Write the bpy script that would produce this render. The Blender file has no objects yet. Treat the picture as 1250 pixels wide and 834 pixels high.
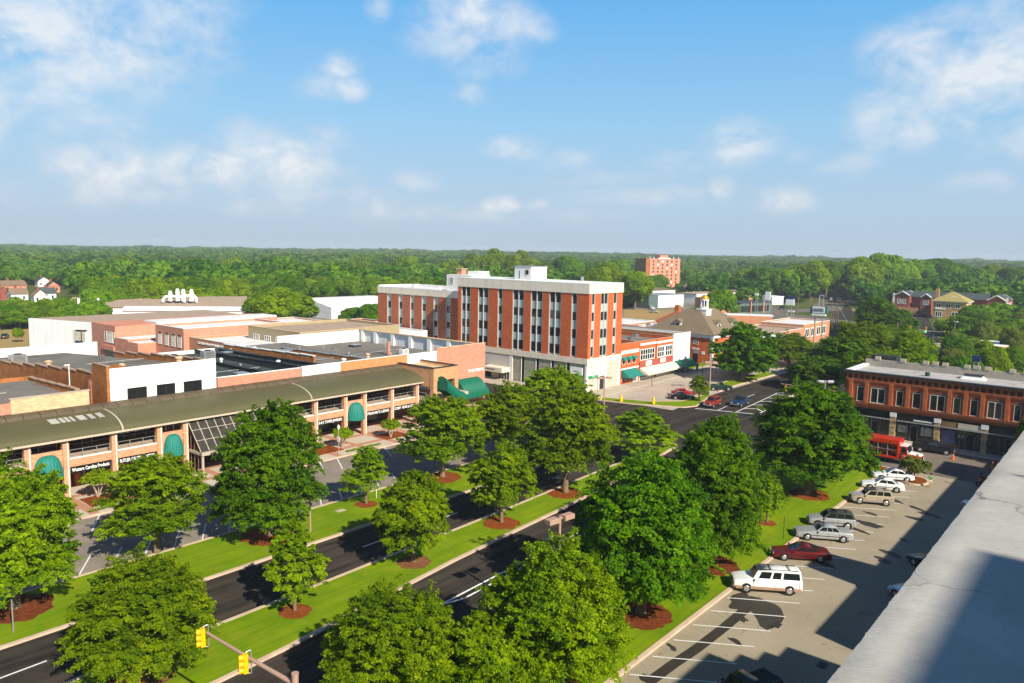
import bpy, math, random
import numpy as np
from mathutils import Vector, Matrix, noise as mnoise
R = math.radians
rnd = random.Random(7)
scene = bpy.context.scene
COL = scene.collection
# ------------------------------------------------------------------ camera
FPX, CX, CY, CAMH = 927.0, 625.0, 417.0, 28.0
PITCH = math.atan((CY - 308.0) / FPX); ROLL = R(1.1); AZ = R(39.9)
_fw = Vector((math.cos(AZ) * math.cos(PITCH), math.sin(AZ) * math.cos(PITCH), -math.sin(PITCH)))
_rt = Vector((math.sin(AZ), -math.cos(AZ), 0.0)); _up = _rt.cross(_fw)
RT = _rt * math.cos(ROLL) + _up * math.sin(ROLL); UP = _up * math.cos(ROLL) - _rt * math.sin(ROLL)
cam = bpy.data.objects.new("camera", bpy.data.cameras.new("camera")); COL.objects.link(cam)
m = Matrix((RT, UP, -_fw)).transposed().to_4x4(); m.translation = (0, 0, CAMH)
cam.matrix_world = m
cam.data.sensor_width = 36; cam.data.lens = FPX / 1250 * 36; cam.data.clip_end = 20000; cam.data.clip_start = 0.2
scene.camera = cam
# ------------------------------------------------------------------ light
SUN_EL, SUN_AZ = 35.0, 256.5          # direction towards the sun, azimuth from +X
sd = Vector((math.cos(R(SUN_AZ)) * math.cos(R(SUN_EL)), math.sin(R(SUN_AZ)) * math.cos(R(SUN_EL)), math.sin(R(SUN_EL))))
sun = bpy.data.objects.new("sun", bpy.data.lights.new("sun", "SUN")); COL.objects.link(sun)
sun.data.energy = 5.0; sun.data.angle = R(0.53); sun.data.color = (1.0, 0.92, 0.77)
sun.rotation_euler = sd.to_track_quat('Z', 'Y').to_euler()
sun.location = (0, 0, 80)
scene.view_settings.view_transform = 'Standard'; scene.view_settings.look = 'None'
scene.view_settings.exposure = 0.56; scene.view_settings.gamma = 1.0
# ------------------------------------------------------------------ sky with thin clouds
world = bpy.data.worlds.new("World"); scene.world = world; world.use_nodes = True
nt = world.node_tree; nt.nodes.clear()
def NN(tree, typ, **kw):
    n = tree.nodes.new(typ)
    for k, v in kw.items():
        if k.startswith("i_"):
            key = k[2:]
            key = int(key) if key.isdigit() else key.replace("_", " ")
            n.inputs[key].default_value = v
        else: setattr(n, k, v)
    return n
def ramp(tree, stops, interp='LINEAR'):
    n = tree.nodes.new("ShaderNodeValToRGB"); e = n.color_ramp.elements; n.color_ramp.interpolation = interp
    while len(e) < len(stops): e.new(0.5)
    for el, (p, c) in zip(e, stops):
        el.position = p; el.color = (c, c, c, 1) if isinstance(c, (int, float)) else tuple(c) + (1,) * (4 - len(c))
    return n
L = nt.links.new
sky = NN(nt, "ShaderNodeTexSky", sky_type='NISHITA', sun_disc=False, sun_elevation=R(SUN_EL), altitude=200, air_density=1.0, dust_density=1.2, ozone_density=2.2)
sky.sun_rotation = R(90 - SUN_AZ)
tc = NN(nt, "ShaderNodeTexCoord")
sep = NN(nt, "ShaderNodeSeparateXYZ"); L(tc.outputs["Generated"], sep.inputs[0])
# scattered small cumulus, each at its own bearing and height in the sky, broken up by noise
def _dir(px, py):
    d = RT * ((px - CX) / FPX) + UP * ((CY - py) / FPX) + _fw; d.normalize(); return math.atan2(d.y, d.x), math.asin(d.z)
CLOUDS = [(55, 45, 130, 62, 1.0), (215, 15, 60, 45, .62), (250, 65, 40, 30, .35), (120, 205, 48, 34, .95), (105, 150, 60, 30, .4), (250, 208, 62, 26, .9), (350, 192, 66, 36, 1.0), (300, 190, 40, 20, .5), (575, 28, 62, 48, .8), (462, 15, 20, 14, .55), (655, 32, 26, 18, .5), (418, 80, 24, 14, .75), (430, 106, 22, 14, .6), (395, 100, 30, 20, .4), (568, 112, 22, 12, .5), (600, 55, 40, 30, .5), (900, 176, 40, 24, .95), (860, 196, 60, 16, .4), (880, 236, 15, 14, .85), (955, 246, 30, 13, .8), (628, 182, 34, 16, .6), (690, 198, 40, 14, .5), (735, 215, 90, 14, .35), (515, 215, 28, 12, .5), (463, 250, 14, 16, .6), (610, 246, 26, 13, .7), (655, 250, 14, 12, .6), (1125, 68, 50, 36, .7), (1215, 82, 70, 62, .9), (1092, 148, 40, 34, .75), (1240, 140, 40, 40, .5), (1195, 226, 34, 12, .45), (1040, 205, 40, 16, .35), (400, 240, 90, 16, .4), (190, 235, 60, 16, .45), (330, 252, 80, 12, .35), (800, 240, 110, 14, .3), (560, 262, 200, 14, .3), (980, 190, 30, 10, .3), (1320, 120, 90, 60, .8), (-80, 120, 80, 50, .8), (-60, 230, 70, 24, .7), (1400, 220, 80, 24, .6)]
def _m(op, a, b_=None, **kw):
    n = NN(nt, "ShaderNodeMath", operation=op, **kw)
    for i, q in enumerate((a, b_)):
        if q is None: continue
        if isinstance(q, (int, float)): n.inputs[i].default_value = q
        else: L(q, n.inputs[i])
    return n.outputs[0]
zc = NN(nt, "ShaderNodeMath", operation='MAXIMUM', i_1=0.0); L(sep.outputs[2], zc.inputs[0])
az_ = _m('ARCTAN2', sep.outputs[1], sep.outputs[0]); el_ = _m('ARCSINE', sep.outputs[2])
ae = NN(nt, "ShaderNodeCombineXYZ"); L(az_, ae.inputs[0]); L(el_, ae.inputs[1])
mpw = NN(nt, "ShaderNodeMapping"); mpw.inputs["Scale"].default_value = (1.0, 1.35, 1); L(ae.outputs[0], mpw.inputs[0])
n1 = NN(nt, "ShaderNodeTexNoise", i_Scale=17.0, i_Detail=10.0, i_Roughness=0.6, i_Distortion=0.25); L(mpw.outputs[0], n1.inputs["Vector"])
n2 = NN(nt, "ShaderNodeTexNoise", i_Scale=9.0, i_Detail=4.0); L(mpw.outputs[0], n2.inputs["Vector"])
wv = NN(nt, "ShaderNodeMixRGB", blend_type='ADD', i_0=0.05); L(ae.outputs[0], wv.inputs[1]); L(n2.outputs[1], wv.inputs[2])
mask = None
for px, py, rx, ry, st in CLOUDS:
    st = min(1.0, st + .16)
    a_, e_ = _dir(px, py)
    sb = NN(nt, "ShaderNodeVectorMath", operation='SUBTRACT'); L(wv.outputs[0], sb.inputs[0]); sb.inputs[1].default_value = (a_ + .025, e_ + .025, .025)
    ml = NN(nt, "ShaderNodeVectorMath", operation='MULTIPLY'); L(sb.outputs[0], ml.inputs[0]); ml.inputs[1].default_value = (FPX / rx * .72, FPX / ry * .72, 0)
    ln = NN(nt, "ShaderNodeVectorMath", operation='LENGTH'); L(ml.outputs[0], ln.inputs[0])
    mr = NN(nt, "ShaderNodeMapRange", interpolation_type='SMOOTHSTEP'); mr.inputs[1].default_value = 1.35; mr.inputs[2].default_value = 0.0; mr.inputs[3].default_value = 0.0; mr.inputs[4].default_value = st; L(ln.outputs["Value"], mr.inputs[0])
    mask = mr.outputs[0] if mask is None else _m('MAXIMUM', mask, mr.outputs[0])
dens = _m('MULTIPLY', mask, _m('ADD', _m('MULTIPLY', n1.outputs[0], 2.6), -0.62))
cr = ramp(nt, [(0.08, 0.0), (0.40, 0.36), (0.85, 0.68)]); L(dens, cr.inputs[0])
ccol = ramp(nt, [(0.08, (5.4, 6.1, 7.1)), (0.35, (7.0, 7.2, 7.6)), (0.8, (9.0, 8.7, 8.3))]); L(dens, ccol.inputs[0])
# clear azure overhead, paler and greyer towards the horizon
hz = ramp(nt, [(0.0, 0.95), (0.05, 0.9), (0.2, 0.8), (0.5, 0.85), (1.0, 0.8)]); L(zc.outputs[0], hz.inputs[0])
hcol = ramp(nt, [(0.0, (4.1, 5.2, 6.4)), (0.06, (4.1, 5.6, 7.2)), (0.16, (3.0, 5.7, 8.2)), (0.28, (1.5, 4.7, 8.6)), (0.40, (0.7, 3.4, 8.0)), (0.5, (0.3, 1.3, 3.4)), (1.0, (0.15, 0.5, 1.6))]); L(zc.outputs[0], hcol.inputs[0])
mixh = NN(nt, "ShaderNodeMixRGB"); L(hz.outputs[0], mixh.inputs[0]); L(sky.outputs[0], mixh.inputs[1]); L(hcol.outputs[0], mixh.inputs[2])
mixc = NN(nt, "ShaderNodeMixRGB"); L(cr.outputs[0], mixc.inputs[0]); L(mixh.outputs[0], mixc.inputs[1]); L(ccol.outputs[0], mixc.inputs[2])
bg = NN(nt, "ShaderNodeBackground", i_Strength=0.076); L(mixc.outputs[0], bg.inputs[0])
wo = NN(nt, "ShaderNodeOutputWorld"); L(bg.outputs[0], wo.inputs[0])
# ------------------------------------------------------------------ pixel helpers: where a ray of the survey photo meets the ground or a wall plane
def ray(px, py): return RT * ((px - CX) / FPX) + UP * ((CY - py) / FPX) + _fw
def G(px, py, z=0.0):
    d = ray(px, py); t = (z - CAMH) / d.z; return (d.x * t, d.y * t)
def PV(px, py, v):
    d = ray(px, py); t = v / d.y; return (d.x * t, CAMH + d.z * t)
def PU(px, py, u):
    d = ray(px, py); t = u / d.x; return (d.y * t, CAMH + d.z * t)
def PROJ(x, y, z):
    p = Vector((x, y, z - CAMH)); c = p.dot(_fw); return (CX + FPX * p.dot(RT) / c, CY - FPX * p.dot(UP) / c, c)
# ------------------------------------------------------------------ materials
MATS = {}
def mat(name, col, rough=0.8, metal=0.0, var=0.12, vscale=0.6, bump=0.0, bscale=20.0, spec=0.3, kind=None, stain=0.0, emit=None, attr=False, coat=0.0, streak=0.0):
    """procedural surface: base colour broken up by two noises"""
    if name in MATS: return MATS[name]
    m = bpy.data.materials.new(name); m.use_nodes = True; t = m.node_tree; t.nodes.clear(); l = t.links.new
    o = NN(t, "ShaderNodeOutputMaterial"); b = NN(t, "ShaderNodeBsdfPrincipled", i_Roughness=rough, i_Metallic=metal)
    b.inputs["Specular IOR Level"].default_value = spec if rough < .65 else spec * .25; b.inputs["Coat Weight"].default_value = coat
    l(b.outputs[0], o.inputs[0])
    c = NN(t, "ShaderNodeTexCoord"); src = c.outputs["Object"]
    base = NN(t, "ShaderNodeRGB"); base.outputs[0].default_value = (*col, 1); cur = base.outputs[0]
    if kind == 'brick':
        s = NN(t, "ShaderNodeSeparateXYZ"); l(src, s.inputs[0])
        a = NN(t, "ShaderNodeMath", operation='ADD'); l(s.outputs[0], a.inputs[0]); l(s.outputs[1], a.inputs[1])
        cb = NN(t, "ShaderNodeCombineXYZ"); l(a.outputs[0], cb.inputs[0]); l(s.outputs[2], cb.inputs[1])
        br = NN(t, "ShaderNodeTexBrick", i_Scale=1.0, i_Bias=0.0); br.inputs["Brick Width"].default_value = 0.42; br.inputs["Row Height"].default_value = 0.14; br.inputs["Mortar Size"].default_value = 0.012
        br.inputs["Color1"].default_value = (col[0] * 1.12, col[1] * 1.12, col[2] * 1.1, 1); br.inputs["Color2"].default_value = (col[0] * 0.8, col[1] * 0.76, col[2] * 0.78, 1)
        br.inputs["Mortar"].default_value = (col[0] * 0.7 + .1, col[1] * 0.7 + .09, col[2] * 0.7 + .08, 1)
        l(cb.outputs[0], br.inputs["Vector"]); cur = br.outputs[0]
    if kind == 'block':
        s = NN(t, "ShaderNodeSeparateXYZ"); l(src, s.inputs[0])
        a = NN(t, "ShaderNodeMath", operation='ADD'); l(s.outputs[0], a.inputs[0]); l(s.outputs[1], a.inputs[1])
        cb = NN(t, "ShaderNodeCombineXYZ"); l(a.outputs[0], cb.inputs[0]); l(s.outputs[2], cb.inputs[1])
        br = NN(t, "ShaderNodeTexBrick", i_Scale=1.0, i_Bias=0.0, offset=0.35); br.inputs["Brick Width"].default_value = 1.1; br.inputs["Row Height"].default_value = 0.9; br.inputs["Mortar Size"].default_value = 0.035
        br.inputs["Color1"].default_value = (*[x * 1.08 for x in col], 1); br.inputs["Color2"].default_value = (*[x * 0.9 for x in col], 1)
        br.inputs["Mortar"].default_value = (*[min(1, x * 1.5) for x in col], 1)
        l(cb.outputs[0], br.inputs["Vector"]); cur = br.outputs[0]
    if kind == 'rib':      # standing seams
        w = NN(t, "ShaderNodeTexWave", wave_type='BANDS', bands_direction='X', i_Scale=1.2); l(src, w.inputs["Vector"])
        rr = ramp(t, [(0.0, tuple(x * 0.72 for x in col)), (0.12, col), (1.0, tuple(min(1, x * 1.05) for x in col))]); l(w.outputs[1], rr.inputs[0]); cur = rr.outputs[0]
    if kind == 'shingle':
        w = NN(t, "ShaderNodeTexWave", wave_type='BANDS', bands_direction='Z', i_Scale=2.0, i_Distortion=1.5); l(src, w.inputs["Vector"])
        rr = ramp(t, [(0.0, tuple(x * 0.75 for x in col)), (0.4, col), (1.0, tuple(min(1, x * 1.12) for x in col))]); l(w.outputs[1], rr.inputs[0]); cur = rr.outputs[0]
    if attr:
        at = NN(t, "ShaderNodeAttribute", attribute_name="tint"); mx = NN(t, "ShaderNodeMixRGB", blend_type='MULTIPLY', i_0=1.0); l(cur, mx.inputs[1]); l(at.outputs[0], mx.inputs[2]); cur = mx.outputs[0]
    if var:
        n = NN(t, "ShaderNodeTexNoise", i_Scale=vscale, i_Detail=6.0, i_Roughness=0.65); l(src, n.inputs["Vector"])
        r = ramp(t, [(0.25, 1 - var), (0.75, 1 + var)]); l(n.outputs[0], r.inputs[0])
        mx = NN(t, "ShaderNodeMixRGB", blend_type='MULTIPLY', i_0=1.0); l(cur, mx.inputs[1]); l(r.outputs[0], mx.inputs[2]); cur = mx.outputs[0]
        n = NN(t, "ShaderNodeTexNoise", i_Scale=vscale * 14, i_Detail=3.0); l(src, n.inputs["Vector"])
        r = ramp(t, [(0.25, 1 - var * .7), (0.75, 1 + var * .7)]); l(n.outputs[0], r.inputs[0])
        mx = NN(t, "ShaderNodeMixRGB", blend_type='MULTIPLY', i_0=1.0); l(cur, mx.inputs[1]); l(r.outputs[0], mx.inputs[2]); cur = mx.outputs[0]
    if stain:
        n = NN(t, "ShaderNodeTexNoise", i_Scale=vscale * 0.7, i_Detail=7.0, i_Roughness=0.6, i_Distortion=0.6); l(src, n.inputs["Vector"])
        r = ramp(t, [(0.52, 1.0), (0.7, 1 - stain)]); l(n.outputs[0], r.inputs[0])
        mx = NN(t, "ShaderNodeMixRGB", blend_type='MULTIPLY', i_0=1.0); l(cur, mx.inputs[1]); l(r.outputs[0], mx.inputs[2]); cur = mx.outputs[0]
    if streak:             # rain streaks running down walls
        mp = NN(t, "ShaderNodeMapping"); mp.inputs["Scale"].default_value = (1.6, 1.6, 0.12); l(src, mp.inputs[0])
        n = NN(t, "ShaderNodeTexNoise", i_Scale=1.0, i_Detail=5.0, i_Roughness=0.7); l(mp.outputs[0], n.inputs["Vector"])
        r = ramp(t, [(0.5, 1.0), (0.75, 1 - streak)]); l(n.outputs[0], r.inputs[0])
        mx = NN(t, "ShaderNodeMixRGB", blend_type='MULTIPLY', i_0=1.0); l(cur, mx.inputs[1]); l(r.outputs[0], mx.inputs[2]); cur = mx.outputs[0]
    l(cur, b.inputs["Base Color"])
    if bump:
        n = NN(t, "ShaderNodeTexNoise", i_Scale=bscale, i_Detail=5.0); l(src, n.inputs["Vector"])
        bp = NN(t, "ShaderNodeBump", i_Strength=bump, i_Distance=0.05); l(n.outputs[0], bp.inputs["Height"]); l(bp.outputs[0], b.inputs["Normal"])
    if emit:
        b.inputs["Emission Color"].default_value = (*emit[0], 1); b.inputs["Emission Strength"].default_value = emit[1]
    MATS[name] = m; return m
M = dict(
    white=lambda: mat("white_paint", (0.78, 0.77, 0.74), 0.7, var=0.05, streak=0.16),
    whitewall=lambda: mat("white_wall", (0.84, 0.83, 0.8), 0.8, var=0.05, vscale=0.3, streak=0.22),
    beige=lambda: mat("beige_fascia", (0.74, 0.66, 0.53), 0.75, var=0.06, streak=0.2),
    brick_red=lambda: mat("red_brick", (0.56, 0.12, 0.028), 0.85, var=0.14, vscale=0.4, kind='brick'),
    brick_orange=lambda: mat("orange_brick", (0.56, 0.25, 0.125), 0.85, var=0.12, vscale=0.5, kind='brick', streak=0.15),
    brick_peach=lambda: mat("peach_brick", (0.6, 0.31, 0.17), 0.85, var=0.1, vscale=0.5, kind='brick'),
    brick_salmon=lambda: mat("salmon_brick", (0.6, 0.26, 0.165), 0.85, var=0.1, vscale=0.5, kind='brick'),
    brick_brown=lambda: mat("brown_brick", (0.42, 0.15, 0.035), 0.9, var=0.3, vscale=0.8, kind='brick', stain=0.35),
    brick_dark=lambda: mat("old_red_brick", (0.44, 0.11, 0.03), 0.85, var=0.22, vscale=0.8, kind='brick'),
    brick_far=lambda: mat("maroon_brick", (0.3, 0.08, 0.05), 0.85, var=0.12, kind='brick'),
    brick_yellow=lambda: mat("yellow_brick", (0.5, 0.28, 0.12), 0.85, var=0.12, kind='brick'),
    tan=lambda: mat("tan_brick", (0.68, 0.48, 0.27), 0.85, var=0.12, kind='brick', stain=0.2),
    olive_tan=lambda: mat("olive_tan_stucco", (0.38, 0.31, 0.18), 0.85, var=0.06),
    sandstone=lambda: mat("rough_stone", (0.42, 0.3, 0.16), 0.9, var=0.3, vscale=2.0),
    stone=lambda: mat("grey_stone_panels", (0.3, 0.29, 0.22), 0.7, var=0.12, kind='block'),
    stone_light=lambda: mat("pale_stone_tiles", (0.5, 0.45, 0.36), 0.7, var=0.1, kind='block'),
    glass=lambda: mat("dark_glass", (0.012, 0.016, 0.018), 0.08, var=0.3, vscale=0.5, spec=0.6),
    glass2=lambda: mat("shop_glass", (0.03, 0.03, 0.028), 0.12, var=0.8, vscale=1.1, spec=0.55),
    spandrel=lambda: mat("pale_green_spandrel", (0.42, 0.48, 0.43), 0.5, var=0.06),
    alu=lambda: mat("aluminium_frame", (0.62, 0.62, 0.6), 0.45, metal=0.3, var=0.04),
    dark=lambda: mat("dark_interior", (0.02, 0.015, 0.012), 0.9, var=0.3),
    wood=lambda: mat("brown_wood_wall", (0.16, 0.05, 0.022), 0.7, var=0.3, vscale=1.5),
    green=lambda: mat("green_canvas", (0.0, 0.13, 0.075), 0.6, var=0.08),
    green2=lambda: mat("teal_canvas", (0.015, 0.19, 0.15), 0.6, var=0.12, vscale=1.5),
    cream=lambda: mat("cream_canvas", (0.72, 0.66, 0.5), 0.7, var=0.06),
    olive=lambda: mat("olive_metal_canopy", (0.092, 0.086, 0.035), 0.6, var=0.06, kind='rib', spec=0.4),
    olivedark=lambda: mat("dusty_canopy_crest", (0.1, 0.075, 0.045), 0.6, var=0.25, vscale=1.0),
    roof=lambda: mat("grey_gravel_roof", (0.2, 0.18, 0.155), 0.95, var=0.15, vscale=0.25, stain=0.45),
    roofdark=lambda: mat("dark_felt_roof", (0.055, 0.07, 0.07), 0.9, var=0.2, vscale=0.3, stain=0.3),
    roofwhite=lambda: mat("white_coated_roof", (0.72, 0.7, 0.68), 0.8, var=0.08, stain=0.2),
    rooftan=lambda: mat("tan_gravel_roof", (0.4, 0.3, 0.22), 0.95, var=0.15, stain=0.2),
    shingle=lambda: mat("grey_brown_shingle", (0.2, 0.155, 0.1), 0.9, var=0.15, kind='shingle'),
    slate=lambda: mat("slate_roof", (0.07, 0.085, 0.09), 0.8, var=0.15, kind='shingle'),
    yellowroof=lambda: mat("ochre_roof", (0.36, 0.29, 0.1), 0.85, var=0.1, kind='shingle'),
    coping=lambda: mat("tile_coping", (0.4, 0.27, 0.19), 0.8, var=0.25),
    darkcoping=lambda: mat("tar_coping", (0.035, 0.04, 0.04), 0.7, var=0.3),
    conc=lambda: mat("concrete", (0.45, 0.385, 0.3), 0.9, var=0.1, vscale=0.5, stain=0.12),
    metal=lambda: mat("galvanised_metal", (0.45, 0.45, 0.44), 0.45, metal=0.6, var=0.1),
    darkmetal=lambda: mat("dark_bronze_metal", (0.05, 0.045, 0.04), 0.5, metal=0.4, var=0.1),
    polepaint=lambda: mat("tan_painted_steel", (0.42, 0.26, 0.19), 0.6, var=0.06),
    gold=lambda: mat("gold_leaf", (0.85, 0.42, 0.03), 0.35, metal=0.6, var=0.05),
    signwhite=lambda: mat("sign_white", (0.82, 0.82, 0.8), 0.5, var=0.03),
    signgreen=lambda: mat("sign_green", (0.0, 0.3, 0.09), 0.5, var=0.03),
    signblack=lambda: mat("sign_black", (0.008, 0.008, 0.008), 0.5, var=0.1),
    signblue=lambda: mat("sign_blue", (0.01, 0.03, 0.12), 0.5, var=0.1),
    signalyellow=lambda: mat("signal_yellow", (0.85, 0.45, 0.0), 0.45, var=0.04),
    hydrant=lambda: mat("yellow_plastic", (0.85, 0.5, 0.0), 0.5, var=0.05),
    orange=lambda: mat("orange_plastic", (0.8, 0.12, 0.02), 0.5, var=0.05),
    paint=lambda: mat("road_paint", (0.75, 0.74, 0.72), 0.7, var=0.15, vscale=2.0),
    bark=lambda: mat("tree_bark", (0.2, 0.14, 0.09), 0.95, var=0.3, vscale=2.0, bump=0.6, bscale=12),
    mulch=lambda: mat("pine_mulch", (0.21, 0.055, 0.012), 0.95, var=0.45, vscale=2.2, bump=0.8, bscale=9),
    timber=lambda: mat("weathered_timber", (0.24, 0.16, 0.11), 0.9, var=0.2),
    skin=lambda: mat("skin", (0.5, 0.28, 0.18), 0.6, var=0.05),
)
def MT(k): return M[k]() if isinstance(k, str) else k
# ------------------------------------------------------------------ object helpers
ORG = {}
def link(name, me, parent=None, origin=(0, 0, 0)):
    o = bpy.data.objects.new(name, me); COL.objects.link(o)
    if parent is not None:
        o.parent = parent
    ORG[o.name] = origin
    return o
def tag(o, label=None, cat=None, group=None, kind=None):
    if label: o['label'] = label
    if cat: o['category'] = cat
    if group: o['group'] = group
    if kind: o['kind'] = kind
    return o
def thing(name, label, cat, loc=(0, 0, 0), rz=0.0, group=None):
    o = bpy.data.objects.new(name, None); COL.objects.link(o); o.empty_display_size = 0.5
    o.location = loc; o.rotation_euler = (0, 0, rz); tag(o, label, cat, group); ORG[o.name] = tuple(loc)
    return o
def copy_tree(o, parent=None):
    c = o.copy(); COL.objects.link(c)
    if parent is not None: c.parent = parent
    for ch in list(o.children): copy_tree(ch, c)
    return c
SPLIT = {'pilasters': 'pilaster', 'merlons': 'merlon', 'posts': 'post', 'inner_columns': 'inner_column', 'side_mullions': 'side_mullion', 'display_boards': 'display_board', 'porch_posts': 'porch_post', 'gable_pillars': 'gable_pillar', 'skylight_glare_panels': 'skylight_glare_panel',
         'spandrel': 'spandrel', 'glazing': 'pane', 'shop_glass': 'shop_pane', 'wood_panelling': 'wood_panel', 'stall_riser': 'stall_riser', 'bars': 'glazing_bar', 'frames': 'frame_upright', 'white_wall': 'white_wall', 'dark_transom': 'dark_transom', 'chimney': 'chimney', 'cornice': 'cornice', 'sign_board': 'sign_board', 'brick_rail': 'brick_rail', 'deck': 'deck', 'back_wall': 'back_wall', 'lower_cladding': 'lower_cladding', 'bumper': 'bumper', 'bed_rail': 'bed_rail', 'side_panel': 'side_panel', 'leg': 'leg'}
class MB:
    def __init__(s): s.v = []; s.f = []; s.mi = []; s.cur = 0
    def add(s, vs, fs):
        b = len(s.v); s.v += [tuple(p) for p in vs]
        for f in fs: s.f.append(tuple(b + i for i in f)); s.mi.append(s.cur)
        return s
    def box(s, x0, x1, y0, y1, z0, z1):
        x0, x1 = sorted((x0, x1)); y0, y1 = sorted((y0, y1)); z0, z1 = sorted((z0, z1))
        return s.add([(x0, y0, z0), (x1, y0, z0), (x1, y1, z0), (x0, y1, z0), (x0, y0, z1), (x1, y0, z1), (x1, y1, z1), (x0, y1, z1)],
                     [(0, 3, 2, 1), (4, 5, 6, 7), (0, 1, 5, 4), (1, 2, 6, 5), (2, 3, 7, 6), (3, 0, 4, 7)])
    def prism(s, pts, z0, z1):
        n = len(pts); a = sum(pts[i][0] * pts[(i + 1) % n][1] - pts[(i + 1) % n][0] * pts[i][1] for i in range(n))
        if a < 0: pts = pts[::-1]
        za = (lambda p: z0(p) if callable(z0) else z0); zb = (lambda p: z1(p) if callable(z1) else z1)
        return s.add([(p[0], p[1], za(p)) for p in pts] + [(p[0], p[1], zb(p)) for p in pts],
                     [tuple(range(n - 1, -1, -1)), tuple(range(n, 2 * n))] + [(i, (i + 1) % n, n + (i + 1) % n, n + i) for i in range(n)])
    def sheet(s, pts, z):
        n = len(pts); a = sum(pts[i][0] * pts[(i + 1) % n][1] - pts[(i + 1) % n][0] * pts[i][1] for i in range(n))
        if a < 0: pts = pts[::-1]
        return s.add([(p[0], p[1], z) for p in pts], [tuple(range(n))])
    def strip(s, path, w, z, h=None):
        """band of width w along a polyline; with h a solid kerb"""
        Ls, Rs = [], []
        n = len(path)
        for i, p in enumerate(path):
            a = path[max(0, i - 1)]; b = path[min(n - 1, i + 1)]
            d = Vector((b[0] - a[0], b[1] - a[1])).normalized(); nn = Vector((-d.y, d.x)) * (w / 2)
            Ls.append((p[0] + nn.x, p[1] + nn.y)); Rs.append((p[0] - nn.x, p[1] - nn.y))
        for i in range(n - 1):
            q = [Rs[i], Rs[i + 1], Ls[i + 1], Ls[i]]
            if h is None: s.sheet(q, z)
            else: s.prism(q, z, z + h)
        return s
    def quad(s, a, b, c, d): return s.add([a, b, c, d], [(0, 1, 2, 3)])
    def slab(s, a, b, c, d, t):
        """thin solid plate from a quad, thickness t against its normal"""
        a, b, c, d = map(Vector, (a, b, c, d)); n = (b - a).cross(d - a).normalized() * t
        vs = [a, b, c, d, a - n, b - n, c - n, d - n]
        return s.add(vs, [(0, 1, 2, 3), (7, 6, 5, 4), (0, 4, 5, 1), (1, 5, 6, 2), (2, 6, 7, 3), (3, 7, 4, 0)])
    def tube(s, pts, r, n=8, cap=True):
        pts = [Vector(p) for p in pts]; rs = r if isinstance(r, (list, tuple)) else [r] * len(pts); b = len(s.v); k = len(pts)
        d0 = (pts[1] - pts[0]).normalized(); ref = Vector((0, 0, 1)) if abs(d0.z) < 0.9 else Vector((1, 0, 0)); u = d0.cross(ref).normalized()
        for i, p in enumerate(pts):
            d = (pts[min(k - 1, i + 1)] - pts[max(0, i - 1)]).normalized(); u = (u - d * u.dot(d)).normalized(); w = d.cross(u)
            for j in range(n):
                a = 2 * math.pi * j / n; q = p + (u * math.cos(a) + w * math.sin(a)) * rs[i]; s.v.append(tuple(q))
        for i in range(k - 1):
            for j in range(n):
                s.f.append((b + i * n + j, b + i * n + (j + 1) % n, b + (i + 1) * n + (j + 1) % n, b + (i + 1) * n + j)); s.mi.append(s.cur)
        if cap:
            s.f.append(tuple(b + j for j in range(n - 1, -1, -1))); s.mi.append(s.cur)
            s.f.append(tuple(b + (k - 1) * n + j for j in range(n))); s.mi.append(s.cur)
        return s
    def cyl(s, x, y, z0, z1, r, n=16, r2=None): return s.tube([(x, y, z0), (x, y, z1)], [r, r if r2 is None else r2], n)
    def lathe(s, x, y, prof, n=16):
        return s.tube([(x, y, z) for z, r in prof], [max(r, 0.001) for z, r in prof], n) if len(prof) > 1 else s
    def extrude_y(s, prof, y0, y1):
        """closed (x,z) outline swept in y"""
        n = len(prof)
        return s.add([(p[0], y0, p[1]) for p in prof] + [(p[0], y1, p[1]) for p in prof],
                     [tuple(range(n)), tuple(range(2 * n - 1, n - 1, -1))] + [(i, n + i, n + (i + 1) % n, (i + 1) % n) for i in range(n)])
    def extrude_x(s, prof, x0, x1):
        n = len(prof)
        return s.add([(x0, p[0], p[1]) for p in prof] + [(x1, p[0], p[1]) for p in prof],
                     [tuple(range(n - 1, -1, -1)), tuple(range(n, 2 * n))] + [(i, (i + 1) % n, n + (i + 1) % n, n + i) for i in range(n)])
    def pieces(s):
        par = list(range(len(s.v)))
        def find(a):
            while par[a] != a: par[a] = par[par[a]]; a = par[a]
            return a
        for f in s.f:
            for i in f[1:]: par[find(i)] = find(f[0])
        g = {}
        for f in s.f: g.setdefault(find(f[0]), []).append(f)
        out = []
        for fs in g.values():
            ids = sorted({i for f in fs for i in f}); mp = {a: k for k, a in enumerate(ids)}; q = MB(); q.add([s.v[i] for i in ids], [tuple(mp[i] for i in f) for f in fs]); out.append(q)
        return out
    def build(s, name, mt, parent=None, world=True, smooth=False, origin=None, bevel=0):
        if name in SPLIT and parent is not None:
            ps = s.pieces(); r = None
            for q in ps[:100]: r = q._build(SPLIT[name], mt, parent, world, smooth, origin, bevel) if r is None or True else r
            return r
        return s._build(name, mt, parent, world, smooth, origin, bevel)
    def _build(s, name, mt, parent=None, world=True, smooth=False, origin=None, bevel=0):
        off = (0, 0, 0)
        if world:
            if parent is not None: off = ORG[parent.name]
            elif origin is not None: off = origin
        vs = [(x - off[0], y - off[1], z - off[2]) for x, y, z in s.v] if off != (0, 0, 0) else s.v
        me = bpy.data.meshes.new(name); me.from_pydata(vs, [], s.f)
        for mm in (mt if isinstance(mt, (list, tuple)) else [mt]): me.materials.append(MT(mm))
        if isinstance(mt, (list, tuple)): me.polygons.foreach_set("material_index", s.mi)
        if smooth: me.polygons.foreach_set("use_smooth", [True] * len(me.polygons))
        me.update()
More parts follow.
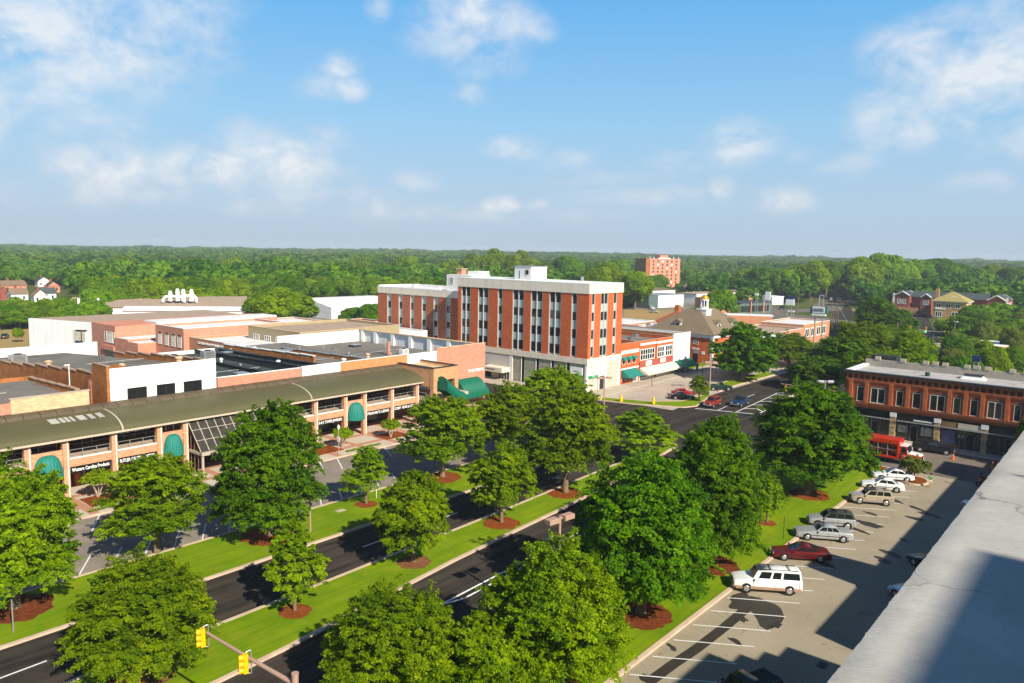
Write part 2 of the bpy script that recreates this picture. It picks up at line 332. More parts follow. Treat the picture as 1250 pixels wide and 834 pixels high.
        o = link(name, me, parent, off)
        if parent is None and origin is not None: o.location = off
        if parent is not None: ORG[o.name] = off
        if bevel:
            bv = o.modifiers.new("bevel", 'BEVEL'); bv.width = bevel; bv.segments = 2; bv.limit_method = 'ANGLE'
        return o
def text_obj(name, s, size, mt, parent, loc, rot, depth=0.03, width=None, bold=0.0):
    """lettering turned to mesh; loc in world, origin at the centre of the line"""
    cu = bpy.data.curves.new(name, 'FONT'); cu.body = s; cu.size = size; cu.extrude = depth; cu.align_x = 'CENTER'; cu.align_y = 'CENTER'; cu.offset = bold; cu.resolution_u = 2
    t = bpy.data.objects.new(name, cu); COL.objects.link(t)
    dg = bpy.context.evaluated_depsgraph_get(); dg.update(); me = bpy.data.meshes.new_from_object(t.evaluated_get(dg)); bpy.data.objects.remove(t)
    me.materials.clear(); me.materials.append(MT(mt))
    if width:
        xs = [v.co.x for v in me.vertices]; k = width / max(1e-6, max(xs) - min(xs))
        for v in me.vertices: v.co.x *= k
    me.transform(Matrix.Rotation(rot[2], 4, 'Z') @ Matrix.Rotation(rot[0], 4, 'X'))
    off = ORG[parent.name] if parent is not None else (0, 0, 0)
    me.transform(Matrix.Translation(Vector(loc) - Vector(off)))
    o = link(name, me, parent, off); return o
ROT_NEGY = (R(90), 0, 0)          # reads from -Y side
ROT_NEGX = (R(90), 0, R(-90))     # reads from -X side
# ------------------------------------------------------------------ ground materials
def ground_mat(name, build):
    m = bpy.data.materials.new(name); m.use_nodes = True; t = m.node_tree; t.nodes.clear()
    o = NN(t, "ShaderNodeOutputMaterial"); b = NN(t, "ShaderNodeBsdfPrincipled", i_Roughness=0.9); b.inputs["Specular IOR Level"].default_value = 0.05
    t.links.new(b.outputs[0], o.inputs[0]); c = NN(t, "ShaderNodeTexCoord"); build(t, b, c.outputs["Object"]); return m
def nz(t, src, scale, detail=5, rough=0.6, dist=0.0, stops=((0.3, 0.0), (0.7, 1.0)), stretch=None):
    l = t.links.new
    if stretch:
        mp = NN(t, "ShaderNodeMapping"); mp.inputs["Scale"].default_value = stretch; l(src, mp.inputs[0]); src = mp.outputs[0]
    n = NN(t, "ShaderNodeTexNoise", i_Scale=scale, i_Detail=float(detail), i_Roughness=rough, i_Distortion=dist); l(src, n.inputs["Vector"])
    r = ramp(t, list(stops)); l(n.outputs[0], r.inputs[0]); return r.outputs[0]
def mixc_(t, fac, a, b, mode='MIX'):
    x = NN(t, "ShaderNodeMixRGB", blend_type=mode); l = t.links.new
    for i, q in enumerate((fac, a, b)):
        if hasattr(q, 'is_linked'): l(q, x.inputs[i])
        elif isinstance(q, (int, float)): x.inputs[i].default_value = q if i == 0 else (q, q, q, 1)
        else: x.inputs[i].default_value = (*q, 1)
    return x.outputs[0]
def _grass(t, b, s):
    c = mixc_(t, nz(t, s, 0.22, 4, stops=((0.35, 0), (0.65, 1))), (0.13, 0.25, 0.0015), (0.23, 0.325, 0.003))
    c = mixc_(t, nz(t, s, 0.9, 6, 0.7, stops=((0.45, 0), (0.8, 0.85))), c, (0.28, 0.29, 0.02))
    c = mixc_(t, nz(t, s, 2.6, 5, 0.7, stops=((0.6, 0), (0.72, 0.6))), c, (0.1, 0.17, 0.006))
    c = mixc_(t, nz(t, s, 1.0, 3, stretch=(0.15, 2.2, 1), stops=((0.4, 0), (0.7, 0.6))), c, (0.1, 0.19, 0.003))
    c = mixc_(t, nz(t, s, 0.55, 7, 0.75, stops=((0.68, 0), (0.76, 0.7))), c, (0.25, 0.17, 0.07))
    c = mixc_(t, 1.0, c, nz(t, s, 30, 3, stops=((0.3, 0.65), (0.7, 1.2))), 'MULTIPLY')
    t.links.new(c, b.inputs["Base Color"])
    n = NN(t, "ShaderNodeTexNoise", i_Scale=25.0, i_Detail=4.0); t.links.new(s, n.inputs["Vector"]); bp = NN(t, "ShaderNodeBump", i_Strength=0.7, i_Distance=0.06); t.links.new(n.outputs[0], bp.inputs["Height"]); t.links.new(bp.outputs[0], b.inputs["Normal"])
def _asph(t, b, s):       # new dark asphalt with wheel tracks
    c = mixc_(t, nz(t, s, 0.35, 5, stops=((0.35, 0), (0.65, 1))), (0.024, 0.02, 0.0165), (0.048, 0.039, 0.031))
    c = mixc_(t, nz(t, s, 1.0, 3, stretch=(0.03, 1.3, 1), stops=((0.42, 0), (0.62, 0.8))), c, (0.07, 0.057, 0.045))
    c = mixc_(t, 1.0, c, nz(t, s, 18, 3, stops=((0.3, 0.8), (0.7, 1.2))), 'MULTIPLY')
    t.links.new(c, b.inputs["Base Color"])
def _lot(t, b, s):        # worn tan asphalt, cracks and oil
    c = mixc_(t, nz(t, s, 0.16, 5, stops=((0.3, 0), (0.7, 1))), (0.29, 0.25, 0.175), (0.38, 0.325, 0.235))
    c = mixc_(t, nz(t, s, 6, 5, 0.7, stops=((0.3, 0.0), (0.7, 0.3))), c, (0.23, 0.18, 0.13))
    v = NN(t, "ShaderNodeTexVoronoi", feature='DISTANCE_TO_EDGE', i_Scale=0.24)
    mp = NN(t, "ShaderNodeTexNoise", i_Scale=0.8, i_Detail=5.0); t.links.new(s, mp.inputs["Vector"])
    ad = NN(t, "ShaderNodeMixRGB", blend_type='ADD', i_0=1.0); t.links.new(s, ad.inputs[1]); t.links.new(mp.outputs[1], ad.inputs[2]); t.links.new(ad.outputs[0], v.inputs["Vector"])
    r = ramp(t, [(0.0, 1.0), (0.007, 0.0)]); t.links.new(v.outputs[0], r.inputs[0])
    msk = mixc_(t, 1.0, r.outputs[0], nz(t, s, 0.3, 2, stops=((0.45, 0), (0.58, 0.7))), 'MULTIPLY')
    c = mixc_(t, msk, c, (0.07, 0.055, 0.04))
    c = mixc_(t, nz(t, s, 0.55, 6, 0.55, stops=((0.66, 0), (0.7, 0.55))), c, (0.1, 0.075, 0.05))
    t.links.new(c, b.inputs["Base Color"])
def _street(t, b, s):
    c = mixc_(t, nz(t, s, 0.12, 6, stops=((0.35, 0), (0.65, 1))), (0.13, 0.11, 0.09), (0.2, 0.165, 0.135))
    c = mixc_(t, 1.0, c, nz(t, s, 9, 4, stops=((0.3, 0.85), (0.7, 1.15))), 'MULTIPLY')
    t.links.new(c, b.inputs["Base Color"])
def _plot(t, b, s):       # pale concrete parking
    c = mixc_(t, nz(t, s, 0.12, 6, stops=((0.35, 0), (0.65, 1))), (0.36, 0.3, 0.24), (0.48, 0.4, 0.32))
    c = mixc_(t, nz(t, s, 0.6, 5, stops=((0.62, 0), (0.68, 0.5))), c, (0.2, 0.16, 0.12))
    t.links.new(c, b.inputs["Base Color"])
def _earth(t, b, s):      # town ground: yards, verges, bare earth
    c = mixc_(t, nz(t, s, 0.012, 6, stops=((0.4, 0), (0.6, 1))), (0.06, 0.1, 0.012), (0.1, 0.12, 0.03))
    c = mixc_(t, nz(t, s, 0.03, 5, stops=((0.62, 0), (0.7, 1))), c, (0.3, 0.2, 0.1))
    t.links.new(c, b.inputs["Base Color"])
def _field(t, b, s):
    c = mixc_(t, nz(t, s, 0.05, 6, stops=((0.35, 0), (0.65, 1)), stretch=(1, 0.3, 1)), (0.42, 0.24, 0.1), (0.3, 0.24, 0.09))
    c = mixc_(t, nz(t, s, 0.4, 5, stops=((0.5, 0), (0.7, 0.6))), c, (0.2, 0.22, 0.05))
    t.links.new(c, b.inputs["Base Color"])
def _paver(t, b, s):      # pink brick bands in tan concrete
    l = t.links.new; c = mixc_(t, nz(t, s, 0.5, 5), (0.47, 0.4, 0.31), (0.55, 0.48, 0.38))
    br = NN(t, "ShaderNodeTexBrick", i_Scale=1.0, offset=0.0); br.inputs["Brick Width"].default_value = 5.2; br.inputs["Row Height"].default_value = 4.4; br.inputs["Mortar Size"].default_value = 0.5; br.inputs["Mortar Smooth"].default_value = 0.0
    mp = NN(t, "ShaderNodeMapping"); mp.inputs["Location"].default_value = (0.2, 3.0, 0); l(s, mp.inputs[0]); l(mp.outputs[0], br.inputs["Vector"])
    c = mixc_(t, br.outputs[1], c, (0.45, 0.22, 0.14)); l(c, b.inputs["Base Color"])
GM = {k: ground_mat(n, f) for k, n, f in (("grass", "lawn_grass", _grass), ("asph", "dark_asphalt", _asph), ("lot", "worn_lot_asphalt", _lot), ("street", "street_asphalt", _street), ("plot", "pale_concrete_paving", _plot), ("earth", "town_earth", _earth), ("field", "dry_field", _field), ("paver", "paved_sidewalk", _paver))}
def struct(name, mb, m, **kw): return tag(mb.build(name, m, **kw), kind='structure')
# ------------------------------------------------------------------ terrain: flat town, low ridges farther out
def terrain(x, y):
    r = math.hypot(x, y); t = min(1.0, max(0.0, (r - 620) / 1900)); t = t * t * (3 - 2 * t)
    a = math.degrees(math.atan2(y, x)); left = 0.5 + 0.5 * math.tanh((a - 50) / 12)
    return t * (14 - 9 * left) + t * 3 * math.sin(x * 0.0021 + 1.3) * math.cos(y * 0.0017)
g = MB(); ths = [R(a) for a in range(-30, 126, 3)]; rads = [0.1, 15, 300, 620, 700, 800, 950, 1150, 1400, 1700, 2000, 2400, 3000, 4000, 6000, 9000]
g.v = [(r * math.cos(a), r * math.sin(a), terrain(r * math.cos(a), r * math.sin(a)) - 0.06) for r in rads for a in ths]
for i in range(len(rads) - 1):
    for j in range(len(ths) - 1):
        a = i * len(ths) + j; g.f.append((a, a + len(ths), a + len(ths) + 1, a + 1)); g.mi.append(0)
struct("ground", g, GM["earth"], smooth=True)
# ------------------------------------------------------------------ avenue and streets (sheets 4 mm apart)
AVL = [(-40, 58.6), (20, 58.6), (66, 58.9), (100, 60), (109, 61)]
road = MB()
road.sheet([(-40, 35.5), (112, 36.5), (112, 62), (100, 60.2), (66, 59), (20, 58.7), (-40, 58.7)], 0.0)
# junction
road.sheet([(104, 36.5), (104, 68), (107, 90), (107, 240), (123.5, 240), (123.5, 85), (127, 66), (130, 66), (130, 36.5)], 0.004)
# carriageways beyond the junction, bending with the valley
Lc = [(128, 57), (172, 60.5), (232, 70), (287, 82), (340, 97), (420, 124), (520, 158)]
Rc = [(128, 43.5), (172, 42), (232, 47), (262, 52), (329, 68), (433, 92)]
road.strip(Lc, 12, 0.008); road.strip(Rc, 11.5, 0.008)
road.sheet([(120, 36.5), (180, 34), (180, 67), (127, 66)], 0.006)
struct("avenue", road, GM["asph"])
cs = MB(); cs.sheet([(108, -60), (125, -60), (125, 37), (110.5, 37)], -0.004)
cs.sheet([(252, -60), (262, -60), (252, 75), (240, 75)], 0.012)          # side street farther out
cs.sheet([(322, 60), (338, 60), (410, 190), (395, 200)], 0.016); cs.sheet([(300, 120), (310, 110), (470, 180), (465, 200)], 0.012)
cs.strip([(380, 150), (430, 135), (520, 160), (640, 215)], 16, 0.02)
cs.strip([(433, 92), (470, 80), (520, 40)], 9, 0.014)
struct("cross_street", cs, GM["street"])
lot = MB(); lot.sheet([(-40, -30), (110.4, -30), (110.4, 24.8), (-40, 24.8)], -0.012); struct("parking_lot", lot, GM["lot"])
fl = MB(); fl.sheet([(-40, 67.2), (104, 67.2), (104, 81.8), (-40, 81.8)], -0.008); struct("frontage_road", fl, ground_mat("frontage_asphalt", lambda t, b, s: t.links.new(mixc_(t, nz(t, s, 0.4, 6), (0.2, 0.168, 0.135), (0.3, 0.25, 0.2)), b.inputs["Base Color"])))
sl = MB(); sl.sheet([(123, 64.5), (143, 66.2), (200, 66.2), (235, 76), (235, 82), (123, 82)], 0.012); struct("shop_parking", sl, GM["plot"])
# a pale block floor under the town blocks behind
tb = MB(); tb.sheet([(-40, 95), (107, 95), (107, 240), (-40, 240)], -0.016); tb.sheet([(123.5, 85), (240, 85), (330, 110), (420, 190), (380, 300), (123.5, 260)], -0.014)
tb.sheet([(128, -60), (250, -60), (240, 30), (128, 12)], -0.02)
struct("block_paving", tb, ground_mat("block_floor", lambda t, b, s: t.links.new(mixc_(t, nz(t, s, 0.06, 6), (0.13, 0.12, 0.1), (0.3, 0.27, 0.22)), b.inputs["Base Color"])))
fd = MB(); fd.sheet([(30, 236), (78, 228), (150, 236), (140, 262), (94, 320), (20, 320)], 0.0); struct("dirt_field", fd, GM["field"])
fd = MB(); fd.sheet([G(830, 384), G(780, 396), G(760, 398), G(762, 378), G(830, 378)], 0.0); fd.sheet([(430, 128), (520, 120), (500, 95), (440, 100)], 0.0); struct("dry_verge", fd, GM["field"])
# raised lawns with concrete kerbs
def lawn(name, pts, edges=True, h=0.13, m=None):
    b = MB(); b.prism(pts, -0.1, h); struct(name, b, m or GM["grass"])
    if edges: kerb(pts + [pts[0]], h)
def kerb(path, h=0.13, w=0.34):
    kb = MB(); kb.strip(path, w, -0.1, h + 0.14); struct("kerb", kb, "kerbc")
M["kerbc"] = lambda: mat("kerb_concrete", (0.56, 0.42, 0.31), 0.9, var=0.2, vscale=0.7)
medL = [(-40, 50.5), (29.6, 50.8), (37.5, 51.0), (61.6, 51.7), (85, 52.6), (99, 53.2)]
medR = [(99, 51.3), (85, 49.2), (66.4, 47.4), (56, 46.8), (47.3, 46.2), (28.5, 44.2), (10, 43), (-40, 42.5)]
lawn("median_lawn", medL + [(101, 52.6)] + medR)
lawn("avenue_lawn", [(-40, 58.8), (20, 58.8), (66, 59.1), (94, 60.1), (99, 62.5), (97, 66.6), (90, 67.1), (-40, 67.1)])
lawn("parking_lawn", [(-40, 24.9), (104.5, 24.9), (107.5, 22.8), (109.3, 24), (109.8, 30), (108, 34.5), (104, 36), (60, 35.6), (-40, 35.4)])
lawn("corner_lawn", [(121, 79.5), (122.5, 72.5), (126.5, 64.2), (129.5, 63.0), (143, 66.2), (139, 67.2), (131.5, 67.2), (127, 71.5), (124, 80)])
lawn("far_median_lawn", [(152, 54), (162, 52.5), (230, 56), (300, 70), (345, 84), (300, 76), (230, 63.5), (175, 55.6)])
lawn("kerb_island", [(147, 66.8), (158, 67.3), (178, 67), (184, 68.5), (178, 70.5), (158, 71)])
lawn("post_office_lawn", [(172, 84), (172, 88.5), (182.5, 88.5), (182.5, 84)], False)
lawn("roadside_lawn", [(180, 30), (236, 38), (262, 43), (330, 59), (440, 84), (470, 60), (300, 20), (200, 10)], False)
# sidewalks
sw = MB(); sw.prism([(-40, 81.8), (101, 81.8), (104, 84), (105.9, 88), (106, 95), (-40, 95)], -0.1, 0.14); struct("sidewalk", sw, GM["paver"]); kerb([(-40, 81.8), (101, 81.8), (104, 84), (106, 88), (106, 128)], 0.13)
sw = MB(); sw.prism([(120.5, 79.7), (123, 80.8), (172, 82), (196, 84), (196, 85.5), (126, 85.5), (126, 122), (119.5, 122)], -0.1, 0.14); struct("sidewalk", sw, "conc")
sw = MB(); sw.prism([(125.2, -20), (128, -20), (128, 34), (125.2, 34)], -0.1, 0.14); struct("sidewalk", sw, "conc"); kerb([(125.1, -20), (125.1, 34)], 0.13)
sw = MB(); sw.prism([(107.4, 25), (109.7, 25), (109.9, 35), (107.6, 35)], 0.0, 0.15); struct("sidewalk", sw, "mulch")
# mulch island with the small tree at the end of the parking row
isl = MB(); isl.prism([(104.9 + 1.9 * math.cos(a) + .6, 20.9 + 1.5 * math.sin(a)) for a in [i * math.pi / 9 for i in range(18)]], -0.1, 0.12); struct("planting_island", isl, "mulch"); kerb([(104.9 + 2.0 * math.cos(a) + .6, 20.9 + 1.6 * math.sin(a)) for a in [i * math.pi / 12 for i in range(25)]], 0.1, 0.26)
# ------------------------------------------------------------------ painted markings
pm = MB(); Z = 0.012
def line(a, b, w=0.12, z=Z): pm.strip([a, b], w, z)
for k in range(-6, 21):                                                    # angled bays of the right-hand lot
    u = 45.3 + 3.08 * k - 0.0
    if u < 100: line((u, 24.45), (u + 3.05, 19.6), 0.11, -0.006)
for k in range(-8, 15):
    u = 28.7 + 2.75 * k; line((u + 2.5, 81.6), (u, 77.2), 0.13, -0.003)
for k in range(-8, 14): line((24 + 2.75 * k, 67.6), (26.4 + 2.75 * k, 71.4), 0.12, -0.003)
for u in range(-36, 98, 10): line((u + 0.2, 54.6 + u * 0.006), (u + 3.2, 54.7 + u * 0.006), 0.16)
for a, b in (((40.7, 41.0), (75, 42.6)), ((43, 40.4), (75, 41.9)), ((40.7, 41.0), (42.9, 40.4)), ((80, 43.2), (101, 49.2)), ((82, 42.6), (101, 48.4))): line(a, b, 0.2)
line((127.6, 62.3), (131.8, 49.0), 0.35); line((131.9, 48.4), (133, 38), 0.35); line((129.1, 58.5), (136.5, 59.3), 0.16); line((140, 59.6), (150, 60.2), 0.16)
line((129.8, 55.4), (155, 57.3), 0.2); line((155, 57.3), (160, 53.2), 0.2); line((131, 51.9), (160, 53.2), 0.2)
for k in range(5): u = 134 + 4.6 * k; line((u, 55.7 + k * .3), (u + 1.8, 54.0 + k * .2), 0.3); line((u + 1.8, 54.0 + k * .2), (u, 52.1 + k * .1), 0.3)
for k in range(14): line((124.8 + k * 2.7, 81.4), (126.5 + k * 2.7, 77.0), 0.12, 0.02)
for P_, w in ((Lc, 0), (Rc, 0)):
    for i in range(1, len(P_) - 1):
        a = Vector(P_[i]); b = Vector(P_[i + 1]); n = int((b - a).length / 12)
        for k in range(n): p = a.lerp(b, k / n); q = a.lerp(b, (k + .3) / n); line(p, q, 0.2, 0.024)
line((220, 68.2), (292, 83.2), 0.25, 0.024)
struct("road_markings", pm, "paint")
# oil and water stains in the bays are in the asphalt; long wet streak where the lot drains
ws = MB()
def blob(cx, cy, rx, ry, ang=0, z=-0.0085, n=22, seed=0):
    rr = random.Random(seed); pts = []
    ph = [rr.uniform(0, 6.28) for _ in range(4)]
    for i in range(n):
        a = 6.2832 * i / n; k = 1 + .22 * math.sin(2 * a + ph[0]) + .15 * math.sin(3 * a + ph[1]) + .1 * math.sin(5 * a + ph[2]) + rr.uniform(-.06, .06)
        x, y = rx * k * math.cos(a), ry * k * math.sin(a); pts.append((cx + x * math.cos(ang) - y * math.sin(ang), cy + x * math.sin(ang) + y * math.cos(ang)))
    ws.sheet(pts, z)
ws.strip([G(790, 834), G(820, 812), G(850, 792), G(885, 765), G(905, 748), G(915, 740)], 0.85, -0.0095)
blob(*G(935, 747), 2.2, 1.5, 0.4, seed=1); blob(*G(905, 735), 1.6, 1.0, seed=2, z=-0.0075)
for i, (px, py, a, b) in enumerate(((787, 828, .55, .3), (898, 783, .8, .22), (820, 790, .5, .25), (1088, 676, 1.0, .6), (1078, 684, .9, .5), (1103, 659, .5, .25), (1047, 716, .25, .15), (1060, 596, .9, .5), (1120, 621, 1.0, .45), (1134, 628, 1.1, .6), (1117, 633, .9, .5), (1075, 605, 1.3, .7), (1095, 612, .8, .4), (990, 668, 1.2, .6), (955, 672, 1.1, .5), (1010, 690, .8, .4), (1050, 648, .9, .4), (1061, 640, 1.4, .7), (1063, 627, .9, .3), (1034, 628, 1.0, .5), (940, 700, 1.4, .6), (905, 755, .7, .3))):
    blob(*G(px, py), a, b, 1.1, z=-0.0065 + 0.0002 * i, seed=i + 5)
struct("oil_stains", ws, mat("oil_stain", (0.04, 0.033, 0.024), 0.6, var=0.35, vscale=1.2))
for px, py in ((948, 763), (1004, 812)):
    d = MB(); x, y = G(px, py); d.box(x - .45, x + .45, y - .3, y + .3, -0.011, 0.0)
    for k in range(5): d.box(x - .4, x + .4, y - .25 + k * .11, y - .2 + k * .11, 0.0, 0.02)
    tag(d.build("drain_grate", "darkmetal", origin=(x, y, 0)), "rusty iron drain grate in the parking lot " + ("beside the wet streak" if px < 1000 else "out in the open lane"), "drain")
for k, (u0, u1, v0, v1) in enumerate(((31.6, 35.6, 84.2, 87.9), (60.2, 64.6, 84.2, 87.6), (72.4, 77, 84.2, 87.4))):
    b = MB(); b.prism([(u0, v0), (u1, v0), (u1, v1), (u0, v1)], 0.1, 0.19); struct("mulch_bed", b, "mulch")
# ------------------------------------------------------------------ building helpers
def bx(*a): return MB().box(*a)
def window_x(par, at, y0, y1, z0, z1, nx=2, nz=1, fr="white", gl="glass", w=0.07, name='window', sill=True):
    """window on a wall plane x=at that faces -X: frame > pane"""
    f = MB(); y0, y1 = sorted((y0, y1)); t = 0.09
    f.box(at - t, at, y0 - w, y0, z0, z1); f.box(at - t, at, y1, y1 + w, z0, z1); f.box(at - t, at, y0 - w, y1 + w, z1, z1 + w); f.box(at - t - (.06 if sill else 0), at, y0 - w, y1 + w, z0 - w, z0)
    for i in range(1, nx): y = y0 + (y1 - y0) * i / nx; f.box(at - t, at, y - w / 2, y + w / 2, z0, z1)
    for i in range(1, nz): z = z0 + (z1 - z0) * i / nz; f.box(at - t * .8, at, y0, y1, z - w / 3, z + w / 3)
    o = f.build(name, fr, par); bx(at - 0.03, at - 0.005, y0, y1, z0, z1).build('pane', gl, o); return o
def window_y(par, at, x0, x1, z0, z1, nx=2, nz=1, fr="white", gl="glass", w=0.07, name='window', sill=True):
    f = MB(); x0, x1 = sorted((x0, x1)); t = 0.09
    f.box(x0 - w, x0, at - t, at, z0, z1); f.box(x1, x1 + w, at - t, at, z0, z1); f.box(x0 - w, x1 + w, at - t, at, z1, z1 + w); f.box(x0 - w, x1 + w, at - t - (.06 if sill else 0), at, z0 - w, z0)
    for i in range(1, nx): x = x0 + (x1 - x0) * i / nx; f.box(x - w / 2, x + w / 2, at - t, at, z0, z1)
    for i in range(1, nz): z = z0 + (z1 - z0) * i / nz; f.box(x0, x1, at - t * .8, at, z - w / 3, z + w / 3)
    o = f.build(name, fr, par); bx(x0, x1, at - 0.03, at - 0.005, z0, z1).build('pane', gl, o); return o
def shell(par, x0, x1, y0, y1, h, par_h=0.7, wall="brick_orange", roof="roof", cope="coping", t=0.3, front=None, side=None, rear=None, end=None):
    """four walls butted at the corners, sunken flat roof, coping on top"""
    fw = MB().box(x0, x1, y0, y0 + t, 0, h); sd = MB().box(x0, x0 + t, y0 + t, y1 - t, 0, h); rr = MB().box(x0, x1, y1 - t, y1, 0, h); ed = MB().box(x1 - t, x1, y0 + t, y1 - t, 0, h)
    mats_ = [front or wall, side or wall, rear or wall, end or wall]
    if len(set(map(str, mats_))) == 1:
        w = MB();
        for q in (fw, sd, rr, ed): w.add(q.v, q.f)
        w.build('wall', wall, par)
    else:
        for q, mm in zip((fw, sd, rr, ed), mats_): q.build('wall', mm, par)
    bx(x0 + t, x1 - t, y0 + t, y1 - t, h - par_h - 0.3, h - par_h).build('roof', roof, par)
    c = MB(); o = 0.05
    c.box(x0 - o, x1 + o, y0 - o, y0 + t + o, h, h + .09); c.box(x0 - o, x1 + o, y1 - t - o, y1 + o, h, h + .09); c.box(x0 - o, x0 + t + o, y0 + t + o, y1 - t - o, h, h + .09); c.box(x1 - t - o, x1 + o, y0 + t + o, y1 - t - o, h, h + .09)
    if cope: c.build('coping', cope, par)
def rooftop_unit(x, y, z, s=1.0, label="", group=None, mt="metal", rz=0.0):
    t = thing('air_conditioner', label, 'air conditioner', (x, y, z), rz, group)
    b = MB().box(-.7 * s, .7 * s, -.5 * s, .5 * s, .12 * s, 1.0 * s).box(-.65 * s, -.5 * s, -.5 * s, .5 * s, 0, .12 * s).box(.5 * s, .65 * s, -.5 * s, .5 * s, 0, .12 * s); b.build('casing', mt, t, world=False)
    b = MB().cyl(0, 0, 1.0 * s, 1.1 * s, .36 * s, 14); b.build('fan_guard', 'darkmetal', t, world=False)
    b = MB()
    for k in range(6): b.box(-.55 * s, .55 * s, -.51 * s, -.5 * s, (.25 + k * .12) * s, (.3 + k * .12) * s)
    b.build('grille', 'darkmetal', t, world=False); return t
def roof_vent(x, y, z, h=0.7, r=0.2, label="", group=None, mt="metal", cap=True):
    t = thing('roof_vent', label, 'vent', (x, y, z), 0, group)
    MB().cyl(0, 0, 0, h, r, 12).build('pipe', mt, t, world=False, smooth=False)
    if cap: MB().tube([(0, 0, h - .02), (0, 0, h + .12), (0, 0, h + .26)], [r * 1.5, r * 1.5, r * .4], 12).build('cap', mt, t, world=False)
    return t
# ================================================================== THE OFFICE TOWER
tw = thing('office_tower', 'tall red brick office tower with a white top band and vertical window strips', 'building', (126, 85.5, 0))
TX, TX2, TY, TY2 = 126.0, 138.6, 85.5, 121.8
bx(TX + .35, TX2 - .35, TY + .35, TY2, 6.9, 20.2).build('core_wall', 'brick_red', tw)
b = MB(); b.box(TX - .12, TX2 + .12, TY - .12, TY2 + .1, 20.0, 21.9); b.build('parapet', mat("parapet_panels", (0.76, 0.68, 0.54), 0.7, var=0.05, kind='rib', streak=0.2), tw)
bx(TX + .3, TX2 - .3, TY + .3, TY2 - .3, 21.9, 21.93).build('roof', 'roofwhite', tw)
bx(TX - .12, TX2 + .12, TY - .12, TY2 + .1, 21.93, 22.05).build('coping', 'white', tw)
# brick piers of the long face (towards -X) between the window strips
XS = [(120.8, 117.9, 2), (115.6, 112.4, 2), (109.7, 108.3, 1), (105.4, 102.2, 2), (100.4, 97.2, 2), (95.5, 92.4, 2), (89.8, 88.4, 1)]
ZR = [(17.8, 19.93), (14.4, 16.2), (10.75, 12.65), (7.15, 9.2)]
ed = [TY2] + [v for s in XS for v in s[:2]] + [TY + .35]
for i in range(0, len(ed), 2): bx(TX, TX + .35, ed[i + 1], ed[i], 6.9, 20.0).build('brick_pier', 'brick_red', tw)
YS = [(127.0, 128.2, 1), (130.3, 133.0, 2), (135.1, 136.4, 1)]
ed = [TX] + [v for s in YS for v in s[:2]] + [TX2]
for i in range(0, len(ed), 2): bx(ed[i], ed[i + 1], TY, TY + .35, 6.9, 20.0).build('brick_pier', 'brick_red', tw)
def strip(par, axis, at, a0, a1, n, rows, ztop, zbot):
    a0, a1 = sorted((a0, a1))
    def B(p0, p1, q0, q1, z0, z1): return (p0, p1, q0, q1, z0, z1) if axis == 'x' else (q0, q1, p0, p1, z0, z1)
    f = MB(); w = .16
    for k in range(n + 1):
        c = a0 + (a1 - a0) * k / n; c = min(max(c, a0 + w / 2), a1 - w / 2); f.box(*B(at + .05, at + .32, c - w / 2, c + w / 2, zbot, ztop))
    for z0, z1 in rows: f.box(*B(at + .2, at + .3, a0 + w, a1 - w, z0 - .05, z0 + .06))
    o = f.build('window_strip', 'alu', par)
    g_ = MB()
    for z0, z1 in rows: g_.box(*B(at + .24, at + .28, a0 + .02, a1 - .02, z0 + .06, z1))
    g_.build('glazing', 'glass', o)
    s_ = MB(); zz = [ztop] + [v for r in rows for v in (r[1], r[0])] + [zbot]
    for i in range(0, len(zz), 2):
        if zz[i] - zz[i + 1] > .1: s_.box(*B(at + .2, at + .26, a0 + .02, a1 - .02, zz[i + 1] + .005, zz[i] - .055))
    if s_.v: s_.build('spandrel', 'spandrel', o)
for a, b_, n in XS: strip(tw, 'x', TX, a, b_, n, ZR, 20.0, 7.0)
for a, b_, n in YS: strip(tw, 'y', TY, a, b_, n, ZR, 20.0, 7.0)
b = MB(); b.box(TX - .15, TX + .5, TY - .15, TY2 + 2.2, 5.75, 6.9); b.box(TX + .5, TX2 + .15, TY - .15, TY + .5, 5.75, 6.9); b.build('belt_course', 'beige', tw)
bx(TX + .5, TX2, TY + .5, TY2, 0, 6.9).build('ground_floor_wall', 'dark', tw)
b = MB(); b.box(TX, TX + .5, 111.4, TY2 + 2, 2.9, 5.75); b.box(TX, TX + .5, 110.0, TY2 + 2, 0, .12); b.build('pale_panel_wall', mat("pink_white_panels", (0.72, 0.66, 0.6), 0.7, var=0.05, kind='rib'), tw)
bx(TX - .05, TX + .5, 105.1, 106.0, 0, 5.75).build('white_pier', 'white', tw)
bx(TX, TX + .5, 106.0, 111.4, 2.9, 5.75).build('pale_panel_wall', MATS["pink_white_panels"], tw)
for y1, y0 in ((105.1, 102.8), (101.9, 98.8), (97.9, 94.7), (93.9, 90.8), (89.9, 86.0)): bx(TX + .1, TX + .5, y0, y1, 0, 5.75).build('stone_panel', 'stone', tw)
for y in (102.1, 98.1, 94.1, 90.1): bx(TX + .02, TX + .14, y - .06 + .55, y + .06 + .55, 0, 5.75).build('mullion', 'white', tw)
bx(TX - .05, TX + .5, TY, 86.0, 0, 5.75).build('corner_pier', 'white', tw)
bx(TX - 2.6, TX + .1, 105.9, 111.9, 1.95, 2.95).build('entrance_canopy', 'beige', tw)
bx(TX - .02, TX + .3, 109.2, 111.2, 0.14, 1.95).build('stone_panel', 'stone_light', tw)
b = MB(); [b.box(TX - .06, TX + .02, y, y + .08, 0.14, 1.95) for y in (106.6, 107.4, 108.2, 109.0)]; d = b.build('entrance_door', 'alu', tw); bx(TX + .03, TX + .06, 106.6, 109.1, .14, 1.95).build('pane', 'glass', d)
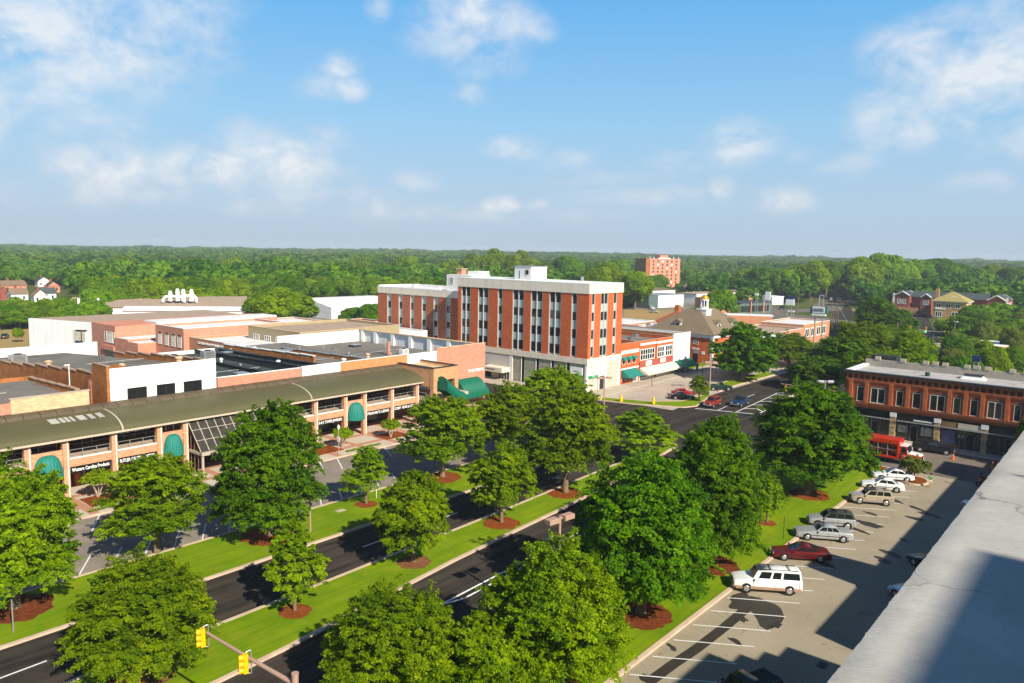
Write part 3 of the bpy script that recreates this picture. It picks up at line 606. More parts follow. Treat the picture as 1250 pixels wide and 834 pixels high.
text_obj('lettering', 'H. W. WILSON BLDG', .34, 'darkmetal', tw, (TX - 2.62, 109.6, 2.5), ROT_NEGX, .02)
# short face towards the avenue
b = MB(); b.box(130.2, 133.2, TY - .02, TY + .48, 0, 5.75); b.box(137.7, TX2, TY - .02, TY + .48, 0, 5.75); b.box(TX, 126.1, TY - .02, TY, 0, 5.75); b.box(126.1, 130.2, TY - .02, TY + .4, 5.3, 5.75); b.box(133.2, 137.7, TY - .02, TY + .4, 5.6, 5.75); b.build('white_wall', 'white', tw)
bx(126.1, 130.2, TY + .06, TY + .45, 0, 5.3).build('stone_panel', 'stone_light', tw); bx(133.2, 137.7, TY + .06, TY + .45, 0, 5.6).build('stone_panel', 'stone_light', tw)
f = MB(); f.box(130.5, 130.62, TY - .1, TY - .02, .14, 2.9); f.box(132.2, 132.32, TY - .1, TY - .02, .14, 2.9); f.box(130.5, 132.32, TY - .1, TY - .02, 2.9, 3.0); f = f.build('side_door', 'alu', tw); bx(130.62, 132.2, TY - .06, TY - .025, .14, 2.9).build('pane', 'glass', f)
def bank_sign(loc, facing, label):
    t = thing('bank_sign', label, 'sign', loc)
    x, y, z = loc
    if facing == 'y':
        bx(x - 1.5, x + 1.5, y - .22, y - .03, z + .5, z + 2.0).build('white_board', 'signwhite', t); bx(x - 1.5, x + 1.5, y - .26, y - .03, z, z + .48).build('green_board', 'signgreen', t)
        MB().add([(x, y - .235, z + 1.45), (x + .13, y - .235, z + 1.62), (x, y - .235, z + 1.79), (x - .13, y - .235, z + 1.62)], [(0, 1, 2, 3)]).build('emblem', 'signblack', t); text_obj('lettering', 'BANK', .42, 'signgreen', t, (x, y - .24, z + 1.2), ROT_NEGY, .012); text_obj('lettering', 'BANKING', .26, 'signwhite', t, (x, y - .28, z + .24), ROT_NEGY, .012)
    else:
        bx(x - .22, x - .03, y - 1.5, y + 1.5, z + .5, z + 2.0).build('white_board', 'signwhite', t); bx(x - .26, x - .03, y - 1.5, y + 1.5, z, z + .48).build('green_board', 'signgreen', t)
        text_obj('lettering', 'BANK', .42, 'signgreen', t, (x - .24, y, z + 1.2), ROT_NEGX, .012); text_obj('lettering', 'BANKING', .26, 'signwhite', t, (x - .28, y, z + .24), ROT_NEGX, .012)
bank_sign((TX + .1, 88.1, 2.95), 'x', 'white and green bank sign on the shaded stone panels of the office tower')
bank_sign((128.2, TY + .06, 2.85), 'y', 'white and green bank sign on the sunlit pale stone beside the tower side door')
# roof housings
pt = thing('roof_house', 'white plastered lift housing with one small window on the tower roof', 'roof house', (132.5, 106, 22.05))
X0, X1, Y0, Y1 = 130.1, 135.7, 103.7, 108.4
bx(X0, X1, Y0, Y1, 22.05, 24.9).build('wall', mat("plaster_grey_white", (0.7, 0.7, 0.68), 0.8, var=0.05, streak=0.2), pt); bx(X0 - .15, X1 + .15, Y0 - .15, Y1 + .15, 24.9, 25.05).build('roof_edge', 'metal', pt)
window_x(pt, X0, 104.5, 105.2, 23.3, 24.1, 2, 2, fr="darkmetal"); bx(X0 - .06, X0 - .01, 106.9, 107.05, 22.3, 24.0).build('conduit', 'darkmetal', pt)
wg = thing('office_wing', 'lower red brick office wing with narrow single window strips behind the flat shop roofs', 'building', (129.5, 121.8, 0))
WX = 129.5
bx(WX + .35, WX + 13, 121.9, 154.2, 0, 16.9).build('core_wall', 'brick_red', wg)
bx(WX - .1, WX + 13.1, 121.9, 154.3, 16.9, 18.3).build('parapet', MATS["parapet_panels"], wg); bx(WX + .4, WX + 12.6, 122.1, 153.8, 18.3, 18.34).build('roof', 'roofwhite', wg)
c = MB(); c.box(WX - .1, WX + .25, 121.9, 154.3, 18.34, 18.62); c.box(WX + .25, WX + 13.1, 154, 154.3, 18.34, 18.9); c.box(WX + 12.8, WX + 13.1, 121.9, 154, 18.34, 18.9); c.build('coping', 'white', wg)
WS = [(150.6, 148.9), (146.2, 144.6), (141.9, 140.4), (137.7, 136.0), (133.5, 131.9), (129.2, 127.7)]
ed = [154.2] + [v for s in WS for v in s] + [121.9]
for i in range(0, len(ed), 2): bx(WX, WX + .35, ed[i + 1], ed[i], 0, 16.9).build('brick_pier', mat("wing_brick", (0.44, 0.13, 0.05), 0.85, var=0.12, kind='brick'), wg)
for a, b_ in WS: strip(wg, 'x', WX, a, b_, 1, [(13.1, 14.9), (9.3, 11.0), (5.6, 7.4), (2, 3.8)], 16.9, 1.0)
ph = thing('roof_house', 'long low white lift housing with a brick chimney on the wing roof', 'roof house', (134, 124, 18.34))
bx(131.0, 137.5, 122.2, 130.5, 18.34, 22.4).build('wall', 'whitewall', ph); bx(133.6, 137.4, 122.5, 126, 22.4, 23.3).build('upper_wall', 'whitewall', ph); bx(132.6, 134.2, 127, 128.6, 22.4, 23.7).build('chimney', 'brick_salmon', ph); bx(132.4, 134.4, 126.8, 128.8, 23.7, 23.9).build('chimney_cap', 'conc', ph)
window_x(ph, 131.0, 128.2, 129.4, 20.4, 21.6, 1, 3, fr="beige", gl="metal")
rooftop_unit(135, 146, 18.34, 1.0, "white boxy air conditioner on the far end of the wing roof", mt="white")
roof_vent(130.8, 132.6, 18.34, .6, .35, "squat round white vent near the wing roof edge", mt="white")
roof_vent(136.5, 94.6, 22.0, .8, .3, "small blue grey roof vent beside the tower lift housing")
# the brick end wall piece left of the tower entrance
# ================================================================== SHOP ROW NEXT TO THE TOWER
s1 = thing('brick_shop', 'orange brick shop with three small green window awnings, next to the tower', 'shop', (138.7, 85.5, 0))
shell(s1, 138.7, 146.2, 85.5, 112, 8.9, .8, wall="brick_red", roof="roof")
bx(138.8, 146.1, 85.42, 85.5, 6.65, 7.4).build('white_band', 'white', s1); bx(138.8, 146.1, 85.35, 85.5, 3.2, 3.55).build('sign_band', 'white', s1)
for x in (139.9, 142.0, 144.1):
    window_y(s1, 85.5, x - .45, x + .45, 4.4, 6.0, 1, 2, gl="glass"); MB().add([(x - .7, 85.45, 6.1), (x + .7, 85.45, 6.1), (x + .7, 84.7, 5.35), (x - .7, 84.7, 5.35), (x - .7, 85.45, 5.3), (x + .7, 85.45, 5.3)], [(0, 3, 2, 1), (0, 4, 3), (1, 2, 5), (3, 4, 5, 2)]).build('window_awning', 'green2', s1)
def shopfront(par, x0, x1, y, z1, n, bulk='brick_red'):
    f = MB(); f.box(x0, x1, y - .1, y - .02, .14, .7); bk = f.build('bulkhead', bulk, par)
    f = MB(); [f.box(x0 + (x1 - x0) * k / n - .05, x0 + (x1 - x0) * k / n + .05, y - .1, y - .02, .7, z1) for k in range(n + 1)]; f.box(x0, x1, y - .1, y - .02, z1, z1 + .12)
    o = f.build('shop_window', 'white', par); bx(x0, x1, y - .018, y - .006, .7, z1).build('pane', 'glass2', o); return o
def awning(par, x0, x1, y, z1, z0, d, mt, name='awning', val=.25):
    """sloping canvas with closed cheeks and a hanging valance"""
    MB().add([(x0, y, z1), (x1, y, z1), (x1, y - d, z0), (x0, y - d, z0), (x0, y - d, z0 - val), (x1, y - d, z0 - val), (x0, y, z0 - val), (x1, y, z0 - val), (x0, y - .03, z1 - .04), (x1, y - .03, z1 - .04), (x1, y - d + .03, z0 - .04), (x0, y - d + .03, z0 - .04)],
             [(0, 3, 2, 1), (3, 4, 5, 2), (0, 6, 4, 3), (1, 2, 5, 7), (8, 9, 10, 11)]).build(name, mt, par)
shopfront(s1, 139.3, 143.6, 85.5, 2.9, 3); bx(143.9, 145.8, 85.38, 85.5, .14, 2.9).build('door_surround', 'white', s1); awning(s1, 139.1, 145.0, 85.4, 3.3, 1.95, 2.0, 'green2')
s2 = thing('brick_shop', 'two storey brick shop pair with white windows and a long cream awning', 'shop', (146.2, 85.5, 0))
shell(s2, 146.3, 161.9, 85.5, 112, 8.9, .8, wall="brick_red", roof="roof")
b = MB(); b.box(146.5, 153.6, 85.3, 85.5, 7.9, 8.4); b.box(154.0, 161.7, 85.3, 85.5, 7.8, 8.3); b.build('cornice', 'white', s2)
bx(153.65, 153.95, 85.3, 85.5, 4.4, 8.9).build('brick_pier', 'brick_dark', s2)
window_y(s2, 85.5, 146.9, 152.9, 4.7, 6.9, 6, 2, w=.16); window_y(s2, 85.5, 154.6, 157.4, 4.7, 6.9, 3, 2, w=.2); window_y(s2, 85.5, 158.3, 161.2, 4.7, 6.9, 3, 2, w=.2); b = MB(); b.box(157.62, 158.08, 85.4, 85.5, 4.6, 7.0); b.box(154.3, 161.5, 85.4, 85.5, 7.0, 7.2); b.build('white_surround', 'white', s2)
bx(146.4, 161.8, 85.3, 85.5, 2.95, 4.25).build('fascia', mat("dull_red_panels", (0.36, 0.09, 0.07), 0.7, var=0.08), s2)
b = MB(); b.box(149.0, 151.6, 85.2, 85.3, 3.2, 4.3); b.box(155.6, 158.0, 85.2, 85.3, 3.3, 4.3); b.build('sign_board', 'signwhite', s2)
awning(s2, 146.5, 162.2, 85.3, 2.95, 1.75, 2.2, 'cream'); shopfront(s2, 146.6, 153.2, 85.5, 2.6, 4, 'white'); shopfront(s2, 154.0, 161.6, 85.5, 2.6, 4, 'white')
s3 = thing('white_shop', 'tall white rendered shop wall with a dark green corner awning', 'shop', (162, 85.5, 0))
shell(s3, 162.0, 170.6, 85.5, 112, 9.5, .9, wall="whitewall", roof="roof", front="whitewall", side="brick_brown"); awning(s3, 163.0, 171.0, 85.4, 2.95, 1.6, 2.3, 'green'); shopfront(s3, 163.2, 170.2, 85.5, 2.6, 3, 'stone')
for lx, ly in ((164.6, 83.4), (170.8, 83.4)): bx(lx - .25, lx + .25, ly - .2, ly + .2, .14, 1.4).build('stone_post', 'stone', s3)
# back roofs behind the shops: several low flats
for i, (x0, x1, y0, y1, h, wl, rf, lb) in enumerate((
        (163, 196, 112.5, 121, 7.2, 'brick_salmon', 'roofwhite', 'low brick block with a white roof behind the shops'), (145, 162.5, 113, 126, 7.4, 'brick_orange', 'roofdark', 'low brick block with a dark felt roof behind the shops'),
        (197, 222, 112, 124, 6.4, 'brick_brown', 'roofwhite', 'long brown brick block with a round vent pipe behind the post office'), (165, 192, 124, 140, 6.2, 'brick_salmon', 'rooftan', 'salmon brick workshop with a pale gravel roof'),
        (196, 226, 127, 148, 6.0, 'whitewall', 'roofwhite', 'white sided warehouse with a white roof near the curved shed'), (160, 195, 145, 165, 5.6, 'brick_dark', 'roofdark', 'low dark roofed store crowded with rooftop pipes'))):
    t = thing('low_building', lb, 'building', (x0, y0, 0)); shell(t, x0, x1, y0, y1, h, .5, wall=wl, roof=rf, cope='white' if i % 2 == 0 else 'coping')
rr = random.Random(3)
for k in range(16):
    x, y = rr.uniform(147, 220), rr.uniform(114, 158); roof_vent(x, y, 5.2, rr.uniform(1.6, 2.4), .3, "stubby metal vent among the low roofs behind the shops", "vents on the low roofs behind the shops")
for k, (x, y, z) in enumerate(((150, 90, 8.1), (157, 93, 8.1), (168, 116, 6.7), (175, 130, 5.8), (184, 118, 6.7), (205, 117, 6.0), (172, 152, 5.2))):
    rooftop_unit(x, y, z, 1.1, "grey roof air conditioner among the low roofs behind the shops", "air conditioners behind the shops")
t = thing('hip_roof_house', 'old brick house with a plain red brown roof among the low blocks', 'house', (228, 116, 0)); bx(222, 236, 112, 124, 0, 6).build('wall', 'brick_dark', t); MB().add([(221, 111, 6), (237, 111, 6), (237, 125, 6), (221, 125, 6), (225, 118, 10), (236, 118, 10)], [(0, 1, 5, 4), (1, 2, 5), (2, 3, 4, 5), (3, 0, 4)]).build('roof', mat("red_brown_shingle", (0.3, 0.1, 0.05), .9, kind='shingle'), t); bx(229, 230.6, 119.5, 121, 8.5, 11.5).build('chimney', 'brick_dark', t)
# ================================================================== TOWN HALL / POST OFFICE with cupola
po = thing('town_hall', 'brick town hall with a big hipped shingle roof and stone corner blocks', 'town hall', (183, 85.5, 0))
PX, PX2, PY, PY2 = 183.0, 207.0, 85.3, 104.5
bx(PX, PX2, PY, PY2, 0, 6.8).build('wall', 'brick_red', po)
bx(PX - .35, PX2 + .35, PY - .35, PY2 + .35, 6.8, 7.7).build('cornice', 'white', po)
MB().add([(PX - .7, PY - .7, 7.7), (PX2 + .7, PY - .7, 7.7), (PX2 + .7, PY2 + .7, 7.7), (PX - .7, PY2 + .7, 7.7), (190.5, 93.2, 13.6), (199.5, 93.2, 13.6), (199.5, 96.6, 13.6), (190.5, 96.6, 13.6)], [(0, 1, 5, 4), (1, 2, 6, 5), (2, 3, 7, 6), (3, 0, 4, 7), (4, 5, 6, 7), (3, 2, 1, 0)]).build('roof', 'shingle', po)
q = MB()
for k in range(14):
    w = .75 if k % 2 else .5; z = .1 + k * .48; q.box(PX - .07, PX + w, PY - .07, PY, z, z + .42); q.box(PX - .07, PX, PY, PY + w, z, z + .42); q.box(PX - .07, PX, PY2 - w, PY2 + .07, z, z + .42)
q.build('stone_quoining', 'white', po)
window_x(po, PX, 89.4, 90.6, 5.0, 6.0, 2, 2); b = MB(); b.box(PX - .12, PX, 89.0, 91.0, 3.6, 3.9); b.build('door_head', 'white', po); b = MB(); b.box(PX - .08, PX, 89.3, 90.7, 2.5, 3.6); b.build('shutter', 'metal', po); bx(PX - .05, PX, 89.3, 90.7, .3, 2.5).build('door', 'dark', po); bx(PX - .1, PX, 87.5, 88.3, 2.4, 3.2).build('wall_lamp', 'white', po)
window_x(po, PX, 93.5, 95.0, 2.2, 4.6, 2, 3); window_x(po, PX, 98.0, 99.5, 2.2, 4.6, 2, 3)
for x in (187, 191, 199, 203): window_y(po, PY, x - .7, x + .7, 2, 4.6, 2, 4)
def dormer(x0, y0, dirx):
    if dirx:
        f = bx(x0, x0 + 3, y0 - 1, y0 + 1, 8.6, 10.2).build('dormer', 'white', po); MB().add([(x0 - .3, y0 - 1.3, 10.2), (x0 - .3, y0 + 1.3, 10.2), (x0 - .3, y0, 11.1), (x0 + 5, y0 - 1.3, 10.2), (x0 + 5, y0 + 1.3, 10.2), (x0 + 5, y0, 11.1)], [(0, 2, 1), (0, 3, 5, 2), (1, 2, 5, 4), (3, 4, 5)]).build('roof', 'shingle', f); bx(x0 - .04, x0 - .005, y0 - .55, y0 + .55, 8.9, 9.9).build('pane', 'glass', f)
    else:
        f = bx(x0 - 1, x0 + 1, y0, y0 + 3, 8.6, 10.2).build('dormer', 'white', po); MB().add([(x0 - 1.3, y0 - .3, 10.2), (x0 + 1.3, y0 - .3, 10.2), (x0, y0 - .3, 11.1), (x0 - 1.3, y0 + 5, 10.2), (x0 + 1.3, y0 + 5, 10.2), (x0, y0 + 5, 11.1)], [(0, 1, 2), (0, 2, 5, 3), (1, 4, 5, 2), (3, 5, 4)]).build('roof', 'shingle', f); bx(x0 - .55, x0 + .55, y0 - .04, y0 - .005, 8.9, 9.9).build('pane', 'glass', f)
dormer(184.6, 96.5, 1); dormer(190.5, 87.2, 0); dormer(199.5, 87.2, 0)
cu = MB(); cx_, cy_ = 191.5, 92.3
cu.box(cx_ - 1.45, cx_ + 1.45, cy_ - 1.45, cy_ + 1.45, 11.4, 13.5); cu.box(cx_ - 1.6, cx_ + 1.6, cy_ - 1.6, cy_ + 1.6, 13.5, 13.7)
for k in range(8): a = k * math.pi / 4 + .39; cu.cyl(cx_ + .98 * math.cos(a), cy_ + .98 * math.sin(a), 13.7, 16.0, .15, 8)
cu.cyl(cx_, cy_, 13.7, 14.3, 1.1, 8); cu.cyl(cx_, cy_, 16.0, 16.35, 1.2, 16); cup = cu.build('cupola', 'white', po)
MB().cyl(cx_, cy_, 14.3, 16.0, .5, 8).build('louvre_core', 'darkmetal', cup); MB().tube([(cx_, cy_, 16.35), (cx_, cy_, 16.8), (cx_, cy_, 17.2), (cx_, cy_, 17.45), (cx_, cy_, 17.55)], [1.1, 1.05, .8, .4, .08], 20).build('dome', 'gold', cup, smooth=True); MB().cyl(cx_, cy_, 17.5, 18.3, .04, 6).build('finial', 'gold', cup)
# ================================================================== LOW ROOFS OF THE SHOPPING BLOCK (left)
def stepped_wall(x, y0, y1, z0, tops, t=.35, name='party_wall', wall='brick_brown', cope='coping', par=None):
    """party wall along y whose top steps; tops = list of heights front to back"""
    w = MB(); c = MB(); n = len(tops)
    for i, h in enumerate(tops):
        a = y0 + (y1 - y0) * i / n; b_ = y0 + (y1 - y0) * (i + 1) / n
        w.box(x - t / 2, x + t / 2, a, b_, z0, h); c.box(x - t / 2 - .09, x + t / 2 + .09, a + .02, b_ - .02, h, h + .12)
    w.build(name, wall, par); c.build('coping', cope, par)
ta = thing('tan_building', 'low tan brick building end with a grey gravel roof beside the brown party wall', 'building', (5, 95, 0))
MB().box(27.7, 35.8, 95.0, 95.35, 0, 10.8).build('wall', 'tan', ta); MB().box(35.45, 35.8, 95.35, 113, 0, 10.3).build('wall', 'brick_brown', ta)
bx(5, 35.45, 95.35, 113, 9.3, 9.9).build('roof', 'roof', ta); MB().box(27.6, 35.9, 94.95, 95.4, 10.8, 10.92).build('coping', 'conc', ta); stepped_wall(35.3, 97, 113, 9.9, [10.7, 10.6, 10.5, 10.4, 10.3], par=ta, name='parapet'); bx(5, 35.8, 113, 113.3, 0, 10.4).build('rear_wall', 'brick_brown', ta)
bx(5, 27.7, 95.0, 95.35, 0, 9.2).build('wall', 'whitewall', ta); bx(26, 27.7, 94.9, 95.35, 9.2, 10.4).build('wall', 'brick_salmon', ta)
wb = thing('shop_building', 'two storey building with a blank white front and three black windows above the arcade', 'building', (38, 95, 0))
W0, W1 = 38.2, 51.8
bx(W0, W1, 95.0, 95.35, 0, 13.1).build('front_wall', 'whitewall', wb)
for a, b_ in ((40.2, 42.5), (43.8, 46.1), (47.3, 49.7)):
    o = bx(a, b_, 94.93, 94.995, 8.85, 10.5).build('window', 'signblack', wb); b = MB()
    for k in (0, .5, 1): b.box(a + (b_ - a) * k - .03, a + (b_ - a) * k + .03, 94.9, 94.925, 8.85, 10.5)
    b.box(a, b_, 94.9, 94.92, 10.44, 10.5); b.build('frame', 'darkmetal', o)
MB().add([(W0, 95.35, 12.2), (W1, 95.35, 12.2), (W1, 148, 8.6), (W0, 148, 8.6), (W0, 95.35, 11.9), (W1, 95.35, 11.9), (W1, 148, 8.3), (W0, 148, 8.3)], [(0, 1, 2, 3), (4, 7, 6, 5), (0, 3, 7, 4), (1, 5, 6, 2)]).build('roof', 'roof', wb)
stepped_wall(W0 - .18, 99.2, 148, 0, [12.1, 11.8, 11.5, 11.2, 10.8, 10.4, 10.1, 9.8, 9.6, 9.5], par=wb)
b = MB(); b.box(W0 - .35, W0, 95.0, 99.2, 0, 13.4); b.box(W0, W0 + 2.6, 95.36, 99.0, 11.9, 13.0); b.build('corner_block', 'brick_brown', wb); bx(W0 - .4, W0 + .05, 94.95, 99.25, 13.4, 13.52).build('coping', 'coping', wb)
bx(W0 - .42, W0 - .35, 99.6, 100.4, 8.0, 11.2).build('brick_patch', 'brick_salmon', wb)
stepped_wall(W1 - .2, 96, 126, 8, [12.7, 12.5, 12.2, 12.0, 11.7, 11.4, 11.0], par=wb)
rw = thing('parapet_wall', 'long white panelled rear parapet wall rising behind the grey roof', 'wall', (38, 148, 0))
def panelled(par, x0, x1, y, z0, z1, step=2.2, name='wall'):
    MB().box(x0, x1, y, y + .35, 0, z1).build(name, 'whitewall', par); b = MB(); x = x0 + 1
    while x < x1: b.box(x - .03, x + .03, y - .025, y, z0, z1 - .25); x += step
    b.box(x0, x1, y - .025, y, z0 + (z1 - z0) * .45, z0 + (z1 - z0) * .45 + .05); b.build('seam_pattern', mat("rust_seam", (0.6, 0.5, 0.38), .9, var=.2), par); MB().box(x0 - .04, x1 + .04, y - .04, y + .39, z1, z1 + .1).build('coping', 'white', par)
panelled(rw, 20, 57.6, 148.1, 7.4, 10.0)
rw2 = thing('parapet_wall', 'shorter white panelled parapet wall between the white fronted building and the dark roof', 'wall', (55, 126, 0)); panelled(rw2, 55.0, 68.6, 126.1, 8.0, 10.0); panelled(rw2, 70.5, 78, 128.1, 8.0, 9.3, name='lower_wall')
cb = thing('flat_roof_building', 'shop building with a dark felt roof and salmon brick upper front over the canopy', 'building', (52, 95, 0))
bx(52.0, 65.1, 95.0, 95.35, 0, 10.4).build('front_wall', 'brick_salmon', cb); bx(52, 65.1, 94.95, 95.4, 10.4, 10.5).build('coping', 'white', cb); bx(52, 65.1, 95.35, 126, 8.9, 9.5).build('roof', 'roofdark', cb)
stepped_wall(60.5, 96, 125, 9.4, [10.1, 10.0, 10.0, 9.9, 9.9, 9.8], par=cb, wall='darkcoping', cope='darkcoping', name='fire_wall'); stepped_wall(65.1, 95.4, 127, 0, [10.6, 10.5, 10.4, 10.3, 10.2, 10.1, 10.0], par=cb, wall='darkcoping', cope='darkcoping')
db = thing('flat_roof_building', 'shop building with a square white painted upper front over the canopy', 'building', (65.3, 95, 0))
bx(65.3, 72.3, 95.0, 95.35, 0, 10.6).build('front_wall', 'whitewall', db); bx(65.3, 72.3, 95.35, 131, 8.9, 9.5).build('roof', 'roofdark', db); stepped_wall(69.5, 96, 126, 9.4, [10.3, 10.2, 10.1, 10.0, 9.9, 9.8], par=db, wall='darkcoping', cope='darkcoping', name='fire_wall'); stepped_wall(73.2, 103, 131, 0, [10.6, 10.5, 10.4, 10.3, 10.2, 10.1, 10.0], par=db, wall='brick_brown', cope='white')
eb = thing('flat_roof_building', 'shop building with a plain orange brick upper front over the canopy', 'building', (72.5, 95, 0))
bx(72.4, 86.1, 95.0, 95.35, 0, 10.5).build('front_wall', mat("orange_brick_flat", (0.62, 0.27, 0.1), .85, var=.08, kind='brick', streak=.15), eb); bx(72.4, 86.1, 95.35, 131, 8.6, 9.3).build('roof', 'roof', eb); bx(72.3, 86.1, 94.95, 95.4, 10.5, 10.58).build('coping', 'white', eb)
stepped_wall(79.5, 97, 122, 9.2, [10.1, 10.0, 9.9, 9.8, 9.7], par=eb, wall='brick_brown', cope='metal', name='fire_wall')
th = thing('department_store', 'salmon brick department store with white lettering and a white pilastered inner parapet', 'store', (93, 95, 0))
bx(86.2, 93.0, 95.0, 95.35, 0, 10.5).build('white_front', 'whitewall', th); bx(93.0, 105.8, 95.0, 95.35, 0, 10.9).build('front_wall', 'brick_salmon', th); bx(86.2, 105.4, 95.35, 131.3, 7.4, 8.1).build('roof', 'roof', th)
bx(105.4, 105.8, 95.35, 131.3, 0, 10.6).build('side_wall', 'brick_salmon', th); bx(105.35, 105.39, 96, 131, 8.1, 10.6).build('inner_face', mat("stained_white", (0.66, 0.67, 0.66), .8, var=.06, vscale=.3, stain=.35), th)
b = MB(); [b.box(105.0, 105.35, y, y + 1.0, 8.1, 10.6) for y in (98.5, 103.5, 109, 114.5, 120, 125.5, 129.8)]; b.build('pilasters', 'whitewall', th); b = MB(); b.box(93.0, 105.9, 94.9, 95.45, 10.9, 11.02); b.box(104.95, 105.9, 95.45, 131.4, 10.6, 10.72); b.build('coping', 'tan', th)
text_obj('lettering', "THAYER'S", .8, 'signwhite', th, (103.1, 94.93, 6.0), ROT_NEGY, .05, width=4.4, bold=.02)
rw3 = thing('parapet_wall', 'tall white rear parapet with thin pilasters and rusty stains behind the department store roof', 'wall', (84, 131.5, 0)); panelled(rw3, 84.8, 104.9, 131.5, 8.2, 10.45, 1.7)
b = MB(); b.box(104.9, 105.8, 131.5, 131.9, 0, 10.6); b.build('corner_post', 'white', rw3)
# rooftop clutter
for x, y, z, h, r_, m_, lb in ((57, 108, 9.5, .8, .22, 'metal', 'thin metal pipe on the dark felt roof over the shops'), (62, 112, 9.5, .7, .2, 'white', 'small white vent on the dark roof near the tarred wall'), (66.5, 103, 9.5, .9, .25, 'white', 'white capped vent near the white painted front'), (76, 99, 9.3, .9, .28, 'white', 'round white mushroom vent on the gravel roof over the orange brick'), (85, 98, 9.3, 1.1, .22, 'brick_salmon', 'squat red clay chimney pot near the white store front'), (83, 101.5, 9.3, .8, .3, 'tan', 'tan box vent on the gravel roof'), (40, 120, 10.4, .7, .35, 'tan', 'stubby clay chimney on the stepped brown wall'), (43, 103, 11.4, .8, .3, 'tan', 'pale clay chimney pot on the grey roof nearest the front'), (49.5, 100.5, 11.8, 1.0, .35, 'tan', 'round clay pot on the stepped coping of the white fronted building'), (95, 110, 8.1, 2.4, .3, 'brick_salmon', 'tall red pipe chimney on the department store roof')):
    roof_vent(x, y, z, h, r_, lb, None, m_)
for x, y, z, s_, lb, m_ in ((39.5, 131, 9.6, 1.5, 'grey air conditioner on timber sleepers by the white panelled parapet', 'metal'), (97.5, 108.5, 8.1, 1.1, 'white air conditioner with a black side on the department store roof', 'white'), (63, 118, 9.5, 1.4, 'grey brown twin air conditioner among the tarred walls', 'metal'), (88, 118, 8.1, .9, 'small grey air conditioner by the white rear parapet', 'metal')):
    rooftop_unit(x, y, z, s_, lb, None, m_)
for k, (x, y) in enumerate(((53.5, 118), (63, 108), (67.5, 116), (77, 112), (82, 120), (91, 125), (90, 103), (101, 118), (84, 108), (71, 106))): roof_vent(x, y, 9.2 if x < 86 else 8.1, .45, .14, "short grey pipe vent on the flat shop roofs", "pipe vents on the flat shop roofs", 'metal')
t = thing('flood_lamp_pole', 'thin white pole with a small lamp at the tan building corner', 'lamp', (35.6, 100.2, 10.3)); MB().cyl(0, 0, 0, 3.0, .06, 6).build('pole', 'white', t, world=False); bx(-.5, .1, -.1, .1, 2.95, 3.08).build('lamp_head', 'white', t, world=False)
# ================================================================== THE ARCADE with olive barrel canopy
ar = thing('shopping_arcade', 'long two storey peach brick arcade under an olive barrel canopy', 'arcade', (22, 89.5, 0))
AY, AX0, AX1 = 89.5, 5.0, 84.2
colx = [11.6, 16.8, 22.0, 27.3, 31.0, 36.1, 41.3, 44.5, 58.4, 63.6, 68.8, 72.4, 77.8, 83.1]
for x in colx:
    b = MB(); b.box(x - .32, x + .32, AY - .3, AY + .32, .1, 6.72); c = b.build('column', 'brick_peach', ar); bx(x + .1, x + .2, AY - .36, AY - .3, .2, 6.6).build('downpipe', 'white', c)
def seg_list():
    s = []; prev = AX0
    for x in colx + [None]:
        if x is None: break
        s.append((prev + (.32 if prev > AX0 else 0), x - .32)); prev = x
    return s
domes = [(27.3, 31.0), (41.3, 44.5), (68.8, 72.4)]
for a, b_ in seg_list():
    if a > 44 and b_ < 59: continue
    dome = any(abs(a - .32 - d[0]) < .1 for d in domes)
    if dome:
        z0, z1 = 2.6, 5.6; w_ = bx(a, b_, AY - .12, AY + .12, 3.0, 5.6).build('arched_wall', 'brick_peach', ar)
    else:
        bx(a, b_, AY - .2, AY + .2, 3.55, 4.42).build('deck_fascia', 'brick_peach', ar); bx(a, b_, AY - .24, AY + .24, 4.42, 4.52).build('deck_edge', 'white', ar)
        r_ = MB(); r_.box(a, b_, AY - .02, AY + .02, 5.38, 5.43); r_.box(a, b_, AY - .02, AY + .02, 4.95, 4.98)
        for k in (.03, .33, .66, .97): r_.box(a + (b_ - a) * k - .03, a + (b_ - a) * k + .03, AY - .03, AY + .03, 4.52, 5.38)
        r_.build('railing', 'metal', ar)
    bx(a, b_, AY + .3, AY + .36, 5.9 if not dome else 6.2, 5.96 if not dome else 6.26).build('brace', 'timber', ar)
b = MB(); b.box(AX0, 44.2, AY + .2, 95, 3.7, 4.46); b.box(58.4, 84, AY + .2, 95, 3.7, 4.46); b.build('deck', mat("deck_tile", (0.5, 0.38, 0.27), .85, var=.12, vscale=1.5), ar)
b = MB(); b.box(AX0, 95, 94.6, 94.9, 3.2, 4.4); b.box(AX0, 95, 94.6, 94.9, 6.9, 8.2)
rs = random.Random(11)
x = AX0
wd = MB(); gl_ = MB(); fr_ = MB(); lit = MB()
while x < 84:
    w = rs.choice((1.3, 1.8, 2.4, 1.0)); k = rs.random()
    for (z0, z1) in ((.15, 3.2), (4.46, 6.9)):
        k = rs.random()
        if k < .38: wd.box(x, x + w, 94.6, 94.85, z0, z1)
        else:
            gl_.box(x, x + w, 94.7, 94.75, z0 + (.5 if k < .7 else 0), z1); (wd if k < .85 else lit).box(x, x + w, 94.66, 94.85, z0, z0 + .5) if k < .7 else None
            fr_.box(x, x + .07, 94.6, 94.7, z0, z1); fr_.box(x + w - .07, x + w, 94.6, 94.7, z0, z1)
    x += w
b.build('back_wall', 'brick_dark', ar); wd.build('wood_panelling', 'wood', ar); o = gl_.build('shop_glass', 'glass2', ar); fr_.build('frames', 'alu', o)
if lit.v: lit.build('stall_riser', 'tan', ar)
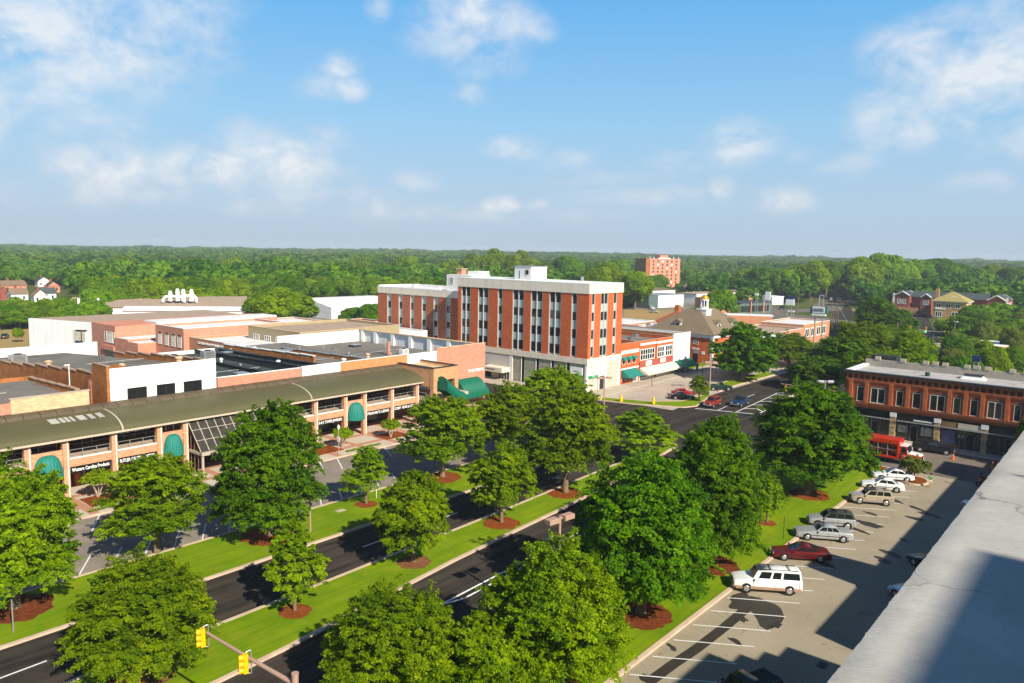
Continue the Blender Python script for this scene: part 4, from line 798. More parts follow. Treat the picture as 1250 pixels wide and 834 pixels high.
b = MB(); [b.box(xc - .3, xc + .3, 93.2, 93.8, .15, 3.7) for xc in (26, 33.5, 39, 48, 54, 61, 66, 71, 75.5, 81)]; b.build('inner_columns', 'brick_dark', ar)
# barrel canopy: quarter arc from the eave up to the back wall
arc = [(AY - .75 + 5.3 * (1 - math.cos(R(a))) * 1.0, 6.85 + 1.75 * math.sin(R(a))) for a in range(0, 91, 9)]
out = arc + [(y, z - .12) for y, z in arc[::-1]]
n = MB(); n.extrude_x(out, AX0, 84.1); n.build('barrel_canopy', 'olive', ar)
bx(AX0, 84.15, AY - .83, AY - .752, 6.68, 6.9).build('gutter', mat("gutter_cream", (0.55, 0.44, 0.33), .6), ar)
for xx in (36.9, 62.6, 84.12):
    r_ = MB(); ext = [(y - .02, z + .05) for y, z in arc]; r_.extrude_x(ext + [(y, z - .0) for y, z in arc[::-1]], xx - .09, xx + .09); r_.build('rib', 'conc', ar)
cr_ = MB(); x = AX0
while x < 84: cr_.extrude_x([(93.6, 8.55), (93.9, 8.95), (94.5, 9.15), (95.0, 9.15), (95.0, 8.5)], x, x + 1.62); x += 1.68
cr_.build('canopy_crest', 'olivedark', ar)
b = MB()
for k, (a, w) in enumerate(((30.3, .9), (31.4, .4), (31.95, .35), (32.5, .3), (33.2, .8), (34.4, .5), (35.3, .6))):
    i = 5; b.slab((a, arc[6][0], arc[6][1] + .03), (a + w, arc[6][0], arc[6][1] + .03), (a + w, arc[8][0], arc[8][1] + .03), (a, arc[8][0], arc[8][1] + .03), .02)
b.build('skylight_glare_panels', mat("skylight_glare_panel", (0.42, 0.42, 0.38), .3), ar)  # pale colour paints the sky reflection as bright patches on the canopy
def dome_awning(x, y, z0, h, r, par, nm='dome_awning'):
    """quarter-dome canvas hood with gathered ribs"""
    vs, fs = [], []; na, nz_ = 24, 10
    for i in range(nz_ + 1):
        t = i / nz_; rr_ = r * math.cos(t * math.pi / 2) ** .62 if i < nz_ else 0.02; z = z0 + h * math.sin(t * math.pi / 2) ** 1.05
        for j in range(na + 1):
            a = math.pi + math.pi * j / na; k = 1 + (.025 if j % 2 else -.025) * (1 - t * .5)
            vs.append((x + rr_ * k * math.cos(a), y + rr_ * k * 1.0 * math.sin(a), z + (.05 * (j % 2) if i == 0 else 0)))
    for i in range(nz_):
        for j in range(na): a = i * (na + 1) + j; fs.append((a, a + 1, a + na + 2, a + na + 1))
    MB().add(vs, fs).build(nm, 'green2', par)
for a, b_ in domes: dome_awning((a + b_) / 2, AY - .14, 2.75, 2.55, (b_ - a) / 2 - .38, ar)
# sign boards under the deck
def board(x0, x1, txt, zc=3.12, up=False, w=None):
    y = AY - .06 if not up else AY + .9
    o = bx(x0, x1, y, y + .1, zc - .38, zc + .4).build('sign_board', 'signblack', ar); text_obj('lettering', txt, .55, 'signwhite', o, ((x0 + x1) / 2, y - .03, zc), ROT_NEGY, .02, width=(x1 - x0) * .92, bold=.012)
board(31.4, 35.7, 'Western Carolina Products'); board(36.5, 40.9, 'BUTLER CAMERA & VIDEO'); board(64.0, 68.4, 'B & K TOWER JEWELERS'); board(72.8, 77.4, "FRANK'S LENS"); board(78.2, 82.7, 'COMET  NEWS & CAFE'); board(36.5, 40.9, 'MASSAGE THERAPY SPA', 6.3, True); board(78.2, 82.7, "DOUBLE  STAR'S", 6.3, True)
# glazed sloping entrance of the arcade
ge = thing('glass_entrance', 'sloping glass entrance canopy on steel bars under the arcade eave', 'canopy', (45, 86.5, 0))
T0, T1 = (AY - .1, 6.6), (86.3, 3.2)
MB().slab((44.9, T0[0], T0[1]), (44.9, T1[0], T1[1]), (58, T1[0], T1[1]), (58, T0[0], T0[1]), .05).build('glazing', mat("tinted_glazing", (0.05, 0.045, 0.035), .12, var=.5, vscale=.8, spec=.6), ge)
b = MB(); k = 0
xs_ = [44.85 + i * 1.1 for i in range(13)]
for x in xs_: b.tube([(x, T0[0], T0[1] + .05), (x, T1[0], T1[1] + .05)], .06, 6)
for t_ in (.33, .66): y = T0[0] + (T1[0] - T0[0]) * t_; z = T0[1] + (T1[1] - T0[1]) * t_; b.tube([(44.85, y, z + .05), (58, y, z + .05)], .04, 6)
b.build('bars', mat("mullion_grey_tan", (0.42, 0.36, 0.28), .5), ge)
b = MB(); b.box(44.8, 58.1, T1[0] - .35, T1[0] + .15, 2.75, 3.15); b.box(44.8, 45.0, T1[0], AY - .4, 2.75, 3.1); b.build('gutter_beam', 'conc', ge)
b = MB(); [b.box(x - .12, x + .12, T1[0] - .2, T1[0] + .05, .14, 2.75) for x in (45.0, 51.5, 57.9)]; b.build('posts', 'conc', ge)
b = MB(); [b.box(44.95 + .0, 45.0, y, y + .08, .2, 3.2 + (y - T1[0]) * 1.0) for y in (87.2, 88.1, 88.9)]; b.build('side_mullions', 'timber', ge)
b = MB(); b.box(45.5, 57.5, 90.5, 93.5, .15, .5); b.box(45.5, 57.5, 92.5, 94.4, 2.4, 2.6); b.build('inner_stair', 'wood', ge)
# ================================================================== stair portal and green tunnels
pt = thing('stair_portal', 'square orange brick stair tower at the arcade end with an open front corner', 'tower', (84, 86.3, 0))
b = MB(); b.box(83.9, 84.7, 86.3, 87.1, .1, 9.3); b.box(88.7, 89.4, 86.3, 87.0, .1, 9.3); b.box(84.7, 88.7, 86.35, 86.7, 7.2, 9.3); b.box(83.95, 84.3, 87.1, 94.9, 6.2, 9.3); b.box(89.0, 89.35, 87.0, 94.9, 5.5, 9.3); b.build('brick_frame', mat("portal_brick", (0.6, 0.32, 0.15), .85, var=.08, kind='brick'), pt)
bx(84.3, 89.0, 86.7, 94.9, 8.7, 8.9).build('roof', 'tan', pt); b = MB(); b.box(83.85, 89.45, 86.25, 86.75, 9.3, 9.4); b.box(83.85, 84.35, 86.75, 94.9, 9.3, 9.4); b.box(88.95, 89.45, 86.75, 94.9, 9.3, 9.4); b.build('coping', 'darkcoping', pt)
b = MB(); b.box(84, 93, 87.2, 94.6, 3.9, 4.4); b.build('landing', 'conc', pt); b = MB(); b.box(89.4, 93.6, 90.6, 90.8, 4.4, 5.2); b.box(93.3, 93.8, 90.4, 90.9, .1, 6.0); b.build('brick_rail', 'brick_peach', pt)
b = MB(); b.box(84.1, 84.3, 86.6, 94.4, 5.0, 5.06); b.build('rail', 'metal', pt)
def tunnel(label, p0, p1, r, hood, a0=-40, a1=220, rs=1.0):
    """ribbed canvas tunnel from p0 to p1 (upright hoops) with a rounded, drooping end hood"""
    t = thing('tunnel_awning', label, 'awning', (p0[0], p0[1], 0)); p0 = Vector(p0); p1 = Vector(p1); d = p1 - p0; n = int(d.length / .2); na = 22; side = Vector((0, 1, 0)); dn = d.normalized(); up = Vector((0, 0, 1)); vs, fs = [], []
    for i in range(n + 1):
        c = p0 + d * (i / n); rr_ = r * (1.015 if i % 2 else .98)
        for j in range(na + 1): a = R(a0 + (a1 - a0) * j / na); vs.append(tuple(c + side * (rr_ * math.cos(a)) + up * (rr_ * math.sin(a))))
    for i in range(n):
        for j in range(na): a = i * (na + 1) + j; fs.append((a, a + 1, a + na + 2, a + na + 1))
    fs.append(tuple(range(na, -1, -1))); MB().add(vs, fs).build('canvas', 'green', t)
    vs, fs = [], []; nb = 20
    for i in range(9):
        th_ = math.pi / 2 * i / 8
        for j in range(nb + 1):
            a = R(-100 + 200 * j / nb); rr_ = r * rs * math.cos(th_) * (1.02 if j % 2 else .975) + .01; zz = r * rs * math.sin(th_)
            vs.append((p1.x + rr_ * math.cos(a) * hood, p1.y + rr_ * math.sin(a), p1.z - r * .35 + zz * 1.1))
    for i in range(8):
        for j in range(nb): a = i * (nb + 1) + j; fs.append((a, a + 1, a + nb + 2, a + nb + 1))
    MB().add(vs, fs).build('end_hood', 'green', t); return t
q0 = PV(531, 464, 85.9); q1 = PV(553, 483, 85.9)
tunnel('steep ribbed green canvas tunnel over the stairs, ending in a round hood', (q0[0] * .72 + q1[0] * .28, 85.5, q0[1] * .72 + q1[1] * .28), (q1[0] + .5, 85.5, q1[1] - .35), 1.4, 1.5, rs=1.05)
tunnel('level green barrel awning over the department store entrance', (97.2, 94.6, 2.4), (103.0, 94.6, 2.4), 2.5, .95, 90, 200, rs=1.0)
# ================================================================== ROW ACROSS THE BACK STREET
bw = thing('white_corner_building', 'big white sided building with brick upper part and pale panel doorway across the back street', 'building', (72, 165, 0))
BX = 75.2
MB().prism([(68.4, 217.5), (75.2, 196.3), (116, 196.3), (116, 217.5)], 0, 9.0).build('wall', 'whitewall', bw); bx(BX, 118, 183, 196.2, 0, 9.2).build('wall', 'brick_salmon', bw); MB().prism([(69.2, 217), (75.8, 196.8), (115.5, 196.8), (115.5, 217)], 9.0, 9.05).build('roof', 'rooftan', bw)
window_x(bw, BX, 187.6, 188.6, 5.2, 7.6, 1, 3, gl="glass2"); window_x(bw, BX, 184.6, 186.8, 5.2, 7.6, 4, 3, gl="glass2"); window_x(bw, BX, 183.3, 184.0, 5.2, 7.6, 1, 3, gl="glass2")
MB().prism([(73.2, 202.0), (74.4, 198.3), (74.55, 198.35), (73.35, 202.05)], 3.0, 7.0).build('pale_panel', 'stone_light', bw); MB().prism([(73.3, 201.4), (74.1, 199.0), (74.2, 199.0), (73.4, 201.45)], 3.6, 4.4).build('round_sign', 'signblue', bw)
b = MB(); b.box(BX - .5, BX, 183, 189.3, 3.4, 4.4); b.build('fascia', 'brick_salmon', bw); bx(BX - .1, BX, 183.4, 188.8, .1, 3.3).build('shopfront', 'glass2', bw)
for x in (92, 95, 98.5, 101, 105): window_y(bw, 183, x - .5, x + .5, 6.2, 7.2, 1, 1, fr="conc", gl="glass2")
bb = thing('brick_row_building', 'long low brick shops stepping down along the back street with blue awnings', 'shop', (75, 160, 0))
for i, (y0, y1, h) in enumerate(((176, 182.8, 6.6), (171, 175.9, 6.2))):
    bx(75, 99, y0, y1, 0, h).build('wall', 'brick_salmon', bb); bx(75.3, 98.7, y0 + .3, y1 - .3, h, h + .04).build('roof', 'roofwhite', bb); bx(74.9, 75, y0 + .5, y1 - .4, .2, 2.6).build('shopfront', 'glass2', bb)
    awning(bb, 74.9, 75, y0, 3.2, 2.6, .1, 'signblue') if 0 else MB().add([(75, y0 + .4, 3.5), (75, y1 - .4, 3.5), (73.8, y1 - .4, 2.6), (73.8, y0 + .4, 2.6), (73.8, y0 + .4, 2.2), (73.8, y1 - .4, 2.2)], [(0, 1, 2, 3), (3, 2, 5, 4)]).build('awning', 'signblue', bb)
bx(85, 118, 190, 183.2, 9.2, 9.6).build('white_edge', 'roofwhite', bb)
lw = thing('law_office', 'orange brick corner building with four arched windows and a long lettered side wing', 'building', (80, 160, 0))
shell(lw, 79.0, 104, 158, 171, 10.3, .5, wall='brick_salmon', roof='roofwhite', cope='white')
for y in (168.8, 165.6, 162.6, 159.8):
    f = window_x(lw, 79.0, y - .75, y + .75, 6.2, 8.4, 3, 4, fr="white", gl="glass2"); vs = [(78.92, y + .75 * math.cos(R(a)), 8.4 + .5 * math.sin(R(a))) for a in range(0, 181, 20)]; MB().add(vs + [(78.99, p[1], p[2]) for p in vs], [tuple(range(10))] + [(i, 10 + i, 11 + i, i + 1) for i in range(9)]).build('arch_glass', 'glass2', f)
bx(78.85, 79.0, 158.4, 170.6, 2.2, 3.6).build('shopfront', 'glass2', lw); shell(lw, 80.2, 100, 134, 157.9, 8.4, .5, wall='brick_orange', roof='roofwhite', cope='conc')
text_obj('lettering', 'GORDON LAW BUILDING', .75, 'signwhite', lw, (80.1, 148.6, 7.6), ROT_NEGX, .04, width=11)
tb_ = thing('tan_stucco_building', 'olive tan stucco building with three tall white framed windows', 'building', (91, 125, 0))
shell(tb_, 91.0, 118, 133, 152.5, 10.7, .5, wall='olive_tan', roof='rooftan', cope='tan')
for y in (149.2, 144.8, 140.6): window_x(tb_, 91.0, y - 1.0, y + 1.0, 6.2, 9.0, 3, 4, fr="white", gl="glass2", w=.14)
for x0, x1, y0, y1, h, w_, r_, lb in ((118.5, 128, 134, 152, 8.6, 'whitewall', 'roofwhite', 'low white roofed annex with a clerestory edge near the office wing'), (100, 128, 160, 178, 7.6, 'brick_salmon', 'roofwhite', 'pink walled flat block with a white roof beyond the tan building'), (104, 135, 182, 200, 7.0, 'brick_salmon', 'roofwhite', 'long flat block with a salmon rear wall and white roof'), (134, 160, 158, 176, 5.2, 'brick_dark', 'rooftan', 'small dark brick store left of the office wing'), (146, 158, 184, 196, 5.6, 'brick_dark', 'rooftan', 'square dark brick block peeping beside the office wing')):
    t = thing('low_building', lb, 'building', (x0, y0, 0)); shell(t, x0, x1, y0, y1, h, .4, wall=w_, roof=r_, cope='white')
# factory with fume ducts
def long_hall(t, pa, pb, depth, h, rise, wall, roof):
    a = Vector(G(*pa)); b_ = Vector(G(*pb)); u = (b_ - a).normalized(); n = Vector((-u.y, u.x)); n = n if n.dot(a) > 0 else -n; c = b_ + n * depth; d = a + n * depth
    MB().prism([tuple(a), tuple(b_), tuple(c), tuple(d)], 0, h).build('wall', wall, t); o = .6; A, B_, C_, D_ = a - u * o - n * o, b_ + u * o - n * o, c + u * o + n * o, d - u * o + n * o; m0, m1 = (A + D_) / 2, (B_ + C_) / 2
    MB().add([(*A, h), (*B_, h), (*C_, h), (*D_, h), (*m0, h + rise), (*m1, h + rise)], [(0, 1, 5, 4), (1, 2, 5), (2, 3, 4, 5), (3, 0, 4), (3, 2, 1, 0)]).build('roof', roof, t); return a, b_
fc = thing('factory', 'long white walled factory with a shallow tan roof', 'factory', (95, 235, 0)); long_hall(fc, (79, 398), (306, 394), 55, 6.2, 2.0, 'whitewall', 'rooftan')
wf = thing('warehouse', 'white warehouse front with a shallow pale roof before the factory', 'warehouse', (112, 214, 0)); long_hall(wf, (150, 400), (300, 400), 10, 5.8, 1.2, 'whitewall', 'roofwhite')
fd_ = thing('fume_ducts', 'cluster of white fume ducts with upright stacks on the factory roof', 'ducts', (*G(215, 368, 7.6), 7.3))
b = MB()
gx = lambda px, z: G(px, 366, z)
def at9(px, dz): x, y = G(px, 368, 7.6); return (x - fd_.location.x, y - fd_.location.y, dz)
b.tube([at9(199, 0), at9(199, 1.0), at9(202, 2.0), at9(210, 2.2), at9(224, 1.9)], .55, 8); b.tube([at9(225, 0), at9(225, 2.4), at9(237, 2.4), at9(240, 1.2)], .6, 8); b.tube([at9(232, .3), at9(235, 2.0), at9(239, 1.6), at9(240, 0)], .5, 8)
for px, h in ((208, 4.2), (217, 5.0), (224, 4.8), (234, 4.8)): b.tube([at9(px, .5), at9(px, h - 1), at9(px, h)], [.75, .75, .5], 10)
b.build('duct', 'white', fd_, world=False)
for px, py, h in ((96, 366, 2.4), (120, 366, 2.4)): x, y = G(px, 371, 7.4); roof_vent(x, y, 7.0, h, .42, "square white stack on the factory roof" + (" nearer the houses" if px < 100 else " nearer the ducts"), None, 'white', False)
cv = thing('curved_roof_shed', 'wide white shed with a smooth curved roof behind the maple', 'shed', (214, 280, 0))
cv_p = [G(393, 372, 5)]
prof = [(250 + i * 4.2, 4.5 + 2.6 * math.sin(math.pi * i / 10)) for i in range(11)]
MB().extrude_x([(250, 0)] + prof + [(292, 0)], 186, 226).build('shell', 'roofwhite', cv)

# conduits, hatches and patches on the flat shop roofs
rc = random.Random(17)
for k, (x0, x1, y, z) in enumerate(((54, 64, 104, 9.52), (74, 84, 106, 9.32), (87, 102, 114, 8.12), (88, 100, 101, 8.12), (42, 50, 112, 11.35), (8, 30, 104, 9.92))):
    t = thing('roof_conduit', 'thin grey conduit run lying on the ' + ('dark felt roof', 'gravel roof over the orange brick shop', 'store roof near its middle', 'store roof nearest the front', 'roof of the white fronted building', 'tan building roof')[k], 'pipe', (x0, y, z)); b = MB(); b.tube([(x0, y, z + .12), ((x0 + x1) / 2, y + rc.uniform(-.3, .3), z + .12), (x1, y + .2, z + .12)], .06, 6); [b.box(x - .1, x + .1, y - .15, y + .35, z, z + .07) for x in np.arange(x0 + .5, x1, 2.2)]; b.build('pipe_run', 'metal', t)
for k, (x, y, z, w_) in enumerate(((58, 99.5, 9.52, 1.6), (77.5, 118, 9.32, 2.0), (98, 124, 8.12, 1.8), (68, 121, 9.52, 1.4))):
    t = thing('roof_hatch', 'square metal roof hatch on the ' + ('dark felt roof near the front', 'gravel roof near the tarred walls', 'store roof near the pilastered corner', 'roof by the white rear parapet')[k], 'hatch', (x, y, z)); MB().box(x - w_ / 2, x + w_ / 2, y - w_ / 2, y + w_ / 2, z, z + .4).build('curb', 'darkcoping', t); MB().box(x - w_ / 2 - .08, x + w_ / 2 + .08, y - w_ / 2 - .08, y + w_ / 2 + .08, z + .4, z + .5).build('lid', 'metal', t)
M['window_cream'] = lambda: mat('window_cream', (.66, .6, .5), .6, var=.1)
M['bronze'] = lambda: mat('bronze_frame', (.16, .15, .13), .5, metal=.3, var=.1)
# ================================================================== OLD BRICK BLOCK (right)
ob = thing('old_brick_block', 'old dark red brick block with arched windows, brick corbels and a grey roof', 'building', (127.6, 36.2, 0))
FX, OY0, OY1 = 127.6, -14.0, 36.2
bx(FX, FX + .4, OY0, OY1, 4.5, 10.0).build('upper_wall', 'brick_dark', ob); b = MB(); b.box(FX + .4, 137.8, OY1 - .4, OY1, 0, 9.9); b.build('side_wall', 'brick_dark', ob)
bx(FX + .4, 137.8, OY0, OY1 - .4, 9.3, 9.9).build('roof', mat("silver_roof", (0.42, 0.4, 0.38), .8, var=.12, stain=.3), ob)
MB().box(FX - .45, FX + .5, OY0, OY1 + .3, 10.0, 10.25).build('cornice', 'darkmetal', ob); bx(FX + .5, 137.8, OY1 - .6, OY1 + .3, 10.0, 10.3).build('side_parapet', 'roofwhite', ob)
stepw = MB(); stepw.box(137.8, 138.2, OY0, OY1, 0, 11.1); stepw.build('rear_parapet', mat("rear_parapet_render", (0.36, 0.32, 0.26), .9, var=.2, vscale=.25), ob)
b = MB(); [b.box(137.7, 138.3, y - .4, y + .4, 11.1, 11.6) for y in (34.3, 30.4, 27, 25.6, 24.2, 21.1, 19.7, 18.3, 15, 13.2, 11.4, 9.6, 7.8)]; b.build('merlons', 'conc', ob)
bx(138.6, 141, 31.6, 35.6, 10.0, 11.7).build('roof_curb', 'darkcoping', ob)
bays = [(33.35, 34.45, 1), (30.2, 32.5, 2), (27.7, 28.7, 1), (25.2, 26.4, 1), (21.9, 24.1, 2), (19.9, 20.9, 1), (17.7, 18.7, 1), (14.6, 16.6, 2), (12.4, 13.3, 1), (10.2, 11.1, 1), (7.2, 9.2, 2), (5, 5.9, 1), (2.8, 3.7, 1)]
cols = [(33.0 + .0 - .15)] and [33.0, 29.45, 27.05, 24.65, 21.4, 19.3, 17.15, 14.1, 11.75, 9.7, 6.55, 4.4, 2.2, 35.4]
b = MB()
for y in cols: b.box(FX - .32, FX, y - .27, y + .27, 5.0, 8.75)
b.build('pilasters', 'brick_dark', ob)
b = MB(); b.box(FX - .22, FX, OY0, OY1, 4.9, 5.25); b.box(FX - .34, FX, OY0, OY1, 5.25, 5.4); y = 1.0
while y < 36: b.box(FX - .32, FX - .22, y, y + .16, 4.95, 5.25); y += .34
b.box(FX - .14, FX, OY0, OY1, 8.75, 8.92)
y = 1.0
while y < 36.0: b.box(FX - .22, FX - .14, y, y + .13, 8.62, 8.8); y += .3
b.box(FX - .2, FX, OY0, OY1, 9.72, 10.0); b.build('corbel_band', mat("corbel_brick", (0.3, 0.1, 0.045), .85, var=.2), ob)
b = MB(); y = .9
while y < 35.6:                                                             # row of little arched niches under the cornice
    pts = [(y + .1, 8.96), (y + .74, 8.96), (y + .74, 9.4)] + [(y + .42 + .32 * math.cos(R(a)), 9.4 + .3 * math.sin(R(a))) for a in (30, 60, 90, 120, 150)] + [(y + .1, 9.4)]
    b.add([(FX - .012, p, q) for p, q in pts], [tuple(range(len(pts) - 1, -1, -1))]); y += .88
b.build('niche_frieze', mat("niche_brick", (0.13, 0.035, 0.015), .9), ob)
b = MB(); y = .9
while y < 35.6: b.box(FX - .16, FX, y + .74, y + .98, 8.92, 9.72); b.box(FX - .16, FX, y + .12, y + .74, 8.9, 9.0); y += .88
b.build('corbel_frieze', 'brick_dark', ob)
for y0, y1, n in bays:
    f = window_x(ob, FX, y0 + (.18 if n == 2 else .08), y1 - (.18 if n == 2 else .08), 5.5, 7.75, n, 1, fr='window_cream', gl='glass', w=.07 if n == 1 else .11)
    c = (y0 + y1) / 2; r_ = (y1 - y0) / 2 + .12; hh = .34; seg = [(c + r_ * math.cos(R(a)), 7.66 + hh * math.sin(R(a))) for a in range(0, 181, 20)]
    MB().add([(FX - .05, p, q) for p, q in seg] + [(FX - .005, p, q) for p, q in seg], [tuple(range(len(seg)))] + [(i, len(seg) + i, len(seg) + i + 1, i + 1) for i in range(len(seg) - 1)]).build('arch_panel', 'darkmetal', f)
    hood = MB(); o2 = [(c + (r_ + .2) * math.cos(R(a)), 7.66 + (hh + .2) * math.sin(R(a))) for a in range(0, 181, 20)]; i2 = [(c + (r_ + .02) * math.cos(R(a)), 7.66 + (hh + .03) * math.sin(R(a))) for a in range(0, 181, 20)]
    for i in range(9): hood.add([(FX - .14, *o2[i]), (FX - .14, *o2[i + 1]), (FX - .14, *i2[i + 1]), (FX - .14, *i2[i]), (FX, *o2[i]), (FX, *o2[i + 1]), (FX, *i2[i + 1]), (FX, *i2[i])], [(0, 1, 2, 3), (0, 4, 5, 1), (3, 2, 6, 7)])
    hood.build('window_hood', MATS["corbel_brick"], f)
# shop level: recessed dark fronts between rough stone piers
bx(FX + 1.2, FX + 1.5, OY0, OY1, 0, 4.5).build('shop_back_wall', mat("dark_green_timber", (0.035, 0.04, 0.03), .8, var=.3), ob); bx(FX + .0, FX + .4, OY0, OY1, 4.35, 4.5).build('lintel', 'darkmetal', ob)
for y in (35.3, 28.9, 22.75, 16.6, 10.4, 4.2):
    p = MB()
    for k in range(9): w = .36 + .05 * ((k * 7) % 3) / 2; p.box(FX - .12 - .05 * (k % 2), FX + .5, y - w, y + w, .05 + k * .4, .05 + k * .4 + .37)
    p.build('stone_pier', 'sandstone', ob); bx(FX - .2, FX + .5, y - .45, y + .45, 3.66, 4.3).build('pier_capital', 'white', ob)
bx(FX - .3, FX - .05, 0, 28.3, 3.1, 3.25).build('shop_canopy_edge', 'metal', ob); bx(FX - .3, FX - .05, 29.3, 36, 3.1, 3.25).build('shop_canopy_edge', 'metal', ob)
b = MB(); b.box(FX + .02, FX + .3, 23.2, 28.4, 3.3, 4.3); b.box(FX + .02, FX + .3, 10.8, 16.1, 3.3, 4.3); b.build('dark_transom', 'signblack', ob)
bx(FX - .02, FX + .2, 18.3, 22.2, 3.3, 4.1).build('blank_sign_board', mat("tan_transom", (0.2, 0.13, 0.06), .8, var=.4), ob)
sg = bx(FX - .1, FX + .1, 17.0, 20.0, 3.3, 4.05).build('sign_board', mat("pale_sign", (0.5, 0.45, 0.36), .7, var=.2), ob)
bx(FX - .12, FX + .1, 23.4, 26.0, 3.45, 3.6).build('white_strip_sign', 'signwhite', ob)
def storefront(y0, y1, door, white=False):
    f = MB(); f.box(FX + .6, FX + .75, y0, y1, .1, .5)
    f.build('stall_riser', 'darkmetal', ob); n = 4; b = MB()
    for k in range(n + 1): y = y0 + (y1 - y0) * k / n; b.box(FX + .55, FX + .7, y - .05, y + .05, .1, 3.0)
    b.box(FX + .55, FX + .7, y0, y1, 3.0, 3.1); b.box(FX + .55, FX + .7, y0, y1, .5, .58); o = b.build('shop_window', 'bronze', ob); bx(FX + .62, FX + .64, y0, y1, .58, 3.0).build('pane', 'glass2', o)
    d = MB(); d.box(FX + .5, FX + .6, door, door + .1, .1, 2.6); d.box(FX + .5, FX + .6, door + 1.0, door + 1.1, .1, 2.6); d.box(FX + .5, FX + .6, door, door + 1.1, 2.5, 2.62); o = d.build('shop_door', 'bronze', ob); bx(FX + .53, FX + .56, door + .1, door + 1.0, .15, 2.5).build('pane', 'dark', o)
storefront(23.3, 28.3, 25.4); storefront(17.3, 22.2, 17.8); storefront(11, 16, 13); storefront(29.5, 34.8, 31)
b = MB(); b.box(FX + .585, FX + .6, 26.9, 28.2, 1.3, 2.4); b.box(FX + .585, FX + .6, 23.5, 25.0, 1.2, 2.5); b.build('display_boards', mat("pale_display", (0.35, 0.36, 0.34), .6, var=.5, vscale=1.2), ob)
b = MB(); b.box(FX + .585, FX + .6, 20.4, 22.1, .7, 2.6); b.build('blue_display', mat("blue_window_film", (0.12, 0.15, 0.3), .3, var=.3), ob)
[text_obj('letter', c_, .7, 'signwhite', ob, (FX + .58, y_, 1.9), ROT_NEGX, .01) for c_, y_ in (('P', 19.85), ('C', 19.35))]
roof_vent(132.6, G(1138.5, 456, 9.9)[1], 9.9, .6, .36, "squat dark green roof vent on the old brick block", None, mat("dark_green_metal", (0.01, 0.06, 0.045), .5), False)
t = thing('skylight', 'flat topped glazed roof lantern on the old brick block', 'skylight', (134.6, 19.6, 9.9)); MB().add([(-1.1, -1.7, 0), (1.1, -1.7, 0), (1.1, 1.7, 0), (-1.1, 1.7, 0), (-.6, -1.1, .6), (.6, -1.1, .6), (.6, 1.1, .6), (-.6, 1.1, .6)], [(0, 1, 5, 4), (1, 2, 6, 5), (2, 3, 7, 6), (3, 0, 4, 7)]).build('glazing', 'roofwhite', t, world=False); MB().box(-.8, .8, -1.3, 1.3, .6, .72).build('cap', 'darkmetal', t, world=False)
# ================================================================== FAR BUILDINGS
def gable(par, x0, x1, y0, y1, h, rh, along='x', wall='brick_far', roof='slate', ov=.4, trim=None, base=0):
    bx(x0, x1, y0, y1, base, h).build('wall', wall, par)
    if along == 'x':
        ym = (y0 + y1) / 2; v = [(x0 - ov, y0 - ov, h), (x1 + ov, y0 - ov, h), (x1 + ov, y1 + ov, h), (x0 - ov, y1 + ov, h), (x0 - ov, ym, h + rh), (x1 + ov, ym, h + rh)]; f = [(0, 1, 5, 4), (2, 3, 4, 5), (3, 2, 1, 0)]; ge_ = [(x0, y0, h), (x0, y1, h), (x0, ym, h + rh * .93)], [(x1, y0, h), (x1, y1, h), (x1, ym, h + rh * .93)]
    else:
        xm = (x0 + x1) / 2; v = [(x0 - ov, y0 - ov, h), (x1 + ov, y0 - ov, h), (x1 + ov, y1 + ov, h), (x0 - ov, y1 + ov, h), (xm, y0 - ov, h + rh), (xm, y1 + ov, h + rh)]; f = [(0, 4, 5, 3), (1, 2, 5, 4), (3, 2, 1, 0)]; ge_ = [(x0, y0, h), (x1, y0, h), (xm, y0, h + rh * .93)], [(x0, y1, h), (x1, y1, h), (xm, y1, h + rh * .93)]
    MB().add(v, f).build('roof', roof, par); g_ = MB(); [g_.add(e, [(0, 1, 2)]) for e in ge_]; g_.build('gable_wall', wall, par)
    if trim:
        b = MB()
        for e in ge_:
            a, c, p = map(Vector, e); d = Vector((-.45, 0, 0)) if along == 'x' else Vector((0, -.45, 0)); b.tube([a + d, p + d], .25, 4); b.tube([c + d, p + d], .25, 4)
        b.build('gable_trim', trim, par)
def hip(par, x0, x1, y0, y1, h, rh, wall, roof, ov=.6, base=0):
    bx(x0, x1, y0, y1, base, h).build('wall', wall, par); w = min(x1 - x0, y1 - y0) / 2
    if x1 - x0 >= y1 - y0: r_ = [(x0 + w, (y0 + y1) / 2, h + rh), (x1 - w + .01, (y0 + y1) / 2, h + rh)]; f = [(0, 1, 5, 4), (1, 2, 5), (2, 3, 4, 5), (3, 0, 4), (3, 2, 1, 0)]
    else: r_ = [((x0 + x1) / 2, y0 + w, h + rh), ((x0 + x1) / 2, y1 - w + .01, h + rh)]; f = [(0, 1, 4), (1, 2, 5, 4), (2, 3, 5), (3, 0, 4, 5), (3, 2, 1, 0)]
    MB().add([(x0 - ov, y0 - ov, h), (x1 + ov, y0 - ov, h), (x1 + ov, y1 + ov, h), (x0 - ov, y1 + ov, h)] + r_, f).build('roof', roof, par)
